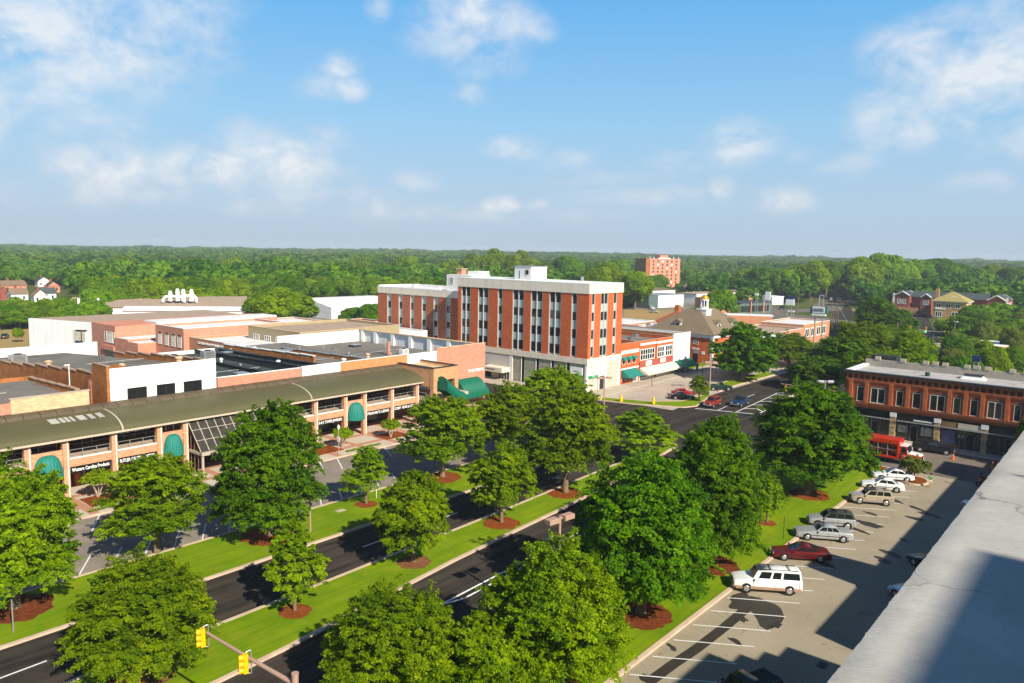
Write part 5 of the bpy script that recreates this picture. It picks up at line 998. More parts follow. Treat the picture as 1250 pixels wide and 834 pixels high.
# maroon school-like building with the yellow house in front
ms = thing('maroon_brick_building', 'long maroon brick building with slate roofs and white gable trim beyond the trees', 'building', (430, 100, 0))
gable(ms, 430, 446, 94, 101, 9.8, 2.2, 'x', trim='white'); bx(434, 450, 60, 94, 0, 9.2).build('wall', 'brick_far', ms); MB().add([(433, 60, 9.2), (433, 94, 9.2), (442, 94, 12), (442, 60, 12), (451, 60, 9.2), (451, 94, 9.2)], [(0, 3, 2, 1), (3, 4, 5, 2)]).build('roof', 'slate', ms)
gable(ms, 430, 448, 84, 89, 9.2, 2.0, 'x', trim='white'); gable(ms, 430, 452, 52, 60, 9.3, 2.6, 'x', trim='white'); bx(429, 434, 90, 101, 0, 3.6).build('porch', 'brick_yellow', ms)
b = MB(); [b.box(429.8, 429.95, y, y + .4, .3, 3.1) for y in (90.5, 91.8, 93, 94.5, 95.8, 97.5, 99, 100.3)]; b.build('porch_posts', 'white', ms)
for y in (98.6, 97, 86.5, 56.2): window_x(ms, 430, y - 1.0, y + 1.0, 5.6, 7.6, 3, 2, w=.2)
for y in (56.2, 53.8): window_x(ms, 430, y - 1.0, y + 1.0, 1.2, 3.4, 3, 2, w=.2)
for x in (436, 441, 446): window_y(ms, 52, x - 1.2, x + 1.2, 1.0, 3.4, 3, 2, w=.25); window_y(ms, 52, x - 1.2, x + 1.2, 5.4, 7.8, 3, 2, w=.25)
b = MB(); [b.box(430 - .3, 430.3, y, y + .8, 0, 10.8) for y in (101.2, 51.4)]; b.build('gable_pillars', 'white', ms)
yh = thing('yellow_brick_house', 'square yellow brick house with an ochre hipped roof, tall chimney and white porch', 'house', (415, 78, 0))
hip(yh, 414, 428, 66, 80, 8.6, 4.6, 'brick_yellow', 'yellowroof', 1.0); bx(413.2, 428.8, 65.2, 80.8, 8.2, 8.7).build('eaves', 'white', yh); bx(420, 421.5, 79, 80.6, 8, 14.2).build('chimney', 'brick_yellow', yh)
for y in (77.6, 73.5, 69.5): window_x(yh, 414, y - .9, y + .9, 5.4, 7.2, 2, 1, w=.2)
window_x(yh, 414, 76, 78.6, 1.0, 3.4, 3, 1, w=.25); window_x(yh, 414, 68.2, 71.6, .8, 3.4, 3, 1, w=.25); bx(413.7, 413.99, 74.6, 79, 4.5, 5.2).build('balcony', 'white', yh); window_y(yh, 66, 415, 417.4, 5.4, 7.2, 2, 1, w=.2); window_y(yh, 66, 420, 424, 1.2, 3.2, 2, 1, gl='wood')
pc = MB(); pc.box(418, 429, 61.5, 65.9, 4.4, 4.9); [pc.box(x - .25, x + .25, 61.6, 62.1, 0, 4.4) for x in (418.4, 422, 425.5, 428.6)]; pc.build('porch', 'white', yh); dm = bx(416.5, 418.5, 71, 73, 9.4, 11).build('dormer', 'white', yh)
ch = thing('brick_hall', 'tall maroon gabled hall with a round arched window and drive through porch', 'hall', (436, 34, 0))
gable(ch, 442, 466, 22, 36, 11, 6, 'x', trim='white'); hip(ch, 430, 441, 37, 47, 5.2, 2.8, 'brick_far', 'slate'); bx(429.9, 430.0, 38.5, 45.5, .1, 4.0).build('porch_opening', 'dirt', ch) if 0 else bx(429.85, 429.98, 38.8, 45.3, .1, 4.0).build('porch_opening', 'dark', ch)
MB().add([(441.9, 29 + 2.2 * math.cos(R(a)), 10.4 + 2.2 * math.sin(R(a))) for a in range(0, 360, 24)], [tuple(range(14, -1, -1))]).build('round_window', 'white', ch)
MB().add([(441.85, 29 + 1.5 * math.cos(R(a)), 10.4 + 1.5 * math.sin(R(a))) for a in range(0, 360, 24)], [tuple(range(14, -1, -1))]).build('round_window_glass', 'glass', ch); bx(442, 450, 37, 46, 0, 8).build('link_wing', 'brick_far', ch)
# brick apartment tower
mr = thing('apartment_tower', 'square salmon brick apartment tower standing above the woods', 'building', (672, 385, 0))
c0, c1 = G(792, 352), G(829, 352); dx_, dy_ = c1[0] - c0[0], c1[1] - c0[1]
def face_box(par, name, s0, s1, d0, d1, z0, z1, m_, org=c0, dr=(dx_, dy_)):
    L_ = math.hypot(*dr); ux, uy = dr[0] / L_, dr[1] / L_; nx, ny = -uy, ux
    if nx * org[0] + ny * org[1] < 0: nx, ny = -nx, -ny
    P_ = lambda s, d: (org[0] + ux * s * L_ + nx * d, org[1] + uy * s * L_ + ny * d)
    return MB().prism([P_(s0, d0), P_(s1, d0), P_(s1, d1), P_(s0, d1)], z0, z1).build(name, m_, par)
L0 = math.hypot(dx_, dy_)
def top_of(px, py, base): 
    d = ray(px, py); t = math.hypot(*base) / math.hypot(d.x, d.y); return CAMH + d.z * t
zt = top_of(810, 316, ((c0[0] + c1[0]) / 2, (c0[1] + c1[1]) / 2))
face_box(mr, 'wall', 0, 1, 0, 18, 0, zt, mat("apartment_brick", (0.62, 0.27, 0.17), .85, var=.06)); face_box(mr, 'side_return', -.11, 0, .5, 17.5, 0, zt, 'brick_brown'); face_box(mr, 'roof_house', .37, .63, 2, 10, zt, zt + 3.0, MATS["apartment_brick"]); face_box(mr, 'roof_band', .3, .7, 1, 1.6, zt, zt + .8, 'white')
fh = (zt - 1.5) / 8
for i in range(8):
    for s in (.12, .27, .42, .57, .72, .87): face_box(mr, 'window', s - .022, s + .022, -.15, -.02, 1.5 + i * fh, 1.5 + i * fh + 1.5, 'glass2' if (i * 3 + int(s * 10)) % 5 else 'signwhite')
for s in (.02, .15, .8, .97): face_box(mr, 'roof_vent', s - .01, s + .01, 1, 2, zt, zt + 1.4, 'white')
# strip of roadside buildings
def box_between(par, name, a, b_, depth, z0, z1, m_): return face_box(par, name, 0, 1, 0, depth, z0, z1, m_, a, (b_[0] - a[0], b_[1] - a[1]))
def simple(name, label, cat, pa, pb, depth, h, wall, roof, ov=.4, rh=0, group=None):
    a = G(*pa); b_ = G(*pb); t = thing(name, label, cat, (a[0], a[1], 0), 0, group); box_between(t, 'wall', a, b_, depth, 0, h, wall)
    L_ = math.hypot(b_[0] - a[0], b_[1] - a[1]); ux, uy = (b_[0] - a[0]) / L_, (b_[1] - a[1]) / L_; nx, ny = -uy, ux
    if nx * a[0] + ny * a[1] < 0: nx, ny = -nx, -ny
    P_ = lambda s, d, z: (a[0] + ux * s + nx * d, a[1] + uy * s + ny * d, z)
    if rh: MB().add([P_(-ov, -ov, h), P_(L_ + ov, -ov, h), P_(L_ + ov, depth + ov, h), P_(-ov, depth + ov, h), P_(depth * .35, depth / 2, h + rh), P_(L_ - depth * .35, depth / 2, h + rh)], [(0, 1, 5, 4), (1, 2, 5), (2, 3, 4, 5), (3, 0, 4), (3, 2, 1, 0)]).build('roof', roof, t)
    else: box_between(t, 'roof', (a[0] - ux * ov, a[1] - uy * ov), (b_[0] + ux * ov, b_[1] + uy * ov), depth + ov, h, h + .35, roof)
    return t, a, b_
t, a, b_ = simple('storage_shed', 'long white shed with a brown roof below the apartment tower', 'shed', (783, 366), (824, 364), 26, 5.5, 'whitewall', mat("brown_roof", (0.22, 0.15, 0.1), .9, var=.1), rh=1.6)
t, a, b_ = simple('storage_shed', 'flat white trailer like shed in front of the long brown roofed shed', 'shed', (803, 376), (834, 374), 14, 6.5, 'whitewall', 'metal'); face_box(t, 'grey_end', -.35, 0, 0, 12, 0, 6.8, mat("teal_grey_wall", (0.1, 0.14, 0.13), .8), a, (b_[0] - a[0], b_[1] - a[1]))
t, a, b_ = simple('office_strip', 'cream office strip with dark windows beside a brick end', 'offices', (850, 371), (903, 368), 14, 5.6, 'whitewall', 'rooftan')
for s in (.25, .42, .55, .68): face_box(t, 'window', s - .03, s + .03, -.12, -.02, 2.0, 4.4, 'glass2', a, (b_[0] - a[0], b_[1] - a[1]))
face_box(t, 'dark_awning', .74, .9, -.6, -.02, 3.2, 4.8, 'signblack', a, (b_[0] - a[0], b_[1] - a[1]))
t, a, b_ = simple('brick_office', 'plain orange brick office attached to the cream strip', 'offices', (903.5, 368.5), (920, 368), 14, 6.2, 'brick_orange', 'rooftan'); face_box(t, 'door', .4, .6, -.12, -.02, .2, 3.6, 'dark', a, (b_[0] - a[0], b_[1] - a[1]))
t, a, b_ = simple('service_garage', 'low brick service garage with an open dark bay and a square brick end', 'garage', (879, 386), (902, 385), 16, 4.6, 'brick_salmon', 'roofwhite'); face_box(t, 'bay_opening', .1, .5, -.15, -.02, .1, 3.4, 'dark', a, (b_[0] - a[0], b_[1] - a[1])); face_box(t, 'office_glass', .55, .95, -.15, -.02, .6, 3.4, 'glass2', a, (b_[0] - a[0], b_[1] - a[1])); face_box(t, 'brick_pylon', -.5, -.02, -6, 10, 0, 8.5, 'brick_orange', a, (b_[0] - a[0], b_[1] - a[1])); face_box(t, 'sign_band', .05, .98, -.3, -.02, 3.7, 4.3, 'white', a, (b_[0] - a[0], b_[1] - a[1]))
t, a, b_ = simple('dark_green_store', 'dark green glass fronted store with a flat canopy by the road', 'store', (903, 384), (942, 382), 14, 5.2, mat("green_grey", (0.1, 0.15, 0.12), .6), 'darkmetal')
face_box(t, 'glass_front', .02, .9, -.2, -.02, 1.2, 4.0, 'glass2', a, (b_[0] - a[0], b_[1] - a[1])); face_box(t, 'posts', .3, .33, -.4, -.02, 0, 6.3, 'brick_salmon', a, (b_[0] - a[0], b_[1] - a[1])); face_box(t, 'post', .7, .73, -.4, -.02, 0, 6.3, 'brick_salmon', a, (b_[0] - a[0], b_[1] - a[1]))
t, a, b_ = simple('brick_roof_block', 'long low block with a white roof and orange brick top beyond the leafy corner trees', 'shops', (884, 405), (942, 407), 6, 6.2, 'brick_orange', 'roofwhite')
bb2 = thing('cafe_block', 'white and salmon brick block with dark shop windows by the avenue bend', 'shops', (206, 80, 0))
shell(bb2, 200, 212, 76, 90, 6.3, .4, wall='whitewall', roof='roofwhite', front='brick_salmon', side='brick_dark', cope='white'); shell(bb2, 212.2, 246, 84, 99, 5.6, .4, wall='brick_salmon', roof='rooftan', cope='white'); shell(bb2, 246.2, 272, 84, 98, 6.6, .4, wall='brick_orange', roof='roofwhite', cope='white')
for x in (249.5, 255, 260.5, 266): window_y(bb2, 84, x - 1.6, x + 1.6, 2.6, 5.0, 2, 1, w=.3)
for x in (216, 219, 224, 229, 234, 239): window_y(bb2, 84, x - .8, x + .8, 1.4, 3.6, 1, 1, fr='brick_brown', w=.1)
bx(212.2, 246, 82.2, 84, 2.6, 2.8).build('street_canopy', 'green', bb2)
t = thing('roof_tank', 'pale cylindrical tank on the white roofed block by the avenue', 'tank', (212, 96, 5.6)); MB().cyl(0, 0, 0, 2.2, 1.9, 16).build('shell', 'tan', t, world=False); MB().tube([(0, 0, 2.2), (0, 0, 2.6)], [1.95, .3], 16).build('lid', 'conc', t, world=False)
t, a, b_ = simple('fuel_canopy', 'flat white fuel station canopy on posts beside the road', 'canopy', (942, 372), (956, 372), 10, 4.6, 'signwhite', 'signwhite'); bpy.data.objects.remove(t.children[0]) if 0 else None
t, a, b_ = simple('flat_white_building', 'small flat building with a bright white roof among the right hand trees', 'building', (1211, 441), (1247, 441), 12, 4.2, 'brick_salmon', 'roofwhite')
t, a, b_ = simple('brown_roof_shed', 'low open shed with a pale brown roof near the white van', 'shed', (1152, 437), (1180, 437), 12, 2.6, 'conc', 'rooftan')
# houses in the woods
house_spots = [((3, 366), 10, 'brick_far', 'brown_roof', 'brick cottage with a plain brown roof at the edge of the wood'), ((14, 356), 16, 'brick_salmon', 'brown_roof', 'long low house with tall chimneys behind the meadow'), ((52, 350), 9, 'white', 'slate', 'tall pale house with a grey roof high in the trees'), ((58, 367), 8, 'white', 'slate', 'white gabled cottage with dark windows beside the factory'), ((64, 357), 8, 'brick_salmon', 'slate', 'pink cottage with a dark roof behind the white gabled one'), ((22, 368), 9, 'white', 'brown_roof', 'wide white porch house with a brown roof'), ((48, 370), 7, 'white', 'brown_roof', 'small white shed roofed house next to the gabled cottage'), ((175, 365), 10, 'brick_salmon', 'brown_roof', 'pink house with a brown roof just beyond the factory'), ((434, 354), 6, 'white', 'red_brown_shingle', 'little white house with a red roof in the wood behind the curved shed'), ((846, 342), 14, 'brick_far', 'brown_roof', 'steep brown roofed building with gables right of the apartment tower'), ((843, 356), 12, 'conc', 'brown_roof', 'low grey walled house with a pyramid brown roof'), ((858, 359), 12, 'white', 'slate', 'bright white gable end house with a dark grey roof'), ((938, 353), 9, 'white', 'slate', 'white fronted house with a low gable behind the fuel station'), ((1112, 360), 9, 'conc', 'slate', 'grey house with a chimney half hidden above the maroon building'), ((105, 338), 8, 'white', 'brown_roof', 'tiny white house far off in the green wood'), ((883, 346), 9, 'brick_salmon', 'brown_roof', 'low salmon house strung along the far road'), ((900, 347), 8, 'tan', 'brown_roof', 'tan cottage beyond the far road'), ((1230, 366), 12, 'brick_far', 'slate', 'maroon side wing with a pale roof ridge near the gabled hall')]
mat("brown_roof", (0.22, 0.15, 0.1)); MATS["slate"] = MT("slate"); 
def mk(k): return MATS.get(k) or MT(k)
for i, ((px, py), w, wl, rf, lb) in enumerate(house_spots):
    x, y = G(px, py); r0 = math.hypot(x, y); s = w * .4; 
    t = thing('house', lb, 'house', (x, y, 0)); base = terrain(x, y)
    gable(t, x - s, x + s, y - s * .75, y + s * .75, 3.6 + base, 2.8, 'x' if i % 2 else 'y', wall=mk(wl), roof=mk(rf), base=base - 1)
    bx(x - s * .3, x - s * .3 + .9, y, y + .9, 3.6 + base, 7.8 + base).build('chimney', 'brick_far', t)
    for k in (-.5, 0, .5): bx(x - s - .06, x - s - .01, y + k * s - .4, y + k * s + .4, base + 1.2, base + 2.6).build('window', 'glass', t)
    for k in (-.5, .5): bx(x + k * s - .4, x + k * s + .4, y - s * .75 - .06, y - s * .75 - .01, base + 1.2, base + 2.6).build('window', 'glass', t)
t = thing('church_spire', 'thin white church spire rising from the distant trees', 'spire', (0, 0, 0)); x, y = G(125, 334); t.location = (x, y, 0); zz = top_of(125, 321, (x, y)); zb = top_of(125, 328, (x, y)); MB().tube([(0, 0, 0), (0, 0, zb)], 1.6, 6).build('tower', 'white', t, world=False); MB().tube([(0, 0, zb), (0, 0, zz)], [1.6, .1], 6).build('spire', 'white', t, world=False)
for px, r_, lb in ((406, 7, 'white water tank just above the horizon trees'), (579, 4, 'small pale water tank far off on the horizon')):
    x, y = G(px, 317); k = 2.6; x *= k; y *= k; t = thing('water_tower', lb, 'water tower', (x, y, 0)); zz = top_of(px, 302, (x, y)); MB().cyl(0, 0, 0, zz - 6, 1.5, 8).build('stem', 'white', t, world=False); MB().lathe(0, 0, [(zz - 8, 1), (zz - 6, r_), (zz - 1, r_), (zz, r_ * .6)], 12).build('tank', 'white', t, world=False)
# ================================================================== TREES
def leaf_mat(name, dark, light, trans=0.45):
    m = bpy.data.materials.new(name); m.use_nodes = True; t = m.node_tree; t.nodes.clear(); l = t.links.new
    o = NN(t, "ShaderNodeOutputMaterial"); at = NN(t, "ShaderNodeAttribute", attribute_name="tint")
    oi = NN(t, "ShaderNodeObjectInfo"); r = ramp(t, [(0, dark), (1, light)]); l(at.outputs[2], r.inputs[0])
    hs = NN(t, "ShaderNodeHueSaturation", i_Saturation=1.0); rr_ = NN(t, "ShaderNodeMapRange"); rr_.inputs[3].default_value = .84; rr_.inputs[4].default_value = 1.16; l(oi.outputs["Random"], rr_.inputs[0]); l(rr_.outputs[0], hs.inputs["Value"]); l(r.outputs[0], hs.inputs["Color"])
    hm = NN(t, "ShaderNodeMapRange"); hm.inputs[3].default_value = .498; hm.inputs[4].default_value = .509; l(oi.outputs["Random"], hm.inputs[0]); l(hm.outputs[0], hs.inputs["Hue"])
    d = NN(t, "ShaderNodeBsdfPrincipled", i_Roughness=0.6); d.inputs["Specular IOR Level"].default_value = .1; tr = NN(t, "ShaderNodeBsdfTranslucent"); l(hs.outputs[0], d.inputs["Base Color"])
    tc_ = NN(t, "ShaderNodeMixRGB", blend_type='MULTIPLY', i_0=1.0); l(hs.outputs[0], tc_.inputs[1]); tc_.inputs[2].default_value = (1.3, 1.25, .5, 1); l(tc_.outputs[0], tr.inputs[0])
    mx = NN(t, "ShaderNodeMixShader", i_0=trans); l(d.outputs[0], mx.inputs[1]); l(tr.outputs[0], mx.inputs[2]); l(mx.outputs[0], o.inputs[0]); return m
LEAF = leaf_mat("street_tree_leaves", (0.06, 0.155, 0.0005), (0.38, 0.5, 0.002), .47)
LEAFD = leaf_mat("dark_tree_leaves", (0.03, 0.11, 0.0005), (0.2, 0.36, 0.002), .45)
LEAFY = leaf_mat("myrtle_leaves", (0.2, 0.3, 0.001), (0.34, 0.44, 0.003))
LEAFP = leaf_mat("pale_leaves", (0.12, 0.17, 0.02), (0.26, 0.3, 0.06))
LEAFW = leaf_mat("far_wood_leaves", (0.022, 0.09, 0.002), (0.15, 0.27, 0.005), .3)
LEAFO = leaf_mat("wood_leaves", (0.055, 0.15, 0.002), (0.24, 0.37, 0.008), .35)
def cards(P, Nn, size, tint, rs, asp=.6):
    """numpy: one bent leaf-clump card per point, oriented near its normal"""
    n = len(P); rn = rs.normal(size=(n, 3)) * .55 + Nn; rn /= np.linalg.norm(rn, axis=1)[:, None] + 1e-9
    a = np.cross(rn, rs.normal(size=(n, 3))); a /= np.linalg.norm(a, axis=1)[:, None] + 1e-9; b = np.cross(rn, a)
    s = size * rs.uniform(.6, 1.3, n)[:, None]; a = a * s; b = b * s * asp
    v = np.stack([P - a, P - b + rn * s * .12, P + a, P + b + rn * s * .12], 1)
    return v, np.repeat(tint, 1)
def mesh_from_cards(name, v, tint, m, extra=None):
    n = len(v); me = bpy.data.meshes.new(name); V = v.reshape(-1, 3); F = np.arange(n * 4, dtype=np.int32)
    me.vertices.add(n * 4); me.vertices.foreach_set("co", V.astype(np.float32).ravel()); me.loops.add(n * 4); me.loops.foreach_set("vertex_index", F); me.polygons.add(n)
    me.polygons.foreach_set("loop_start", np.arange(n, dtype=np.int32) * 4); me.polygons.foreach_set("loop_total", np.full(n, 4, np.int32))
    at = me.attributes.new("tint", 'FLOAT', 'FACE'); at.data.foreach_set("value", tint.astype(np.float32)); me.materials.append(m); me.update(calc_edges=True); return me
def crown_profile(t, kind):
    """relative radius at relative height t (0 bottom .. 1 top)"""
    if kind == 'dome': return np.clip(1.05 * np.sqrt(np.clip(1 - (np.clip(t, 0, 1) * 1.0) ** 2.0, 0, 1)) * (0.80 + .2 * np.clip(t * 5, 0, 1)), .05, 1)
    if kind == 'cone': return np.clip((1 - t) ** .7 * (.75 + .5 * np.clip(t * 6, 0, .6)), .04, 1)
    if kind == 'oval': return np.clip(np.sin(np.pi * np.clip(t * .9 + .1, 0, 1)) ** .6, .05, 1)
    if kind == 'round': return np.clip(np.sqrt(np.clip(1 - (2 * t - .95) ** 2 / 1.1, 0, 1)), .05, 1)
def make_crown(name, R_, z0, z1, nl, leaf, seed, m, kind='dome', spray=14, lobes=46):
    """crown of drooping sprays gathered on branch-end lobes"""
    rs = np.random.RandomState(seed); H_ = z1 - z0
    # lobe centres spread evenly over the envelope
    g_ = []; k = 0
    while len(g_) < lobes:
        k += 1; t = rs.uniform(0, 1) ** 1.05; a = (len(g_) * 2.39996 + rs.uniform(-.4, .4)); rad = float(crown_profile(np.array(t), kind)) * R_ * rs.uniform(.62, .84)
        g_.append((rad * math.cos(a), rad * math.sin(a), z0 + H_ * (.04 + .86 * t), t, a))
    P, Nn, T = [], [], []
    per = nl // (lobes * spray)
    wob = rs.uniform(0, 6.28, 4); 
    for (x, y, z, t, a) in g_:
        lr = R_ * rs.uniform(.24, .42); sq = rs.uniform(.55, .8); lt = rs.uniform(-.22, .25); droop = rs.uniform(.1, .35)
        for s in range(spray):
            th_ = rs.uniform(0, 6.283); ph = math.acos(rs.uniform(-.25, 1)); d = np.array([math.sin(ph) * math.cos(th_), math.sin(ph) * math.sin(th_), math.cos(ph) * sq])
            out = np.array([math.cos(a), math.sin(a), .15]); d = d + out * .55; d /= np.linalg.norm(d)
            c = np.array([x, y, z]) + d * lr * rs.uniform(.55, 1.0); sl = lr * rs.uniform(.45, .75); side = np.cross(d, [0, 0, 1.0]); side /= np.linalg.norm(side) + 1e-9; st = rs.uniform(-.2, .2)
            q = rs.uniform(0, 1, per); w = rs.normal(size=per) * .26 * sl * (1 - .5 * q); pt = c + d * (q * sl)[:, None] + side * w[:, None]; pt[:, 2] -= droop * sl * q ** 2 * 1.6 + np.abs(w) * .35; pt += rs.normal(size=(per, 3)) * leaf * .45
            P.append(pt); Nn.append(np.tile(d * .5 + np.array([0, 0, .75]), (per, 1))); T.append(np.clip(.45 + lt + st + rs.normal(size=per) * .16, 0, 1))
    # inner fill so that the crown is not hollow
    nf = nl // 7; t = rs.uniform(.03, .88, nf); a = rs.uniform(0, 6.283, nf); rad = crown_profile(t, kind) * R_ * np.sqrt(rs.uniform(0, .5, nf)); P.append(np.stack([rad * np.cos(a), rad * np.sin(a), z0 + H_ * t], 1)); Nn.append(np.stack([np.cos(a), np.sin(a), np.full(nf, .6)], 1)); T.append(np.clip(rs.normal(.4, .15, nf), 0, 1))
    P = np.concatenate(P); Nn = np.concatenate(Nn); T = np.concatenate(T)
    rad_ = np.hypot(P[:, 0], P[:, 1]); kx = R_ / np.percentile(rad_, 99.7); zt_ = np.percentile(P[:, 2], 99.6); zb_ = np.percentile(P[:, 2], 0.8); kz = (z1 - z0) / (zt_ - zb_)
    P = P * [kx, kx, kz]; P[:, 2] += z1 - zt_ * kz; g_ = [(x * kx, y * kx, z * kz + z1 - zt_ * kz, t, a) for x, y, z, t, a in g_]
    v, T = cards(P, Nn, leaf, T, rs); return mesh_from_cards(name, v, T, m), g_
def make_trunk(name, h0, htop, r, lobes, seed, bare=1.0):
    rr_ = random.Random(seed); b = MB(); b.tube([(0, 0, -.1), (0, 0, .25), (.03, .02, h0 * .6), (.05, 0, h0), (0, .05, h0 + (htop - h0) * .55), (.1, 0, htop * .92)], [r * 1.7, r * 1.15, r, r * .85, r * .5, r * .12], 9)
    for i, (x, y, z, t, a) in enumerate(lobes[:26]):
        s = h0 * .85 + (z - h0) * .45 if z > h0 else h0 * .8; s = max(h0 * .7, s); k = rr_.uniform(.28, .45)
        b.tube([(0.02, 0, s), (x * .45 + rr_.uniform(-.15, .15), y * .45 + rr_.uniform(-.15, .15), s + (z - s) * .45 + .3), (x, y, z)], [r * k, r * k * .6, r * .08], 5, cap=False)
    me = bpy.data.meshes.new(name); me.from_pydata(b.v, [], b.f); me.materials.append(MT("bark")); me.polygons.foreach_set("use_smooth", [True] * len(me.polygons)); return me
# templates: (radius 1 unit = R, real size built in, instances only scale a little)
TPL = {}
def template(key, R_, z0, z1, nl, leaf, seed, m, kind, tr, lobes=46, spray=14):
    cm, lb = make_crown('crown', R_, z0, z1, nl, leaf, seed, m, kind, spray, lobes); TPL[key] = (cm, make_trunk('trunk', z0 + (z1 - z0) * .12, z1, tr, lb, seed), R_, z1)
template('big1', 5.2, 2.3, 10.2, 110000, .1, 1, LEAF, 'dome', .28, lobes=60, spray=22)
template('big2', 5.0, 2.2, 9.6, 110000, .1, 2, LEAF, 'dome', .3, lobes=70, spray=20)
template('big3', 4.6, 2.1, 10.5, 105000, .1, 3, LEAFD, 'dome', .28, lobes=64, spray=22)
template('med1', 3.3, 2.1, 7.6, 56000, .09, 4, LEAF, 'dome', .16, lobes=44, spray=18)
template('med2', 3.4, 2.3, 8.2, 56000, .09, 5, LEAF, 'dome', .18, lobes=46, spray=18)
template('slim', 2.2, 2.0, 6.8, 20000, .1, 6, LEAF, 'cone', .11, lobes=26, spray=10)
template('myrt', 1.35, 1.35, 2.55, 20000, .08, 7, LEAFY, 'round', .06, lobes=30, spray=10)
template('pale', 1.9, .9, 3.0, 5000, .12, 8, LEAFP, 'round', .07, lobes=24, spray=8)
template('dark', 5.0, 2.2, 10.5, 40000, .18, 9, LEAFD, 'oval', .3)
def tree(key, x, y, R_, top, label, group=None, name='tree', cat='tree', z=.1, lean=0, wide=None):
    cm, tm, r0, h0 = TPL[key]; t = thing(name, label, cat, (x, y, z), rnd.uniform(0, 6.28), group); s = (R_ / r0, R_ / r0, top / h0)
    t.scale = s
    a = bpy.data.objects.new('crown', cm); COL.objects.link(a); a.parent = t
    b_ = bpy.data.objects.new('trunk', tm); COL.objects.link(b_); b_.parent = t; return t
def height_for(x, y, px, py):
    d = ray(px, py); t = math.hypot(x, y) / math.hypot(d.x, d.y); return max(1.0, CAMH + d.z * t)
def ptree(key, base, topy, hw, label, shift=0, ground=None, group=None, mul=True, ry=1.0, **kw):
    x, y = ground or G(*base); px, py, c = PROJ(x, y, 0); R_ = hw * c / FPX / math.cos(PITCH) * .96
    # crown top as seen: the far upper surface, use the centre axis
    h = height_for(x, y, px, topy) ; tree(key, x, y, R_, h * ry - .1, label, group, **kw)
    if mul:
        b = MB(); rr_ = random.Random(int(px)); n = 34; r_ = min(2.3, max(1.1, R_ * .45)) * rr_.uniform(.85, 1.18); b.v = [(0, 0, .11)] + [(r_ * (1 + rr_.uniform(-.11, .09)) * math.cos(i * 6.2832 / n), r_ * (1 + rr_.uniform(-.11, .09)) * math.sin(i * 6.2832 / n), 0.0) for i in range(n)]
        b.f = [(0, 1 + i, 1 + (i + 1) % n) for i in range(n)]; b.mi = [0] * n; o = b.build('mulch_bed', ('mulch', mat('faded_mulch', (.2, .085, .035), .95, var=.5, vscale=1.6, bump=.8, bscale=8), mat('dark_mulch', (.15, .04, .012), .95, var=.5, vscale=2.5, bump=.8, bscale=9))[int(px) % 3], None, world=False, smooth=True); o.location = (x, y, .135); o['kind'] = 'structure'
GL = "street trees along the avenue"
ptree('big2', (20, 745), 566, 82, 'broad tree cut by the photo edge, beside a thin post on the frontage lawn', group=GL)
ptree('big1', (175, 824), 686, 92, 'wide spreading tree on the median nearest to the traffic signals', group=GL)
ptree('med2', (192, 676), 560, 68, 'yellowish round tree hiding the camera shop front', group=GL, mul=False)
ptree('big3', (330, 655), 495, 74, 'tall dark full tree in front of the glass entrance', group=GL)
ptree('slim', (360, 748), 638, 41, 'young thin tree on the median with a bare stem', group=GL)
ptree('med1', (505, 688), 580, 53, 'compact round tree with a stout stem mid median', group=GL)
ptree('slim', (447, 617), 546, 32, 'small round headed tree on the frontage lawn in its own mulch ring', group=GL)
ptree('med2', (540, 584), 487, 60, 'layered tree in front of the stair portal', group=GL)
ptree('med1', (612, 640), 541, 46, 'middling median tree with feathery lower branches', group=GL)
ptree('med2', (690, 603), 478, 68, 'broad median tree standing behind the double headed lamp', group=GL)
ptree('med1', None, 470, 50, 'tree rising in front of the green barrel awning', ground=(77, 65.3), group=GL, mul=False)
ptree('med2', None, 450, 56, 'tree in front of the grey stone base of the office tower', ground=(87, 65.0), group=GL, mul=False)
ptree('slim', None, 500, 46, 'last tree of the median before the crossing', ground=(89.5, 51.3), group=GL, mul=False)
ptree('big3', (782, 752), 556, 99, 'largest dark green tree on the parking side lawn', group=GL)
ptree('big3', (866, 690), 514, 68, 'upright dark tree behind the largest one on the parking side lawn', group=GL)
ptree('slim', (936, 640), 580, 26, 'small sapling in a mulch ring beside the dark upright tree', group=GL)
ptree('big3', (987, 605), 470, 80, 'broad dark tree near the red delivery truck', group=GL)
ptree('big1', (655, 834), 668, 100, 'full light green tree at the foot of the lamp post', ground=G(670, 846), group=GL)
ptree('big2', None, 722, 92, 'bushy light green tree at the near end of the parking side lawn', ground=G(478, 862), group=GL, mul=False)
ptree('med2', None, 756, 60, 'small bushy tree squeezed between the two near light green ones', ground=G(588, 868), group=GL, mul=False)
ptree('med1', None, 556, 40, 'tree crown filling the gap behind the lamp side trees', ground=(70, 33.5), group=GL, mul=False)
# beyond the crossing
GB = "trees beyond the crossing"
ptree('dark', (907, 466), 396, 45, 'wide tree with a thick stem on the kerb island by the town hall', group=GB, mul=False)
for k, (gx_, gy_, ty, hw, lb) in enumerate(((165, 53, 436, 44, 'first tree of the far median behind the traffic signal'), (182, 52.5, 412, 46, 'second tree of the far median'), (203, 55, 392, 44, 'tall pale tree of the far median beside the white roofed block'), (196, 70, 406, 34, 'tree beside the salmon brick block'), (172, 73, 430, 36, 'tree between the kerb island and the far median'), (224, 57.5, 396, 28, 'round tree at the middle of the far median'), (246, 59, 396, 24, 'light tree toward the far end of the median'), (160, 40, 425, 44, 'dense tree next to the corner of the old brick block'), (185, 40, 412, 36, 'tree on the road verge behind the old brick block'), (205, 43, 402, 30, 'slender tree on the road verge farther on'))):
    ptree('dark' if k in (0, 1, 4) else 'big1', None, ty, hw, lb, ground=(gx_, gy_), group=GB, mul=False, z=0)
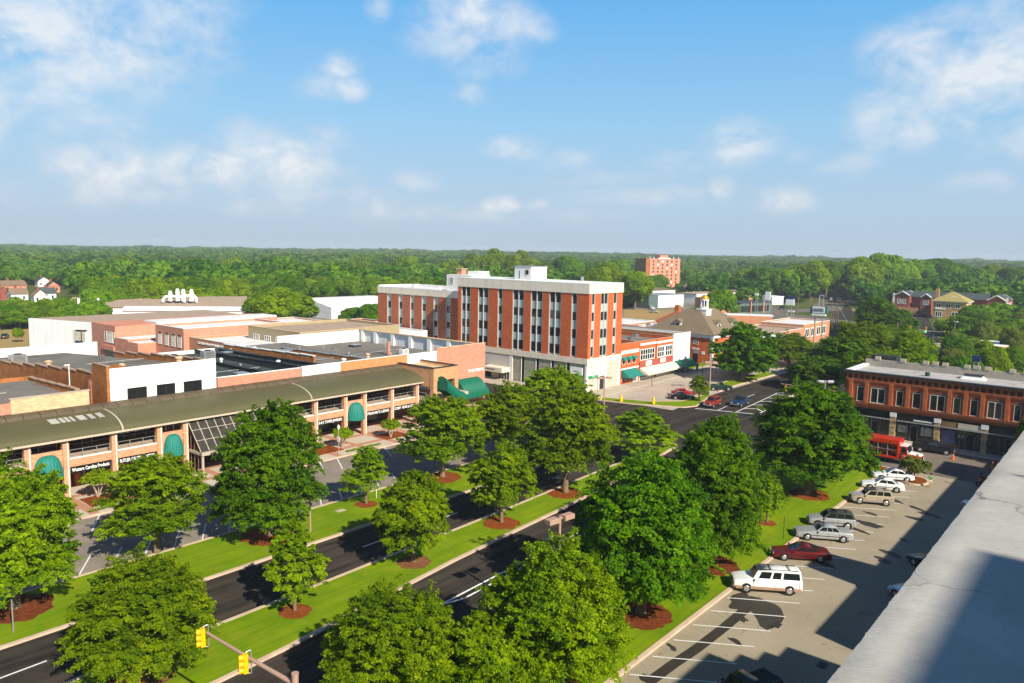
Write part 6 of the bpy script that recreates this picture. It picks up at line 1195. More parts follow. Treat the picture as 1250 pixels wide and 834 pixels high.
for k, (gx_, gy_, ty, hw) in enumerate(((290, 74, 366, 26), (302, 77, 362, 26), (315, 80, 364, 26), (328, 82, 366, 24), (340, 84, 372, 22), (300, 68, 378, 24), (285, 66, 384, 24))):
    ptree('dark', None, ty, hw, 'dark rounded tree in the clump between the two far carriageways', ground=(gx_, gy_), group='dark trees between the far carriageways', mul=False, z=0)
ptree('slim', (853, 490), 459, 16, 'little round tree on the grassy corner beside the parked cars', mul=False, group=GB)
ptree('big1', None, 500, 36, 'dark street tree at the edge of the old brick block, cut by the roof ledge', ground=(124, 9.0), mul=False, group=GB) 
for bpx, topy, hw, lb in (((120, 607), 576, 18, 'clipped crape myrtle before the first signboard shop'), ((418, 546), 523, 13, 'clipped crape myrtle beside the white lantern'), ((477, 534), 509, 12, 'clipped crape myrtle before the last arcade shops'), ((184, 590), 560, 16, 'clipped crape myrtle half hidden behind the yellowish tree')):
    x, y = G(bpx[0], bpx[1], .15); c = PROJ(x, y, 1)[2]; t = thing('crape_myrtle', lb, 'shrub tree', (x, y, .16), rnd.uniform(0, 6)); cm = TPL['myrt'][0]; a = bpy.data.objects.new('crown', cm); COL.objects.link(a); a.parent = t; k = hw * c / FPX / 1.28; t.scale = (k, k, k * .95)
    b = MB()
    for q in range(7): an = q * .9; b.tube([(.06 * math.cos(an), .06 * math.sin(an), 0), (.3 * math.cos(an), .3 * math.sin(an), .8), (.75 * math.cos(an), .75 * math.sin(an), 1.75)], [.05, .04, .02], 5)
    b.build('trunk', mat("pale_stems", (0.5, 0.38, 0.28), .8, var=.15), t, world=False)
x, y = 105.5, 20.9; t = thing('ornamental_tree', 'small pale leaved ornamental tree on the mulch island beside the person', 'tree', (x, y, .12)); a = bpy.data.objects.new('crown', TPL['pale'][0]); COL.objects.link(a); a.parent = t; b_ = bpy.data.objects.new('trunk', TPL['pale'][1]); COL.objects.link(b_); b_.parent = t; t.scale = (1.0, 1.0, 1.02)
# ------------------------------------------------------------------ woods
def blobcrown(R_, z0, z1, n, leaf, seed, m, kind='round', name='crown', lobes=9):
    """rounded crown: lobes spread over an ellipsoid, leaf cards on their outer faces"""
    rs = np.random.RandomState(seed); H_ = (z1 - z0) / 2; zm = (z0 + z1) / 2; C = []; lobes = int(lobes * 1.7)
    for i in range(lobes):
        t = 1 - (i + .5) / lobes * 1.45; a = i * 2.39996 + rs.uniform(-.3, .3); q = math.sqrt(max(0, 1 - t * t)); k = rs.uniform(.5, .72)
        C.append((R_ * q * k * math.cos(a), R_ * q * k * math.sin(a), zm + H_ * t * k, rs.uniform(.3, .46), rs.uniform(-.2, .22)))
    C = np.array(C); k = rs.randint(0, lobes, n); d = rs.normal(size=(n, 3)); d /= np.linalg.norm(d, axis=1)[:, None]
    o = C[k, :3] - np.array([0, 0, zm]); o = o / np.array([R_, R_, H_]); o /= np.linalg.norm(o, axis=1)[:, None] + 1e-6; d = d + o * .8; d /= np.linalg.norm(d, axis=1)[:, None]
    P = C[k, :3] + d * C[k, 3][:, None] * rs.uniform(.8, 1.04, n)[:, None] * np.array([R_, R_, H_ * .95]); T = np.clip(.45 + C[k, 4] + rs.normal(size=n) * .13, 0, 1)
    return cards(P, d + np.array([0, 0, .2]), leaf, T, rs, .75)
WT = []
for i in range(7):
    h = 15; v, T = blobcrown(6.5, 2.2 if i % 2 else 1.0, h, 6500, .4, 40 + i, LEAFO, 'round' if i % 3 else 'oval', lobes=12); WT.append(mesh_from_cards('crown', v, T, [LEAFO, LEAFD, LEAF][i % 3] if i != 6 else LEAFP))
tk = MB(); tk.tube([(0, 0, -1), (0, 0, 4), (0, 0, 9)], [.4, .3, .12], 7); wtrunk = bpy.data.meshes.new('trunk'); wtrunk.from_pydata(tk.v, [], tk.f); wtrunk.materials.append(MT("bark"))
def wood_tree(x, y, s, h, label, group, k=None):
    t = thing('tree', label, 'tree', (x, y, terrain(x, y)), rnd.uniform(0, 6.28), group); t.scale = (s / 6.5, s / 6.5, h / 15)
    a = bpy.data.objects.new('crown', WT[k if k is not None else rnd.randrange(6)]); COL.objects.link(a); a.parent = t
    b_ = bpy.data.objects.new('trunk', wtrunk); COL.objects.link(b_); b_.parent = t
# keep-out areas (built-up or open): boxes in world coordinates and around roads
KEEP = [(-50, 135, -80, 232), (70, 182, 180, 290), (183, 232, 205, 300), (120, 250, -60, 225), (240, 300, 60, 215), (300, 400, 100, 205), (395, 475, 15, 122), (300, 395, 60, 110), (250, 300, 0, 60)]
roads = [Lc, Rc, [(380, 150), (430, 135), (520, 160), (640, 215)]]
def near_road(x, y, w=13):
    for P_ in roads:
        for a, b_ in zip(P_, P_[1:]):
            ax, ay = a; bx_, by = b_; L2 = (bx_ - ax) ** 2 + (by - ay) ** 2; t = max(0, min(1, ((x - ax) * (bx_ - ax) + (y - ay) * (by - ay)) / L2))
            if math.hypot(x - ax - t * (bx_ - ax), y - ay - t * (by - ay)) < w: return True
    return False
houses_xy = [G(*h[0]) for h in house_spots] + [G(810, 352), G(820, 365), G(818, 375), G(865, 370), G(905, 368), G(890, 385), G(920, 383), G(950, 372), G(125, 334)]
def blocked(x, y, s):
    for x0, x1, y0, y1 in KEEP:
        if x0 - s < x < x1 + s and y0 - s < y < y1 + s: return True
    if near_road(x, y): return True
    for hx, hy in houses_xy:
        dx_, dy_ = x - hx, y - hy; r0 = math.hypot(hx, hy); al = (dx_ * hx + dy_ * hy) / r0; ac = abs(dx_ * hy - dy_ * hx) / r0
        if ac < 12 + s * .8 and -45 - 14 < al < 16 + s: return True
    return False
rw_ = random.Random(21); spots = []; grid = {}
def free(x, y, d):
    gx0, gy0 = int(x // 8), int(y // 8); rg = int(d // 8) + 1
    for i in range(gx0 - rg, gx0 + rg + 1):
        for j in range(gy0 - rg, gy0 + rg + 1):
            for (a, b_) in grid.get((i, j), ()):
                if (a - x) ** 2 + (b_ - y) ** 2 < d * d: return False
    return True
for n in range(30000):
    r_ = 230 + 520 * math.sqrt(rw_.random()); an = R(rw_.uniform(4, 82)); x, y = r_ * math.cos(an), r_ * math.sin(an)
    px, py, c = PROJ(x, y, 8)
    if not (-30 < px < 1290) or blocked(x, y, 4): continue
    if px < 82 and r_ < 480 and rw_.random() < .88: continue
    d = 8.6 if r_ < 480 else 10.8
    if free(x, y, d): grid.setdefault((int(x // 8), int(y // 8)), []).append((x, y)); spots.append((r_, x, y, px))
spots.sort(); print("wood spots", len(spots))
near = spots[:140]; rest = spots[140:]
def lowzone(px, r_): return .45 if 776 < px < 846 or (px < 90 and r_ < 480) else 1.0
for r_, x, y, px in near:
    s = rw_.uniform(6.2, 9.0); h = rw_.uniform(11, 15.5)
    if px > 940 and r_ > 380: h *= 1.3; s *= 1.25
    if px > 1120 and r_ < 400: h *= .55; s *= .8
    if (px < 100 and r_ < 480) or 770 < px < 850: h *= .5; s *= .75
    zone = 'on the left behind the shops' if px < 330 else 'behind the office tower' if px < 780 else 'beyond the town hall' if px < 1000 else 'around the maroon brick building'
    wood_tree(x, y, s, h, 'leafy green tree in the woods ' + zone, 'woodland trees ' + zone)
# hand placed ones that matter for the outline
for px, py, ty, hw, lb, k in ((350, 402, 352, 38, 'big bright maple rising behind the shop roofs', 2), (322, 399, 356, 26, 'bright green tree left of the big maple', 5), (455, 404, 370, 22, 'loose green tree between the curved shed and the office wing', 4), (432, 402, 374, 18, 'small green tree beside the curved shed', 1), (878, 392, 352, 22, 'round green tree beside the cupola', 0), (862, 396, 370, 16, 'small green tree in front of the brown roofed house', 5), (30, 388, 368, 22, 'dark bush like tree at the field edge near the far left houses', 1), (62, 388, 366, 20, 'round tree left of the factory wall', 0), (775, 378, 330, 24, 'tall tree next to the tower corner', 5), (735, 372, 322, 28, 'big light tree behind the right part of the tower roof', 2), (800, 356, 335, 16, 'tree at the foot of the apartment tower', 0), (1165, 440, 408, 16, 'dark dense tree in the park right of the avenue', 4), (1200, 428, 392, 16, 'light tree in the park near the hall', 6), (1235, 440, 400, 16, 'yellowish tree in the park at the picture edge', 6), (1187, 412, 390, 13, 'dark low tree under the yellow house', 1), (1150, 404, 390, 10, 'small park tree beside the road bend', 0)):
    x, y = G(px, py); c = PROJ(x, y, 0)[2]; wood_tree(x, y, hw * c / FPX, height_for(x, y, px, ty), lb, None, k)
for px, py, ty, hw, lb, k in ((1158, 460, 424, 17, 'brownish green round tree behind the roof merlons', 6), (1190, 452, 424, 16, 'yellow green tree beside the blue sign', 6), (1212, 462, 424, 20, 'bright green tree before the flat white building', 2), (1240, 462, 426, 18, 'thin brownish tree right of the flat white building', 6)):
    x, y = G(px, py); c = PROJ(x, y, 0)[2]; wood_tree(x, y, hw * c / FPX, height_for(x, y, px, ty), lb, None, k)
rp = random.Random(5); npk = 0; pk = []
while npk < 27:
    px, py = rp.uniform(1150, 1262), rp.uniform(398, 466); x, y = G(px, py)
    if near_road(x, y, 9) or any((x - a) ** 2 + (y - b_) ** 2 < 5.5 ** 2 for a, b_ in pk) or (1148 < px < 1184 and 428 < py < 444) or (1200 < px < 1252 and 430 < py < 452): 
        pk.append((x + 999, y)) if len(pk) > 900 else None; npk += .02; continue
    pk.append((x, y)); npk += 1; wood_tree(x, y, rp.uniform(2.6, 4.6), rp.uniform(5, 8.5), 'leafy park tree in the grove right of the far carriageway', 'park trees right of the far carriageway', rp.choice((0, 1, 2, 3, 4, 6, 5)))
for k in range(16):
    px = 2 + k * 7.5; x, y = G(px, 402 - (k % 3) * 2 - k * .2); wood_tree(x, y, 6, rw_.uniform(6, 9), 'rounded bush in the hedge along the dirt field', 'hedge bushes along the dirt field', k % 6)
for px, py, ty, hw, zone in ((912, 362, 326, 17, 2), (930, 364, 323, 16, 2), (956, 369, 327, 18, 3), (972, 367, 321, 19, 3), (990, 368, 319, 21, 3), (1008, 365, 316, 21, 3), (1030, 364, 317, 22, 3), (1052, 366, 315, 24, 3), (1078, 365, 309, 25, 3), (1102, 363, 320, 18, 3), (1122, 362, 316, 20, 3), (1142, 362, 313, 23, 3), (1164, 361, 320, 20, 3), (1190, 362, 326, 20, 3), (1214, 362, 324, 20, 3), (1240, 364, 325, 20, 3),
                             (548, 352, 318, 19, 1), (578, 350, 309, 21, 1), (604, 350, 305, 22, 1), (632, 351, 307, 22, 1), (664, 352, 318, 20, 1), (694, 353, 312, 22, 1), (722, 353, 319, 20, 1), (752, 355, 316, 20, 1), (496, 350, 312, 18, 1), (442, 348, 314, 18, 1), (396, 350, 318, 20, 0), (285, 348, 314, 20, 0), (236, 346, 312, 18, 0), (150, 344, 312, 20, 0)):
    x, y = G(px, py); zn = ('on the left behind the shops', 'behind the office tower', 'beyond the town hall', 'around the maroon brick building')[zone]; wood_tree(x, y, hw * math.hypot(x, y) / FPX, height_for(x, y, px, ty), 'tall full crowned tree rising above the woods ' + zn, 'tall trees above the woods ' + zn)
x, y = G(22.5, 418); wood_tree(x, y, 1.5, 4.2, 'single young conifer standing in the dirt field', None, 5)
# the rest of the wood as one mass
def mass(pts, seed, nleaf, leaf, nm, label):
    rs = np.random.RandomState(seed); V_, T_ = [], []; tpl = [blobcrown(1.0, .15, 2.2, nleaf, leaf, seed + i, None, 'round', lobes=7) for i in range(5)]
    for i, (x, y, s, h) in enumerate(pts):
        h = h * (1 + .5 * mnoise.noise(Vector((x * .006, y * .006, 7))) + .09 * rs.normal())
        v, T = tpl[i % 5]; a = rs.uniform(0, 6.28); ca, sa = math.cos(a), math.sin(a); q = v.reshape(-1, 3); X = (q[:, 0] * ca - q[:, 1] * sa) * s + x; Y = (q[:, 0] * sa + q[:, 1] * ca) * s + y; Z = q[:, 2] * h / 2.2 + terrain(x, y)
        V_.append(np.stack([X, Y, Z], 1).reshape(-1, 4, 3)); T_.append(np.clip(T + rs.normal() * .22 + .25 * mnoise.noise(Vector((x * .012, y * .012, 0))), 0, 1))
    me = mesh_from_cards(nm, np.concatenate(V_), np.concatenate(T_), LEAFW); o = bpy.data.objects.new(nm, me); COL.objects.link(o); tag(o, label, 'woods', kind='stuff'); print(nm, len(me.polygons))
mass([(x, y, rw_.uniform(6.6, 10), rw_.uniform(11, 15.5) * (1.2 if px > 940 else 1.0) * lowzone(px, r_)) for r_, x, y, px in rest], 60, 700, .15, 'woodland', 'green broadleaf woods spreading behind the town')
far = []
for r0, r1, d, s in ((740, 1100, 11, 8.5), (1100, 1700, 15, 11), (1700, 2600, 22, 15), (2600, 4200, 34, 23)):
    r_ = r0
    while r_ < r1:
        an = R(2); st = d / r_
        while an < R(82):
            a = an + rw_.uniform(-.3, .3) * st; q = r_ + rw_.uniform(-.4, .4) * d; x, y = q * math.cos(a), q * math.sin(a); an += st
            if r_ < 1000 and (blocked(x, y, 3)): continue
            if math.sin(x * .011 + 2) * math.cos(y * .013) > .82: continue
            px = PROJ(x, y, 10)[0]
            if -40 < px < 1290: far.append((x, y, s * rw_.uniform(.85, 1.35), rw_.uniform(11, 15.5)))
        r_ += d * (1.0 + (r_ - r0) / r0 * .5)
print("far", len(far)); mass(far, 80, 230, .26, 'distant_woods', 'hazy distant woods rolling out to the horizon')
# ================================================================== VEHICLES
def paint(name, col, rough=.3, metal=.15): return mat(name, col, rough, metal=metal, var=.03, spec=.5, coat=.35)
P_WHITE = paint("white_car_paint", (.85, .85, .83), metal=0); P_SILVER = paint("silver_car_paint", (.5, .52, .53), metal=.4); P_RED = paint("maroon_car_paint", (.13, .005, .007)); P_TAN = paint("gold_car_paint", (.5, .42, .3), metal=.3); P_BLACK = paint("black_car_paint", (.006, .007, .01)); P_BLUE = paint("dark_blue_car_paint", (.01, .03, .1)); P_BRED = paint("bright_red_car_paint", (.5, .015, .01)); P_TRUCK = paint("truck_red_paint", (.62, .03, .01)); P_DRED = paint("dark_red_truck_paint", (.3, .03, .01)); P_GREY = paint("grey_cladding", (.3, .27, .24)); P_GREEN = paint("dark_green_car_paint", (.012, .04, .025))
CG = mat("car_glass", (.012, .016, .018), .06, var=0, spec=.7); TY_ = mat("tyre_rubber", (.02, .02, .02), .85, var=.1); RIM = mat("alloy_rim", (.55, .55, .55), .3, metal=.7, var=.05); TL = mat("tail_light", (.5, .01, .01), .25, var=0, spec=.6); HL = mat("head_light", (.75, .75, .7), .15, var=0, spec=.7); PLQ = mat("black_trim", (.012, .012, .012), .6, var=.1)
def car_body(secs):
    """loft of cross sections along x: each (x, half width at sill, half width at belt, z sill, z belt, z top, half width top)"""
    b = MB(); n = 12
    for (x, ws, wb, zs, zb, zt, wt) in secs:
        half = [(ws * .9, zs), (ws, zs + .08), (wb, zs + (zb - zs) * .45), (wb * .995, zb - .06), (wt + (wb - wt) * .45, zb + (zt - zb) * .65), (wt, zt)]
        pts = half + [(-y, z) for y, z in half[::-1]]
        for y, z in pts: b.v.append((x, y, z))
    k = len(secs)
    for i in range(k - 1):
        for j in range(n): b.f.append((i * n + j, i * n + (j + 1) % n, (i + 1) * n + (j + 1) % n, (i + 1) * n + j)); b.mi.append(0)
    b.f.append(tuple(range(n - 1, -1, -1))); b.f.append(tuple((k - 1) * n + j for j in range(n))); b.mi += [0, 0]
    return b
def car(style, label, pt, x, y, head, L=4.8, W=1.8, group=None, name='parked_car', cat='car', two=None, roofp=None):
    """head = heading angle of the nose; origin at the ground centre"""
    t = thing(name, label, cat, (x, y, 0.0), head, group); h = L / 2; w = W / 2
    S = dict(  # hood height, belt, roof, cabin x: base front, roof front, roof rear, base rear (fractions of half length), deck height
        sedan=(.80, .93, 1.42, .36, .12, -.42, -.72, .95), coupe=(.76, .9, 1.38, .38, .06, -.3, -.78, .92), bigsedan=(.86, .97, 1.45, .30, .12, -.40, -.58, .98), suv=(1.02, 1.12, 1.82, .40, .22, -.93, -.985, 1.12), longsuv=(1.1, 1.2, 1.92, .44, .30, -.945, -.985, 1.2), small_suv=(.98, 1.08, 1.68, .42, .18, -.86, -.97, 1.08), pickup=(1.02, 1.12, 1.78, .34, .18, -.08, -.16, 1.12), extpickup=(1.0, 1.1, 1.74, .36, .2, -.2, -.26, 1.1), wagon=(.84, .95, 1.45, .38, .14, -.78, -.95, .96))[style]
    zh, zb, zr, cf, rf, rr_, cr2, zd = S; zs = .24 if 'suv' not in style and 'pick' not in style else .36
    secs = [(h, w * .72, w * .8, zs + .12, zh * .62, zh * .66, w * .66), (h - .06, w * .88, w * .93, zs + .04, zh * .8, zh * .86, w * .76), (h - .28, w * .95, w * .98, zs, zh * .92, zh * .955, w * .82), (h * .62, w * .97, w, zs, zh, zh * 1.03, w * .84), (h * cf, w * .97, w, zs, zb, zb * 1.02, w * .84), (0, w * .97, w, zs, zb, zb * 1.02, w * .84), (h * cr2, w * .97, w, zs, zb, zd * 1.03, w * .84), (-h * .84, w * .96, w * .99, zs, zd * .97, zd * 1.02, w * .83), (-h + .1, w * .92, w * .96, zs + .02, zd * .93, zd * .97, w * .8), (-h, w * .86, w * .9, zs + .1, zd * .78, zd * .84, w * .76)]
    if 'suv' in style or style == 'wagon': secs = [s for s in secs if s[0] > -h * .9 or s[0] <= -h + .11]
    bd = car_body(secs).build('body', pt, t, world=False, smooth=False)
    for p in bd.data.polygons: p.use_smooth = True
    try: bd.data.set_sharp_from_angle(angle=R(32))
    except Exception: pass
    # cabin: roof frame and glass
    b0, b1, r0, r1 = h * cf, h * cr2, h * rf, h * rr_; wb_, wr = w * .9, w * .72; zc = zb * 1.005
    base = [(b0, wb_ * .92, zc), (b1, wb_ * .92, zc if style != 'coupe' else zd), (b1, -wb_ * .92, zc if style != 'coupe' else zd), (b0, -wb_ * .92, zc)]; roof_ = [(r0, wr, zr - .03), (r1, wr, zr - .05), (r1, -wr, zr - .05), (r0, -wr, zr - .03)]
    cabin = MB().add(base + roof_, [(0, 1, 5, 4), (1, 2, 6, 5), (2, 3, 7, 6), (3, 0, 4, 7)]); cab = cabin.build('cabin', roofp or pt, t, world=False)
    m_ = (r0 + r1) / 2
    rfm = MB().add([(r0 + .04, wr * .9, zr - .01), (m_, wr * .93, zr + .045), (r1 - .02, wr * .9, zr - .02), (r1 - .02, -wr * .9, zr - .02), (m_, -wr * .93, zr + .045), (r0 + .04, -wr * .9, zr - .01), (r0, wr + .01, zr - .05), (m_, wr + .02, zr - .02), (r1, wr + .01, zr - .07), (r1, -wr - .01, zr - .07), (m_, -wr - .02, zr - .02), (r0, -wr - .01, zr - .05)], [(0, 1, 4, 5), (1, 2, 3, 4), (0, 6, 7, 1), (1, 7, 8, 2), (5, 4, 10, 11), (4, 3, 9, 10), (0, 5, 11, 6), (2, 8, 9, 3)])
    rfo = rfm.build('roof', roofp or pt, t, world=False, smooth=True)
    def panel(A, B_, C_, D_, u0, u1, v0, v1, nm):
        A, B_, C_, D_ = map(Vector, (A, B_, C_, D_)); f = lambda u, v: (A.lerp(B_, u)).lerp(D_.lerp(C_, u), v); q = [f(u0, v0), f(u1, v0), f(u1, v1), f(u0, v1)]; n = (q[1] - q[0]).cross(q[3] - q[0]).normalized() * .012
        c = sum(q, Vector()) / 4
        if n.dot(c - Vector((0, 0, .9))) < 0: n = -n
        return MB().add([p + n for p in q], [(0, 1, 2, 3)]).build(nm, CG, t, world=False)
    panel(base[0], base[3], roof_[3], roof_[0], .06, .94, .06, .93, 'windscreen')
    if 'pick' not in style: panel(base[1], base[2], roof_[2], roof_[1], .09, .91, .1, .88, 'rear_window')
    else: panel(base[1], base[2], roof_[2], roof_[1], .15, .85, .3, .85, 'rear_window')
    nw = {'sedan': 2, 'coupe': 2, 'bigsedan': 3, 'suv': 3, 'longsuv': 3, 'small_suv': 3, 'pickup': 1, 'extpickup': 2, 'wagon': 3}[style]
    cuts = {1: [(.12, .93)], 2: [(.1, .49), (.525, .9)], 3: [(.08, .38), (.415, .64), (.67, .93)]}[nw]
    if style == 'longsuv': cuts = [(.1, .34), (.385, .56), (.61, .96)]
    for s in (1, -1):
        A, B_, C_, D_ = (base[0], base[1], roof_[1], roof_[0]) if s > 0 else (base[3], base[2], roof_[2], roof_[3])
        for u0, u1 in cuts: panel(A, B_, C_, D_, u0, u1, .1, .9, 'side_window')
    # wheels
    wr_ = .33 if zs < .3 else .38; wx = h * .63
    for sx, sy in ((1, 1), (1, -1), (-1, 1), (-1, -1)):
        cx0 = wx * (1 if sx > 0 else .98) * sx; yo = sy * (w - .09)
        a = MB().tube([(cx0, yo - .09 * sy, wr_ + .02), (cx0, sy * (w + .004), wr_ + .02)], wr_ + .065, 18).build('wheel_arch', PLQ, t, world=False)
        q = MB().tube([(cx0, yo - .1 * sy, wr_), (cx0, yo + .085 * sy, wr_), (cx0, yo + .105 * sy, wr_)], [wr_, wr_, wr_ * .9], 20).build('wheel', TY_, t, world=False)
        rm = MB().tube([(cx0, yo + .1 * sy, wr_), (cx0, yo + .118 * sy, wr_)], [wr_ * .66, wr_ * .58], 14)
        for k in range(5): an = k * 1.2566; rm.box(cx0 - .03, cx0 + .03, min(yo + .118 * sy, yo + .13 * sy), max(yo + .118 * sy, yo + .13 * sy), wr_ - .03, wr_ + .03) if k == 0 else None
        rm.build('rim', RIM, q, world=False)
    # lamps, bumpers, trim
    for sy in (1, -1):
        MB().box(h - .2, h - .015, sy * w * .48, sy * w * .82, zh * .66, zh * .84).build('headlight', HL, t, world=False); MB().box(-h - .012, -h + .16, sy * w * .6, sy * w * .9, zd * .62, zd * .86).build('tail_light', TL, t, world=False)
        MB().box(b0 - .25, b0 - .1, sy * (w + .02), sy * (w + .17), zb - .02, zb + .12).build('mirror', pt, t, world=False)
        mb = MB()
        for xx in ((b0 + b1) / 2 + .15, b0 - .02, b1 + .25 if 'pick' not in style else b1 + .02): mb.box(xx - .012, xx + .012, sy * (w * .996), sy * (w * 1.003), zs + .15, zb - .05)
        mb.box(-h * .8, h * .8, sy * (w * .99), sy * (w * 1.012), zs + .3, zs + .36) if two is None else None
        mb.build('door_seams', PLQ, t, world=False)
    MB().box(h - .1, h + .012, -w * .42, w * .42, zh * .62, zh * .8).build('grille', PLQ, t, world=False)
    bp = MB().box(h - .12, h + .06, -w * .84, w * .84, zs + .08, zs + .27).box(-h - .05, -h + .12, -w * .86, w * .86, zs + .08, zs + .27); bp.build('bumper', two or (pt if style in ('sedan', 'coupe') else RIM), t, world=False)
    MB().box(-h - .02, -h + .0, -.16, .16, zd * .62, zd * .76).build('number_plate', 'signwhite', t, world=False)
    if two:
        b = MB()
        for sy in (1, -1): b.box(-h * .96, h * .94, sy * w * .975, sy * w * 1.01, zs, zs + .24)
        b.build('lower_cladding', two, t, world=False)
    if 'suv' in style:
        b = MB(); [b.box(r1 + .2, r0 - .2, sy * wr * .82 - .02, sy * wr * .82 + .02, zr + .03, zr + .08) for sy in (1, -1)]
        for k in (.3, .75): xx = r0 + (r1 - r0) * k; b.box(xx - .03, xx + .03, -wr * .85, wr * .85, zr + .07, zr + .11)
        b.build('roof_rack', PLQ, t, world=False)
    if 'pick' in style:
        b = MB(); b.box(-h + .12, b1 - .1, -w * .78, w * .78, zb * 1.035, zb * 1.04 + .01); b.build('bed_floor', PLQ, t, world=False)
        b = MB(); [b.box(-h + .02, b1 - .05, sy * w * .8 - .04, sy * w * .8 + .04, zb, zb + .1) for sy in (1, -1)]; b.box(-h + .0, -h + .09, -w * .8, w * .8, zb - .1, zb + .1); b.build('bed_rail', pt, t, world=False)
    return t
def park(style, label, pt, nose, tail, L, W=1.8, **kw):
    """nose and tail: where the photo shows the front and back of the near side on the ground"""
    a = Vector(G(*nose)); b_ = Vector(G(*tail)); d = (a - b_).normalized(); c = (a + b_) / 2; side = Vector((-d.y, d.x))
    if side.dot(c) < 0: side = -side          # the far side of the car lies away from the camera
    c = c + side * (W / 2); return car(style, label, pt, c.x, c.y, math.atan2(d.y, d.x), L, W, **kw)
GP = "cars in the angled bays beside the lawn"
park('longsuv', 'long white station wagon truck with brown lower trim, nearest in the angled bays', P_WHITE, (901, 723), (974, 728), 5.6, 1.95, two=mat("brown_cladding", (.36, .22, .15), .6), group=GP)
park('coupe', 'dark maroon sedan parked second from the near end of the row', P_RED, (948, 684), (1011, 688), 5.2, 1.85, group=GP)
park('bigsedan', 'boxy silver sedan with chrome trim between the maroon sedan and the small silver wagon', P_SILVER, (975, 659), (1040, 664), 5.4, 1.95, group=GP)
park('small_suv', 'silver wagon with a dark roof squeezed beyond the boxy silver sedan', P_TAN if 0 else P_SILVER, (992, 644), (1041, 648), 4.6, 1.8, group=GP, roofp=paint("grey_green_roof", (.06, .075, .06)))
park('small_suv', 'gold sport utility car with dark hood standing before the two white cars', P_TAN, (1041, 615), (1090, 619), 4.5, 1.8, group=GP, two=P_GREY)
park('sedan', 'white sedan parked just beyond the gold sport utility car', P_WHITE, (1053, 597), (1103, 603), 4.7, 1.8, group=GP)
park('sedan', 'white sedan farthest in the row, next to the mulch island', P_WHITE, (1070, 586), (1113, 590), 4.7, 1.8, group=GP)
t = car('extpickup', 'black pickup truck with its cargo bed in view at the lower edge of the lot', P_BLACK, 44.3, 17.4, R(160), 5.3, 1.95)
car('sedan', 'pale blue hatchback half hidden under the roof ledge', paint("pale_blue_paint", (.4, .5, .62)), 67.2, 12.3, R(62), 4.6, 1.8)
car('sedan', 'black sedan peeping out from under the roof ledge in shadow', P_BLACK, 75.6, 12.7, R(60), 4.8, 1.8)
car('small_suv', 'white car nose next to the motorcyclist at the roof ledge', P_WHITE, 98.0, 12.0, R(118), 4.4, 1.75)
park('extpickup', 'black pickup truck parked along the old brick block', P_BLACK, (1161, 557), (1116, 551), 5.4, 1.95)
GS = "cars by the corner shops"
park('sedan', 'black sedan parked in front of the bright red one by the corner lawn', P_BLACK, (847, 488.5), (820, 488), 4.7, 1.8, group=GS)
car('sedan', 'bright red sedan mostly hidden behind the black sedan', P_BRED, *(Vector(G(836, 484.5)) + Vector((1.2, 1.0))), R(-52), 4.7, 1.8, group=GS)
car('pickup', 'dark green pickup parked behind the little round tree', P_GREEN, *G(878, 476.5), R(-48), 5.2, 1.9, group=GS)
car('suv', 'dark red sport utility car waiting at the stop line', P_DRED, 131.9, 61.0, R(182), 4.6, 1.8, name='waiting_car')
car('pickup', 'dark blue pickup waiting in the second lane at the stop line', P_BLUE, 136.6, 57.6, R(182), 5.2, 1.9, name='waiting_car')
car('pickup', 'white pickup driving on the far carriageway behind the old brick block', P_WHITE, *G(1129, 433), R(28), 5.2, 1.9, name='moving_car')
car('sedan', 'dark blue sedan on the far carriageway near the park kerb', P_BLUE, *G(1137, 413.5), R(25), 4.6, 1.8, name='moving_car')
car('sedan', 'grey van roofed car parked below the brown roofed shed', P_SILVER, *G(1176, 441), R(20), 4.6, 1.8)
for k, (px, py, pt, lb) in enumerate(((1014, 366.5, P_SILVER, 'silver car parked by the far wood at the road end'), (1024, 366, P_WHITE, 'white van parked by the far wood at the road end'), (1036, 369, P_WHITE, 'white car beside the far roadside posts'), (1031, 371, P_BLACK, 'black car behind the far roadside posts'), (954, 378, P_BLUE, 'blue car at the fuel station'), (1019, 368, P_BLUE, 'pale blue car between the white van and the silver car'), (795, 378, P_WHITE, 'white car on the yard beside the trailer like shed'), (798, 382, P_SILVER, 'silver camper on the dry verge'), (3, 393, P_WHITE, 'white car beyond the hedge of the dirt field'), (9, 394.5, P_SILVER, 'silver car beyond the hedge of the dirt field'), (15, 394, P_BLUE, 'blue car beyond the hedge of the dirt field'), (6, 413, P_GREEN, 'dark car at the near edge of the dirt field'), (1230, 372, P_WHITE, 'white car in front of the drive through porch'))):
    car('sedan' if k % 2 else 'suv', lb, pt, *G(px, py), R(20 + k * 37), 4.7, 1.8)
# red delivery truck
tr = thing('delivery_truck', 'red beverage truck with open side bays and a white cab roof beside the lawn', 'truck', (112.2 + 1.3, 26.4, 0), R(-90))
MB().box(-4.6, 2.2, -1.2, 1.2, .7, 1.0).build('chassis', PLQ, tr, world=False)
b = MB(); b.box(-4.6, 2.05, -1.25, 1.25, .75, 1.05); b.box(-4.6, 2.05, -1.25, 1.25, 2.75, 3.35); b.box(1.75, 2.05, -1.25, 1.25, 1.05, 2.75); b.box(-4.6, -4.4, -1.25, 1.25, 1.05, 2.75); b.box(-4.4, 1.75, -.06, .06, 1.05, 2.75); b.build('cargo_body', P_TRUCK, tr, world=False, bevel=.05)
b = MB(); [b.box(-4.4 + k * 1.23, -4.34 + k * 1.23, -1.2, 1.2, 1.05, 2.75) for k in range(6)]; b.box(-4.4, 1.75, -1.2, 1.2, 1.9, 1.94); b.build('shelf', 'metal', tr, world=False)
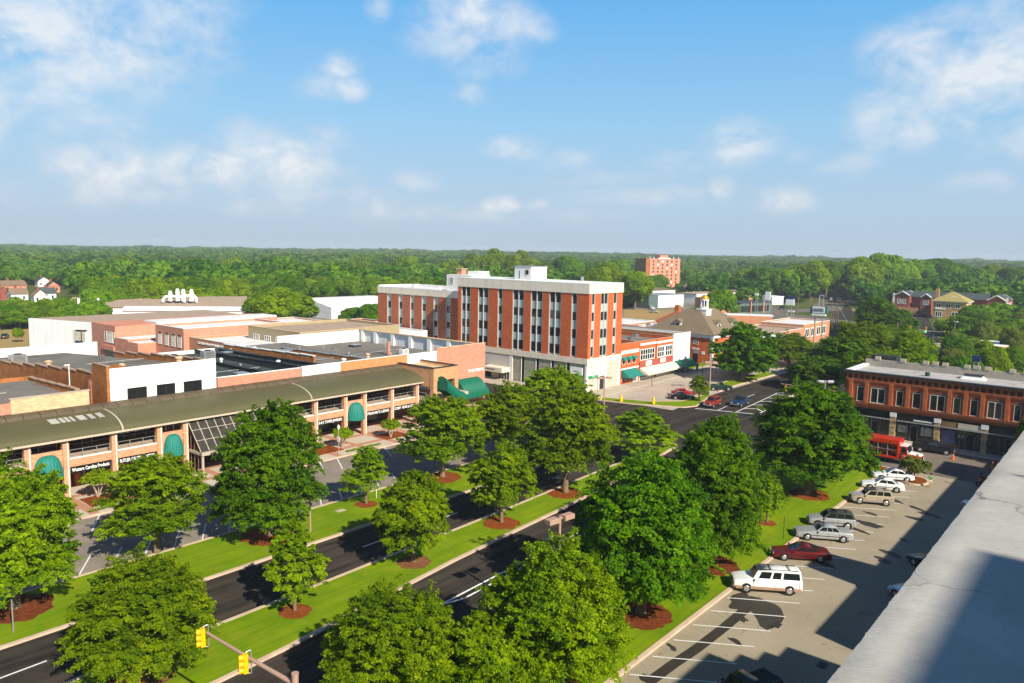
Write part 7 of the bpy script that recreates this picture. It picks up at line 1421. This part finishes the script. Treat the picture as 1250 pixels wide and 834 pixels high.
ca = MB().add([(2.2, -1.1, .7), (4.7, -1.0, .7), (4.7, 1.0, .7), (2.2, 1.1, .7), (2.2, -1.1, 1.75), (4.7, -.85, 1.5), (4.7, .85, 1.5), (2.2, 1.1, 1.75)], [(0, 1, 5, 4), (1, 2, 6, 5), (2, 3, 7, 6), (3, 0, 4, 7), (4, 5, 6, 7), (0, 3, 2, 1)]).build('engine_hood', P_TRUCK, tr, world=False, bevel=.06)
MB().add([(2.9, -.84, 1.7), (4.72, -.68, 1.53), (4.72, .68, 1.53), (2.9, .84, 1.7), (2.9, -.7, 1.84), (4.6, -.6, 1.66), (4.6, .6, 1.66), (2.9, .7, 1.84)], [(0, 1, 5, 4), (1, 2, 6, 5), (2, 3, 7, 6), (3, 0, 4, 7), (4, 5, 6, 7)]).build('hood_top', P_WHITE, tr, world=False)
MB().add([(2.1, -1.1, 1.7), (3.2, -1.08, 1.7), (3.2, 1.08, 1.7), (2.1, 1.1, 1.7), (2.1, -1.0, 2.6), (2.85, -.98, 2.6), (2.85, .98, 2.6), (2.1, 1.0, 2.6)], [(0, 1, 5, 4), (1, 2, 6, 5), (2, 3, 7, 6), (3, 0, 4, 7), (4, 5, 6, 7)]).build('cab', P_TRUCK, tr, world=False)
MB().box(2.05, 2.95, -1.04, 1.04, 2.6, 2.72).build('cab_roof', P_WHITE, tr, world=False, bevel=.03)
MB().add([(3.22, -.98, 1.78), (3.22, .98, 1.78), (2.92, .9, 2.52), (2.92, -.9, 2.52)], [(0, 1, 2, 3)]).build('windscreen', CG, tr, world=False)
for sy in (1, -1):
    MB().add([(2.3, 1.12 * sy, 1.75), (3.0, 1.11 * sy, 1.75), (2.8, 1.02 * sy, 2.48), (2.3, 1.03 * sy, 2.48)], [(0, 1, 2, 3)]).build('side_window', CG, tr, world=False); MB().box(3.1, 3.2, sy * 1.25, sy * 1.4, 1.7, 2.2).build('mirror', P_WHITE, tr, world=False); MB().box(4.68, 4.74, sy * .6, sy * .88, .95, 1.2).build('headlight', HL, tr, world=False)
    for xx in (3.9, -2.2, -3.3):
        q = MB().tube([(xx, sy * .85, .48), (xx, sy * 1.18, .48)], .48, 20).build('wheel', TY_, tr, world=False); MB().tube([(xx, sy * 1.17, .48), (xx, sy * 1.2, .48)], .26, 14).build('rim', 'white', q, world=False)
MB().box(4.7, 4.9, -1.1, 1.1, .45, .75).build('bumper', P_WHITE, tr, world=False); MB().box(4.7, 4.74, -.5, .5, .85, 1.4).build('grille', PLQ, tr, world=False); MB().box(2.2, 3.0, -1.115, -1.1, 1.3, 1.38).build('door_stripe', 'signwhite', tr, world=False)
# ================================================================== PERSON AND RIDER
def skin_figure(name, chains, radii, mt, parent, sub=2):
    vs = list(chains['v']); me = bpy.data.meshes.new(name); me.from_pydata(vs, chains['e'], []); o = bpy.data.objects.new(name, me); COL.objects.link(o); o.parent = parent
    sk = o.modifiers.new("skin", 'SKIN'); sb = o.modifiers.new("sub", 'SUBSURF'); sb.levels = sb.render_levels = sub
    for i, r_ in enumerate(radii): me.skin_vertices[0].data[i].radius = (r_, r_)
    me.skin_vertices[0].data[0].use_root = True; me.materials.append(MT(mt)); return o
def person(label, loc, rz, shirt, legs, pose='stand'):
    t = thing('person', label, 'person', loc, rz)
    if pose == 'stand':
        V = [(0, 0, .95), (0, 0, 1.15), (0, 0, 1.38), (0, 0, 1.48), (.01, 0, 1.6), (.02, 0, 1.7), (0, .1, .9), (.02, .11, .5), (-.01, .12, .09), (.12, .12, .04), (0, -.1, .9), (.1, -.11, .5), (.04, -.12, .09), (.17, -.12, .04), (0, .19, 1.4), (.02, .24, 1.13), (.16, .2, .95), (.24, .18, .9), (0, -.19, 1.4), (.05, -.25, 1.14), (.22, -.2, 1.22), (.29, -.17, 1.27)]
        E = [(0, 1), (1, 2), (2, 3), (3, 4), (4, 5), (0, 6), (6, 7), (7, 8), (8, 9), (0, 10), (10, 11), (11, 12), (12, 13), (2, 14), (14, 15), (15, 16), (16, 17), (2, 18), (18, 19), (19, 20), (20, 21)]
        Rr = [.13, .12, .14, .06, .095, .09, .085, .06, .045, .035, .085, .06, .045, .035, .06, .045, .032, .03, .06, .045, .032, .03]
    else:
        V = [(-.2, 0, .8), (-.12, 0, 1.0), (.08, 0, 1.22), (.16, 0, 1.32), (.22, 0, 1.42), (.26, 0, 1.5), (-.12, .13, .78), (.3, .2, .7), (.15, .2, .3), (.28, .2, .25), (-.12, -.13, .78), (.3, -.2, .7), (.15, -.2, .3), (.28, -.2, .25), (.08, .18, 1.22), (.25, .27, 1.05), (.5, .25, 1.02), (.56, .24, 1.02), (.08, -.18, 1.22), (.25, -.27, 1.05), (.5, -.25, 1.02), (.56, -.24, 1.02)]
        E = [(0, 1), (1, 2), (2, 3), (3, 4), (4, 5), (0, 6), (6, 7), (7, 8), (8, 9), (0, 10), (10, 11), (11, 12), (12, 13), (2, 14), (14, 15), (15, 16), (16, 17), (2, 18), (18, 19), (19, 20), (20, 21)]
        Rr = [.13, .13, .15, .06, .1, .09, .09, .065, .05, .04, .09, .065, .05, .04, .07, .05, .035, .035, .07, .05, .035, .035]
    b = skin_figure('body', {'v': V, 'e': E}, Rr, "skin", t)
    if pose == 'stand':
        skin_figure('shirt', {'v': [(0, 0, .95), (0, 0, 1.15), (0, 0, 1.38), (0, .19, 1.4), (.01, .22, 1.25), (0, -.19, 1.4), (.03, -.23, 1.25)], 'e': [(0, 1), (1, 2), (2, 3), (3, 4), (2, 5), (5, 6)]}, [.15, .145, .16, .075, .065, .075, .065], shirt, t)
        skin_figure('shorts', {'v': [(0, 0, .95), (0, .1, .86), (.01, .11, .62), (0, -.1, .86), (.06, -.11, .62)], 'e': [(0, 1), (1, 2), (0, 3), (3, 4)]}, [.15, .11, .09, .11, .09], legs, t)
        h_ = MB(); h_.lathe(.0, 0, [(1.62, .1), (1.72, .118), (1.8, .08), (1.82, .01)], 12); h_.build('hair', mat("brown_hair", (.05, .03, .015), .7), t, world=False, smooth=True)
    else:
        skin_figure('jacket', {'v': V[:4] + V[14:17] + V[18:21], 'e': [(0, 1), (1, 2), (2, 3), (2, 4), (4, 5), (5, 6), (2, 7), (7, 8), (8, 9)]}, [.15, .15, .17, .08, .085, .065, .05, .085, .065, .05], shirt, t)
        skin_figure('trousers', {'v': [V[0]] + V[6:9] + V[10:13], 'e': [(0, 1), (1, 2), (2, 3), (0, 4), (4, 5), (5, 6)]}, [.145, .1, .075, .065, .1, .075, .065], legs, t)
        MB().lathe(.25, 0, [(1.4, .1), (1.48, .15), (1.58, .15), (1.66, .1), (1.68, .01)], 12).build('helmet', legs, t, world=False, smooth=True)
    return t
x, y = G(1135.5, 595); person('person in a green shirt and white shorts standing by the mulch island', (x, y, -.012), R(200), mat("green_shirt", (.05, .35, .08), .8), mat("white_cloth", (.75, .74, .7), .8))
mx_, my_ = G(1196, 592.5)
mc = thing('motorcycle', 'orange motorcycle with a dark rider emerging beside the roof ledge', 'motorcycle', (mx_, my_ - .2, 0), R(150)); OR_ = mat("orange_fairing", (.85, .25, .0), .3, var=.03)
for xx in (.72, -.72): q = MB().tube([(xx, -.07, .31), (xx, .07, .31)], .31, 18).build('wheel', TY_, mc, world=False); MB().tube([(xx, -.075, .31), (xx, .075, .31)], .2, 14).build('rim', RIM, q, world=False)
MB().add([(-.3, -.16, .55), (.35, -.2, .5), (.55, -.12, .8), (.1, -.18, .95), (-.3, .16, .55), (.35, .2, .5), (.55, .12, .8), (.1, .18, .95), (.62, 0, 1.0), (-.75, 0, .85)], [(0, 1, 2, 3), (4, 7, 6, 5), (1, 5, 6, 2), (2, 6, 8), (2, 8, 3), (6, 7, 8), (3, 8, 7), (0, 3, 9), (4, 9, 7), (3, 7, 9), (0, 9, 4)]).build('fairing', OR_, mc, world=False)
MB().box(-.35, .35, -.14, .14, .25, .55).build('engine', PLQ, mc, world=False); MB().box(-.6, .05, -.14, .14, .78, .86).build('seat', PLQ, mc, world=False); MB().tube([(.35, -.35, 1.0), (.42, 0, .98), (.35, .35, 1.0)], .02, 6).build('handlebar', PLQ, mc, world=False); MB().tube([(.42, 0, .95), (.72, 0, .31)], .04, 6).build('fork', RIM, mc, world=False)
r_ = person('rider in a black jacket with an orange helmet leaning over the motorcycle', (mx_, my_ - .2, 0), R(150), mat("black_leather", (.01, .01, .012), .5), "black_trim" if 0 else PLQ, 'ride'); [setattr(c.data, 'materials', c.data.materials) for c in ()]
# ================================================================== STREET FURNITURE
def lens(nm, col, e=0): return mat(nm, col, .3, var=0, emit=(col, e) if e else None)
def signal_head(label, x, y, z, rz, lit=None, group=None, name='traffic_signal', s=1.0, bracket=True):
    t = thing(name, label, 'traffic light', (x, y, z), rz, group); t.scale = (s, s, s)
    b = MB(); [b.box(-.12, .12, -.17, .17, -.52 + k * .35, -.19 + k * .35) for k in range(3)]; b.build('housing', 'signalyellow', t, world=False, bevel=.015)
    for k, cn in enumerate(('green', 'amber', 'red')):
        zc = -.355 + k * .35; on = lit == cn; col = {'green': (.0, .5, .25), 'amber': (.5, .2, 0), 'red': (.4, .01, .01)}[cn]
        v = MB(); n = 12; r0 = .155
        for i in range(n): a0, a1 = R(-40 + i * 260 / n), R(-40 + (i + 1) * 260 / n); v.add([(-.12, r0 * math.cos(a0), zc + r0 * math.sin(a0)), (-.12, r0 * math.cos(a1), zc + r0 * math.sin(a1)), (-.34, r0 * math.cos(a1), zc + r0 * math.sin(a1) - .02), (-.34, r0 * math.cos(a0), zc + r0 * math.sin(a0) - .02)], [(0, 1, 2, 3)])
        v.build('visor', 'signalyellow', t, world=False); MB().tube([(-.125, 0, zc), (-.14, 0, zc)], .13, 14).build('lens', lens("lens_" + cn + ("_lit" if on else ""), col, 6 if on else 0), t, world=False)
    if bracket: MB().tube([(.0, 0, .58), (.2, 0, .66), (.3, 0, .66), (.3, 0, -.62), (.2, 0, -.6), (0, 0, -.52)], .028, 6).build('bracket', 'metal', t, world=False)
    return t
ms_ = thing('signal_mast', 'brown steel mast arm reaching over the median and near carriageway', 'mast', (20.6, 30.9, 0))
MB().cyl(0, 0, 0, 6.9, .17, 10).build('pole', 'polepaint', ms_, world=False); MB().cyl(0, 0, 6.9, 6.98, .19, 10).build('cap', 'polepaint', ms_, world=False); MB().tube([(0, .1, 6.35), (-.35, 3.6, 6.55), (-.62, 7.5, 6.7)], [.13, .1, .07], 10).build('arm', 'polepaint', ms_, world=False)
signal_head('yellow three lens traffic signal at the far tip of the brown mast arm', 19.72, 38.35, 6.55, R(-20))
signal_head('yellow three lens traffic signal halfway along the brown mast arm', 19.98, 34.45, 6.4, R(-20))
m2 = thing('signal_mast', 'thin grey mast arm sticking out of the trees at the crossing', 'mast', (128, 36.5, 0)); MB().cyl(0, 0, 0, 7.2, .16, 8).build('pole', 'metal', m2, world=False); MB().tube([(0, 0, 6.4), (-1, 10, 6.7)], [.12, .06], 8).build('arm', 'polepaint', m2, world=False)
x0, y0 = 127.0, 46.6
signal_head('yellow traffic signal at the tip of the mast arm over the crossing', *PU(960, 476, 127)[:0] or (127.0, PU(959, 475, 127)[0], PU(959, 475, 127)[1]), R(15)); 
for px, py, u_, lit, lb in ((1035, 403.5, 226, None, 'yellow traffic signal over the left hand far carriageway'), (1111, 401.5, 250, 'green', 'traffic signal showing green over the far carriageway, beside the trees'), (1130, 402.5, 250, 'green', 'traffic signal showing green over the far carriageway, near the park side')):
    y_, z_ = PU(px, py, u_); signal_head(lb, u_, y_, z_, R(10), lit, None, s=1.5)
for u_, ya, yb, zz_ in ((250, PU(1104, 400, 250)[0] + 2, PU(1132, 401, 250)[0], PU(1115, 399, 250)[1]),):
    t = thing('signal_wire', 'dark span wire carrying the far green signals', 'wire', (u_, ya, 0)); MB().tube([(u_, ya, zz_ + .6), (u_, (ya + yb) / 2, zz_ + .45), (u_, yb, zz_ + .6)], .05, 4).build('wire', 'darkmetal', t); MB().cyl(u_, ya, 0, zz_ + 1, .15, 6).build('post', 'timber', t)
def double_lamp(label, x, y, h, rz, group=None, s=1.0, mt='polepaint'):
    t = thing('street_lamp', label, 'street lamp', (x, y, 0), rz, group)
    MB().tube([(0, 0, 0), (0, 0, h)], [.13, .1], 10).build('pole', mt, t, world=False); MB().cyl(0, 0, 0, .25, .24, 10).build('base', 'conc', t, world=False); MB().box(-.3, .3, -.04, .04, h - .1, h - .02).cyl(0, 0, h - .15, h + .12, .12, 10).build('arm', mt, t, world=False)
    for sx in (1, -1): hd = MB().box(sx * .3, sx * 1.3, -.29, .29, h - .28, h + .1).build('lamp_head', mt, t, world=False, bevel=.03); MB().box(sx * .38, sx * 1.08, -.2, .2, h - .296, h - .282).build('lens', 'signwhite', hd, world=False)
    return t
double_lamp('tall brown lamp post with two box heads between the near trees', 43.8, 31.7, 8.7, R(-8))
double_lamp('slim brown twin lamp post in front of the office tower corner', *G(737, 500), 5.9, R(-45), s=.9)
double_lamp('thin twin headed lamp post beside the kerb island tree', *G(866, 478), 6.2, R(-45)); double_lamp('grey lamp post half sunk in the trees near the old brick block', 123.5, 38.2, 8.6, R(-45), mt='metal'); double_lamp('dark twin lamp silhouetted against the white back street building', 70.5, 190, 8.0, R(-60), mt='darkmetal'); double_lamp('black twin lamp in front of the law office corner', 72, 146, 7.2, R(-60), mt='darkmetal'); double_lamp('grey lamp post among the park trees', *G(1164, 417), 7.0, R(40), mt='metal')
def post(label, x, y, h, r_=.05, mt='polepaint', cat='post', name='sign_post', group=None, board=None):
    t = thing(name, label, cat, (x, y, .1), 0, group); MB().cyl(0, 0, 0, h, r_, 8).build('post', mt, t, world=False)
    if board: MB().box(-.03, .0, -board / 2, board / 2, h - board, h).build('plate', 'signwhite', t, world=False)
    return t
post('thin grey post on the frontage lawn beside the cut off tree', *G(16.5, 772, .13), 2.5, mt='metal'); post('tall slim brown post on the frontage lawn kerb, beside the road', *G(379, 655, .13), 4.5, .08); post('short white marker post on the frontage lawn', *G(459.5, 608, .13), 1.0, .035, 'white'); post('dark thin stake on the parking side lawn', *G(956, 658, .13), 2.3, .03, 'darkmetal'); post('steel sign post on the median tip', *G(797, 561, .13), 2.0, .045, 'metal'); post('white backed sign beside the mulch island', *G(1098, 583), 1.6, .03, 'metal', board=.45); post('thin steel post near the parking kerb below the sapling', *G(1101, 583.5, .13), .01, .02) if 0 else None
t = thing('street_sign', 'pale back of a road sign beside the turn lane', 'sign', (53.9, 40.2, .0)); MB().cyl(0, 0, 0, 2.2, .04, 6).build('post', 'metal', t, world=False); MB().box(.03, .06, -.45, .45, 1.6, 2.4).build('plate', 'metal', t, world=False)
# lantern posts
def lantern(label, x, y, h=3.2, mt='darkmetal'):
    t = thing('lantern_post', label, 'lantern', (x, y, .1), 0); MB().tube([(0, 0, 0), (0, 0, .5), (0, 0, h - .5)], [.12, .06, .045], 8).build('post', mt, t, world=False); MB().lathe(0, 0, [(h - .5, .08), (h - .1, .2), (h + .05, .17), (h + .22, .02)], 8).build('lantern_glass', 'signwhite', t, world=False); return t
lantern('white globe lantern with a small sign on the arcade pavement', *G(413.5, 554, .15), 3.9, 'polepaint'); MB().box(-.04, .0, -.3, .3, 1.7, 2.5).build('small_sign', 'signwhite', bpy.data.objects['lantern_post'], world=False)
lantern('dark lantern before the cream awning', *G(795.5, 471), 3.4); lantern('dark lantern on the corner by the town hall', *G(857, 463), 4.0); lantern('slim dark lantern by the tower side door', *G(729, 486), 3.8, 'polepaint')
# barrels / hydrants on the tower corner
for px, py, lb, s in ((758, 491, 'tall yellow traffic barrel on the tower corner pavement', 1.0), (797.5, 494, 'yellow barrel nearest the corner lawn', 1.0), (733, 489, 'low yellow hydrant at the tower corner kerb', .6)):
    t = thing('traffic_barrel' if s == 1 else 'fire_hydrant', lb, 'barrel' if s == 1 else 'hydrant', (*G(px, py), .0))
    MB().lathe(0, 0, [(0, .42 * s), (.1, .42 * s), (.12, .33 * s), (.5 * s, .33 * s), (.52 * s, .3 * s), (1.0 * s, .28 * s), (1.25 * s, .2 * s), (1.45 * s, .05)], 14).build('barrel', 'hydrant', t, world=False); MB().tube([(-.42 * s, 0, .75 * s), (.42 * s, 0, .75 * s)], .12 * s, 8).build('side_caps', 'hydrant', t, world=False)
for (px, py), lb, r in (((1163, 561), 'orange traffic cone beside the black pickup', .9), ((1211.5, 571), 'dark red cone near the roof ledge', .9)):
    t = thing('traffic_cone', lb, 'cone', (*G(px, py), 0.0)); MB().tube([(0, 0, .04), (0, 0, r)], [.22, .03], 12).build('cone', 'orange', t, world=False); MB().box(-.28, .28, -.28, .28, 0, .05).build('base', 'orange', t, world=False); MB().tube([(0, 0, .5), (0, 0, .68)], [.115, .08], 12).build('band', 'signwhite', t, world=False)
# signs by the far road
def board_sign(label, px0, px1, py0, py1, u_, m_, gpy, name='roadside_sign', cat='sign', txt=None, foot=None, side=None):
    y0_, z1_ = PU(px0, py0, u_); y1_, z0_ = PU(px1, py1, u_); t = thing(name, label, cat, (u_, (y0_ + y1_) / 2, 0)); bx(u_, u_ + .5, y0_, y1_, z0_, z1_).build('board', m_, t)
    b = MB(); [b.cyl(u_ + .6, y, 0, z0_ + .3, .14, 8) for y in ((y0_ * .8 + y1_ * .2), (y0_ * .2 + y1_ * .8))]; b.build('posts', 'metal', t)
    if foot: f0, g0 = PU(px0 - 1, py1 + .3, u_); f1, g1 = PU(px1 + 1, py1 + foot, u_); bx(u_ - .1, u_ + .6, f0, f1, g1, g0).build('lower_board', 'signwhite', t)
    if side:
        for s0, s1 in ((px0 - side, px0), (px1, px1 + side)): a_, za = PU(s0, py0 - .2, u_); c_, zc = PU(s1, py1, u_); bx(u_ + .1, u_ + .5, a_, c_, zc, za).build('side_panel', mat("teal_panel", (.02, .18, .17), .6), t)
    if txt: text_obj('lettering', txt, abs(z1_ - z0_) * .28, 'darkmetal', t, (u_ - .06, (y0_ + y1_) / 2, (z0_ + z1_) / 2), ROT_NEGX, .03)
    return t
board_sign('big changeable letter board with teal sides at the avenue bend', 992, 1006.5, 374.2, 382.6, 200, 'signwhite', 0, txt='SALE TODAY\nOPEN 7 DAYS', foot=3.6, side=2.8)
board_sign('tall blue topped sign pylon at the fuel station', 960.5, 968, 361, 365, 330, 'signblue', 0, name='sign_pylon', txt=None, foot=8); board_sign('blank white square sign above the dark green store', 934.5, 940, 356, 366.5, 330, 'signwhite', 0, name='sign_pylon'); board_sign('dark blue back of a sign behind the roof merlons', 1187, 1196, 434, 442, 185, 'signblue', 0)
board_sign('low white lettered sign on the verge before the fuel station', 961.5, 969.5, 379, 381.3, 300, 'signwhite', 0, txt='FRESH')
for px, lb in ((921.5, 'small white road sign with a yellow top near the brick office'),): board_sign(lb, px, px + 4, 358, 361, 360, 'signwhite', 0)
# utility poles and wires
def upole(label, px, py, topy, r_=.16, arm=True, group=None, xy=None):
    x, y = xy or G(px, py); h = height_for(x, y, px, topy); t = thing('utility_pole', label, 'utility pole', (x, y, terrain(x, y) - .2), 0, group); h -= terrain(x, y)
    MB().tube([(0, 0, 0), (0, 0, h)], [r_, r_ * .7], 7).build('pole', 'timber', t, world=False)
    if arm: MB().box(-.08, .08, -1.2, 1.2, h - .9, h - .7).build('crossarm', 'timber', t, world=False)
    return (x, y, h)
tops = []
for px, py, ty, lb in ((1013.5, 404, 368, 'leaning timber pole in the cluster beside the letter board, tallest of them'), (1016, 405, 378, 'timber pole in the cluster beside the letter board, second from the board'), (1019, 405, 374, 'timber pole in the cluster beside the letter board, third from the board'), (1021.5, 406, 371, 'timber pole in the cluster beside the letter board, nearest the roadway'), (988, 372, 355, 'timber pole above the letter board against the wood'), (1036, 374, 357, 'pale pole near the far parked cars'), (776.5, 372, 352, 'tall timber pole right of the tower on the dry verge'), (787, 352, 338, 'timber pole before the apartment tower trees'), (816, 360, 345, 'thin pole beside the long brown roofed shed'), (111.5, 364, 350, 'timber pole with a crossarm behind the factory'), (133.5, 364, 353, 'thin timber pole behind the factory ducts'), (243, 372, 357, 'timber pole with crossarm right of the fume ducts'), (308, 372, 357, 'pale pole at the factory end'), (68, 386, 370, 'reddish pole in the hedge of the dirt field'), (589.5, 340, 318, 'bare mast rising from the wood behind the wing'), (11, 368, 352, 'pole between the far left houses'), (951, 392, 376, 'short pale pole on the verge of the bend'), (974, 378, 352, 'timber pole between the fuel station signs'), (915, 365, 343, 'thin pole behind the brick office')):
    tops.append(upole(lb, px, py, ty, arm=px not in (1036, 951, 589.5)))
t = thing('road_gantry', 'pale steel gantry frame over the far road', 'gantry', (*G(999.5, 378), 0)); b = MB(); x, y = t.location.x, t.location.y; x2, y2 = G(1004.5, 377); h = height_for(x, y, 999.5, 361); b.tube([(0, 0, 0), (0, 0, h), (x2 - x, y2 - y, h), (x2 - x, y2 - y, 0)], .2, 6); b.build('frame', 'metal', t, world=False)
wr = thing('power_lines', 'thin sagging power lines crossing in front of the far trees', 'power lines', (280, 80, 0)); b = MB()
def sag(a, c, s):
    a, c = Vector(a), Vector(c); b.tube([a.lerp(c, k / 8) - Vector((0, 0, s * 4 * (k / 8) * (1 - k / 8))) for k in range(9)], .03, 4, cap=False)
for dz in (0, .5): sag((319, 98, 9.5 + dz), (262, 10, 10 + dz), 1.6)
sag((319, 98, 9), (438, 130, 10), 1.5); sag((319, 98, 9), (287, 110, 9), .5); b.build('wire', 'darkmetal', wr)
post('short flag pole with a small flag before the town hall', 186.5, 83.5, 9.5, .05, 'white', 'flag pole', 'flag_pole')
fl_ = thing('flag', 'small striped flag with a blue corner hanging before the town hall roof', 'flag', (186.5, 83.5, 9)); b = MB(); b.mi = []
for i in range(7): z = 8.2 + i * .2; b.add([(186.6, 83.5, z), (188.4, 83.1 + .1 * (i % 2), z - .5), (188.4, 83.1, z - .3), (186.6, 83.5, z + .2)], [(0, 1, 2, 3)]); b.mi[-1] = i % 2
b.build('stripes', ['orange', 'signwhite'], fl_); MB().add([(186.6, 83.47, 9.0), (187.3, 83.3, 8.8), (187.3, 83.3, 9.4), (186.6, 83.47, 9.6)], [(0, 1, 2, 3)]).build('corner', 'signblue', fl_)
t = thing('flat_marker', 'pale concrete utility cover lying on the frontage lawn', 'cover', (*G(415.5, 623.5, .13), .13)); MB().box(-.5, .5, -.3, .3, 0, .05).build('slab', 'conc', t, world=False)
bp = thing('bus_bench', 'dark bench on the arcade pavement behind the first crape myrtle', 'bench', (30.6, 90.9, .15)); b = MB(); b.box(-.9, .9, -.2, .2, .42, .47); b.box(-.9, .9, .18, .22, .47, .9); b.build('seat', 'timber', bp, world=False); b = MB(); [b.box(x - .04, x + .04, -.18, .18, 0, .42) for x in (-.8, .8)]; b.build('leg', 'darkmetal', bp, world=False)
for x, y, lb in ((37.6, 87.6, 'low trimmed groundcover strip before the camera shop'), (67, 82.9, 'low trimmed groundcover strip along the kerb by the arched bay'), (33.6, 82.9, 'low trimmed groundcover strip along the kerb by the first myrtle')):
    rs = np.random.RandomState(int(x)); P = np.stack([rs.uniform(-3, 3, 900), rs.uniform(-.25, .25, 900), rs.uniform(0, .25, 900)], 1); v, T = cards(P, np.tile([0, 0, 1.0], (900, 1)), .09, rs.uniform(.2, .9, 900), rs); me = mesh_from_cards('groundcover', v, T, LEAFY); o = bpy.data.objects.new('groundcover', me); COL.objects.link(o); o.location = (x, y, .15); tag(o, lb, 'groundcover')
# ================================================================== NEAR ROOF LEDGE AND THE LOWER WING THAT SHADES THE LOT
def _ledge(t, b, s):
    c = mixc_(t, nz(t, s, 2.2, 7, .65, stops=((.3, 0), (.7, 1))), (.34, .33, .3), (.5, .48, .43))
    c = mixc_(t, nz(t, s, 9, 8, .75, .4, stops=((.56, 0), (.72, .35))), c, (.25, .24, .225))
    c = mixc_(t, nz(t, s, 45, 6, .8, stops=((.6, 0), (.7, .6))), c, (.17, .16, .15)); c = mixc_(t, nz(t, s, 3.0, 6, .6, stops=((.62, 0), (.75, .35))), c, (.42, .37, .31))
    v = NN(t, "ShaderNodeTexVoronoi", feature='DISTANCE_TO_EDGE', i_Scale=.9); n = NN(t, "ShaderNodeTexNoise", i_Scale=3.0, i_Detail=6.0); ad = NN(t, "ShaderNodeMixRGB", blend_type='ADD', i_0=.5); t.links.new(s, n.inputs["Vector"]); t.links.new(s, ad.inputs[1]); t.links.new(n.outputs[1], ad.inputs[2]); t.links.new(ad.outputs[0], v.inputs["Vector"])
    r = ramp(t, [(0, 1), (.008, 0)]); t.links.new(v.outputs[0], r.inputs[0]); msk = mixc_(t, 1.0, r.outputs[0], nz(t, s, 1.2, 3, stops=((.45, 0), (.6, .8))), 'MULTIPLY'); c = mixc_(t, msk, c, (.1, .09, .085)); t.links.new(c, b.inputs["Base Color"])
    n1 = NN(t, "ShaderNodeTexNoise", i_Scale=60.0, i_Detail=8.0, i_Roughness=.7); mp = NN(t, "ShaderNodeMapping"); mp.inputs["Rotation"].default_value = (0, 0, R(40)); mp.inputs["Scale"].default_value = (1, .22, 1); t.links.new(s, mp.inputs[0]); t.links.new(mp.outputs[0], n1.inputs["Vector"])
    bp = NN(t, "ShaderNodeBump", i_Strength=1.0, i_Distance=.006); t.links.new(n1.outputs[0], bp.inputs["Height"]); t.links.new(bp.outputs[0], b.inputs["Normal"])
LM = ground_mat("rough_cement_ledge", _ledge)
led = thing('roof_ledge', 'rough cement coping of the roof the picture was taken from', 'ledge', (3, -.6, 26))
g_ = MB(); nx_, ny_ = 500, 60; X0, X1, Y0, Y1 = 1.2, 9.0, -1.0, .505
for i in range(nx_ + 1):
    for j in range(ny_ + 1):
        x = X0 + (X1 - X0) * i / nx_; y = Y0 + (Y1 - Y0) * j / ny_; e = (1 - (Y1 - y) / .05) if Y1 - y < .05 else 0
        yy = y + (mnoise.noise(Vector((x * 9, 0, 0))) * .003 + mnoise.noise(Vector((x * 45, 3, 0))) * .003 if j == ny_ else 0); zz = 27.0 + mnoise.noise(Vector((x * 4, y * 4, 0))) * .0015 + mnoise.noise(Vector((x * 16, y * 16, 4))) * .0012 - .006 * e * e; g_.v.append((x, yy, zz))
for i in range(nx_):
    for j in range(ny_): a = i * (ny_ + 1) + j; g_.f.append((a, a + ny_ + 1, a + ny_ + 2, a + 1)); g_.mi.append(0)
g_.build('coping_top', LM, led, smooth=True)
MB().box(1.2, 9.0, -1.0, .47, 26.6, 26.93).build('coping_body', LM, led); MB().box(1.3, 8.9, -.9, .3, 24, 26.6).build('parapet_wall', LM, led)
ho = thing('home_tower', 'tall building carrying the cement ledge, outside the view', 'building', (5, -6, 0)); bx(1.2, 9, -16, .2, 0, 24).build('wall', 'brick_brown', ho)
rh = thing('ledge_shade_block', 'unseen block added to shade the cement ledge, outside the view', 'shadow block', (1, -6, 24)); bx(-4.5, 1.72, -9.0, -5.0, 24, 30.87).build('wall', 'whitewall', rh)  # added block out of view, sized for the shadow on the ledge
lw_ = thing('lower_wing', 'plain two storey wing beside the parking lot, under the cement ledge', 'building', (60, -10, 0))
def shade(x0, x1, reach):
    h = 14.0 + (reach - 17.6) / 1.428 - 0; b = MB().box(x0, x1, -14, -2.4, 0, h); return b
for x0, x1, rc in ((9.2, 42.6, 22.4), (42.6, 44.4, 20.6), (44.4, 46.2, 19.4), (46.2, 48.2, 18.4), (51.8, 62.8, 17.6), (62.8, 67.4, 22.6), (67.4, 106.5, 17.6), (106.5, 113.8, 20.6), (113.8, 125, 15.8)): shade(x0, x1, rc).build('wall', 'brick_brown', lw_)

for k, (ax, ay) in enumerate(((3.35, -3.2), (3.62, -2.6))):
    t = thing('ledge_shade_rod', 'unseen thin rod added to cast a shadow band on the ledge, ' + ('farther' if k else 'nearer') + ' from the added shade block', 'shadow rod', (ax, ay, 24)); MB().cyl(0, 0, 0, 5.6 - k * .5, .014, 6).build('rod', 'metal', t, world=False)  # unseen rods added for the thin shadow bands across the ledge
hz_ = MB().box(-60, 4600, -400, 4600, -8, 60); hm = bpy.data.materials.new("haze"); hm.use_nodes = True; t = hm.node_tree; t.nodes.clear(); o = NN(t, "ShaderNodeOutputMaterial"); v = NN(t, "ShaderNodeVolumePrincipled"); v.inputs["Color"].default_value = (.82, .92, 1, 1); v.inputs["Density"].default_value = .00017; v.inputs["Anisotropy"].default_value = 0; t.links.new(v.outputs[0], o.inputs["Volume"])
HZ = hz_.build("haze", hm); HZ['kind'] = 'stuff'; HZ['label'] = 'thin blue summer haze over the distant woods'
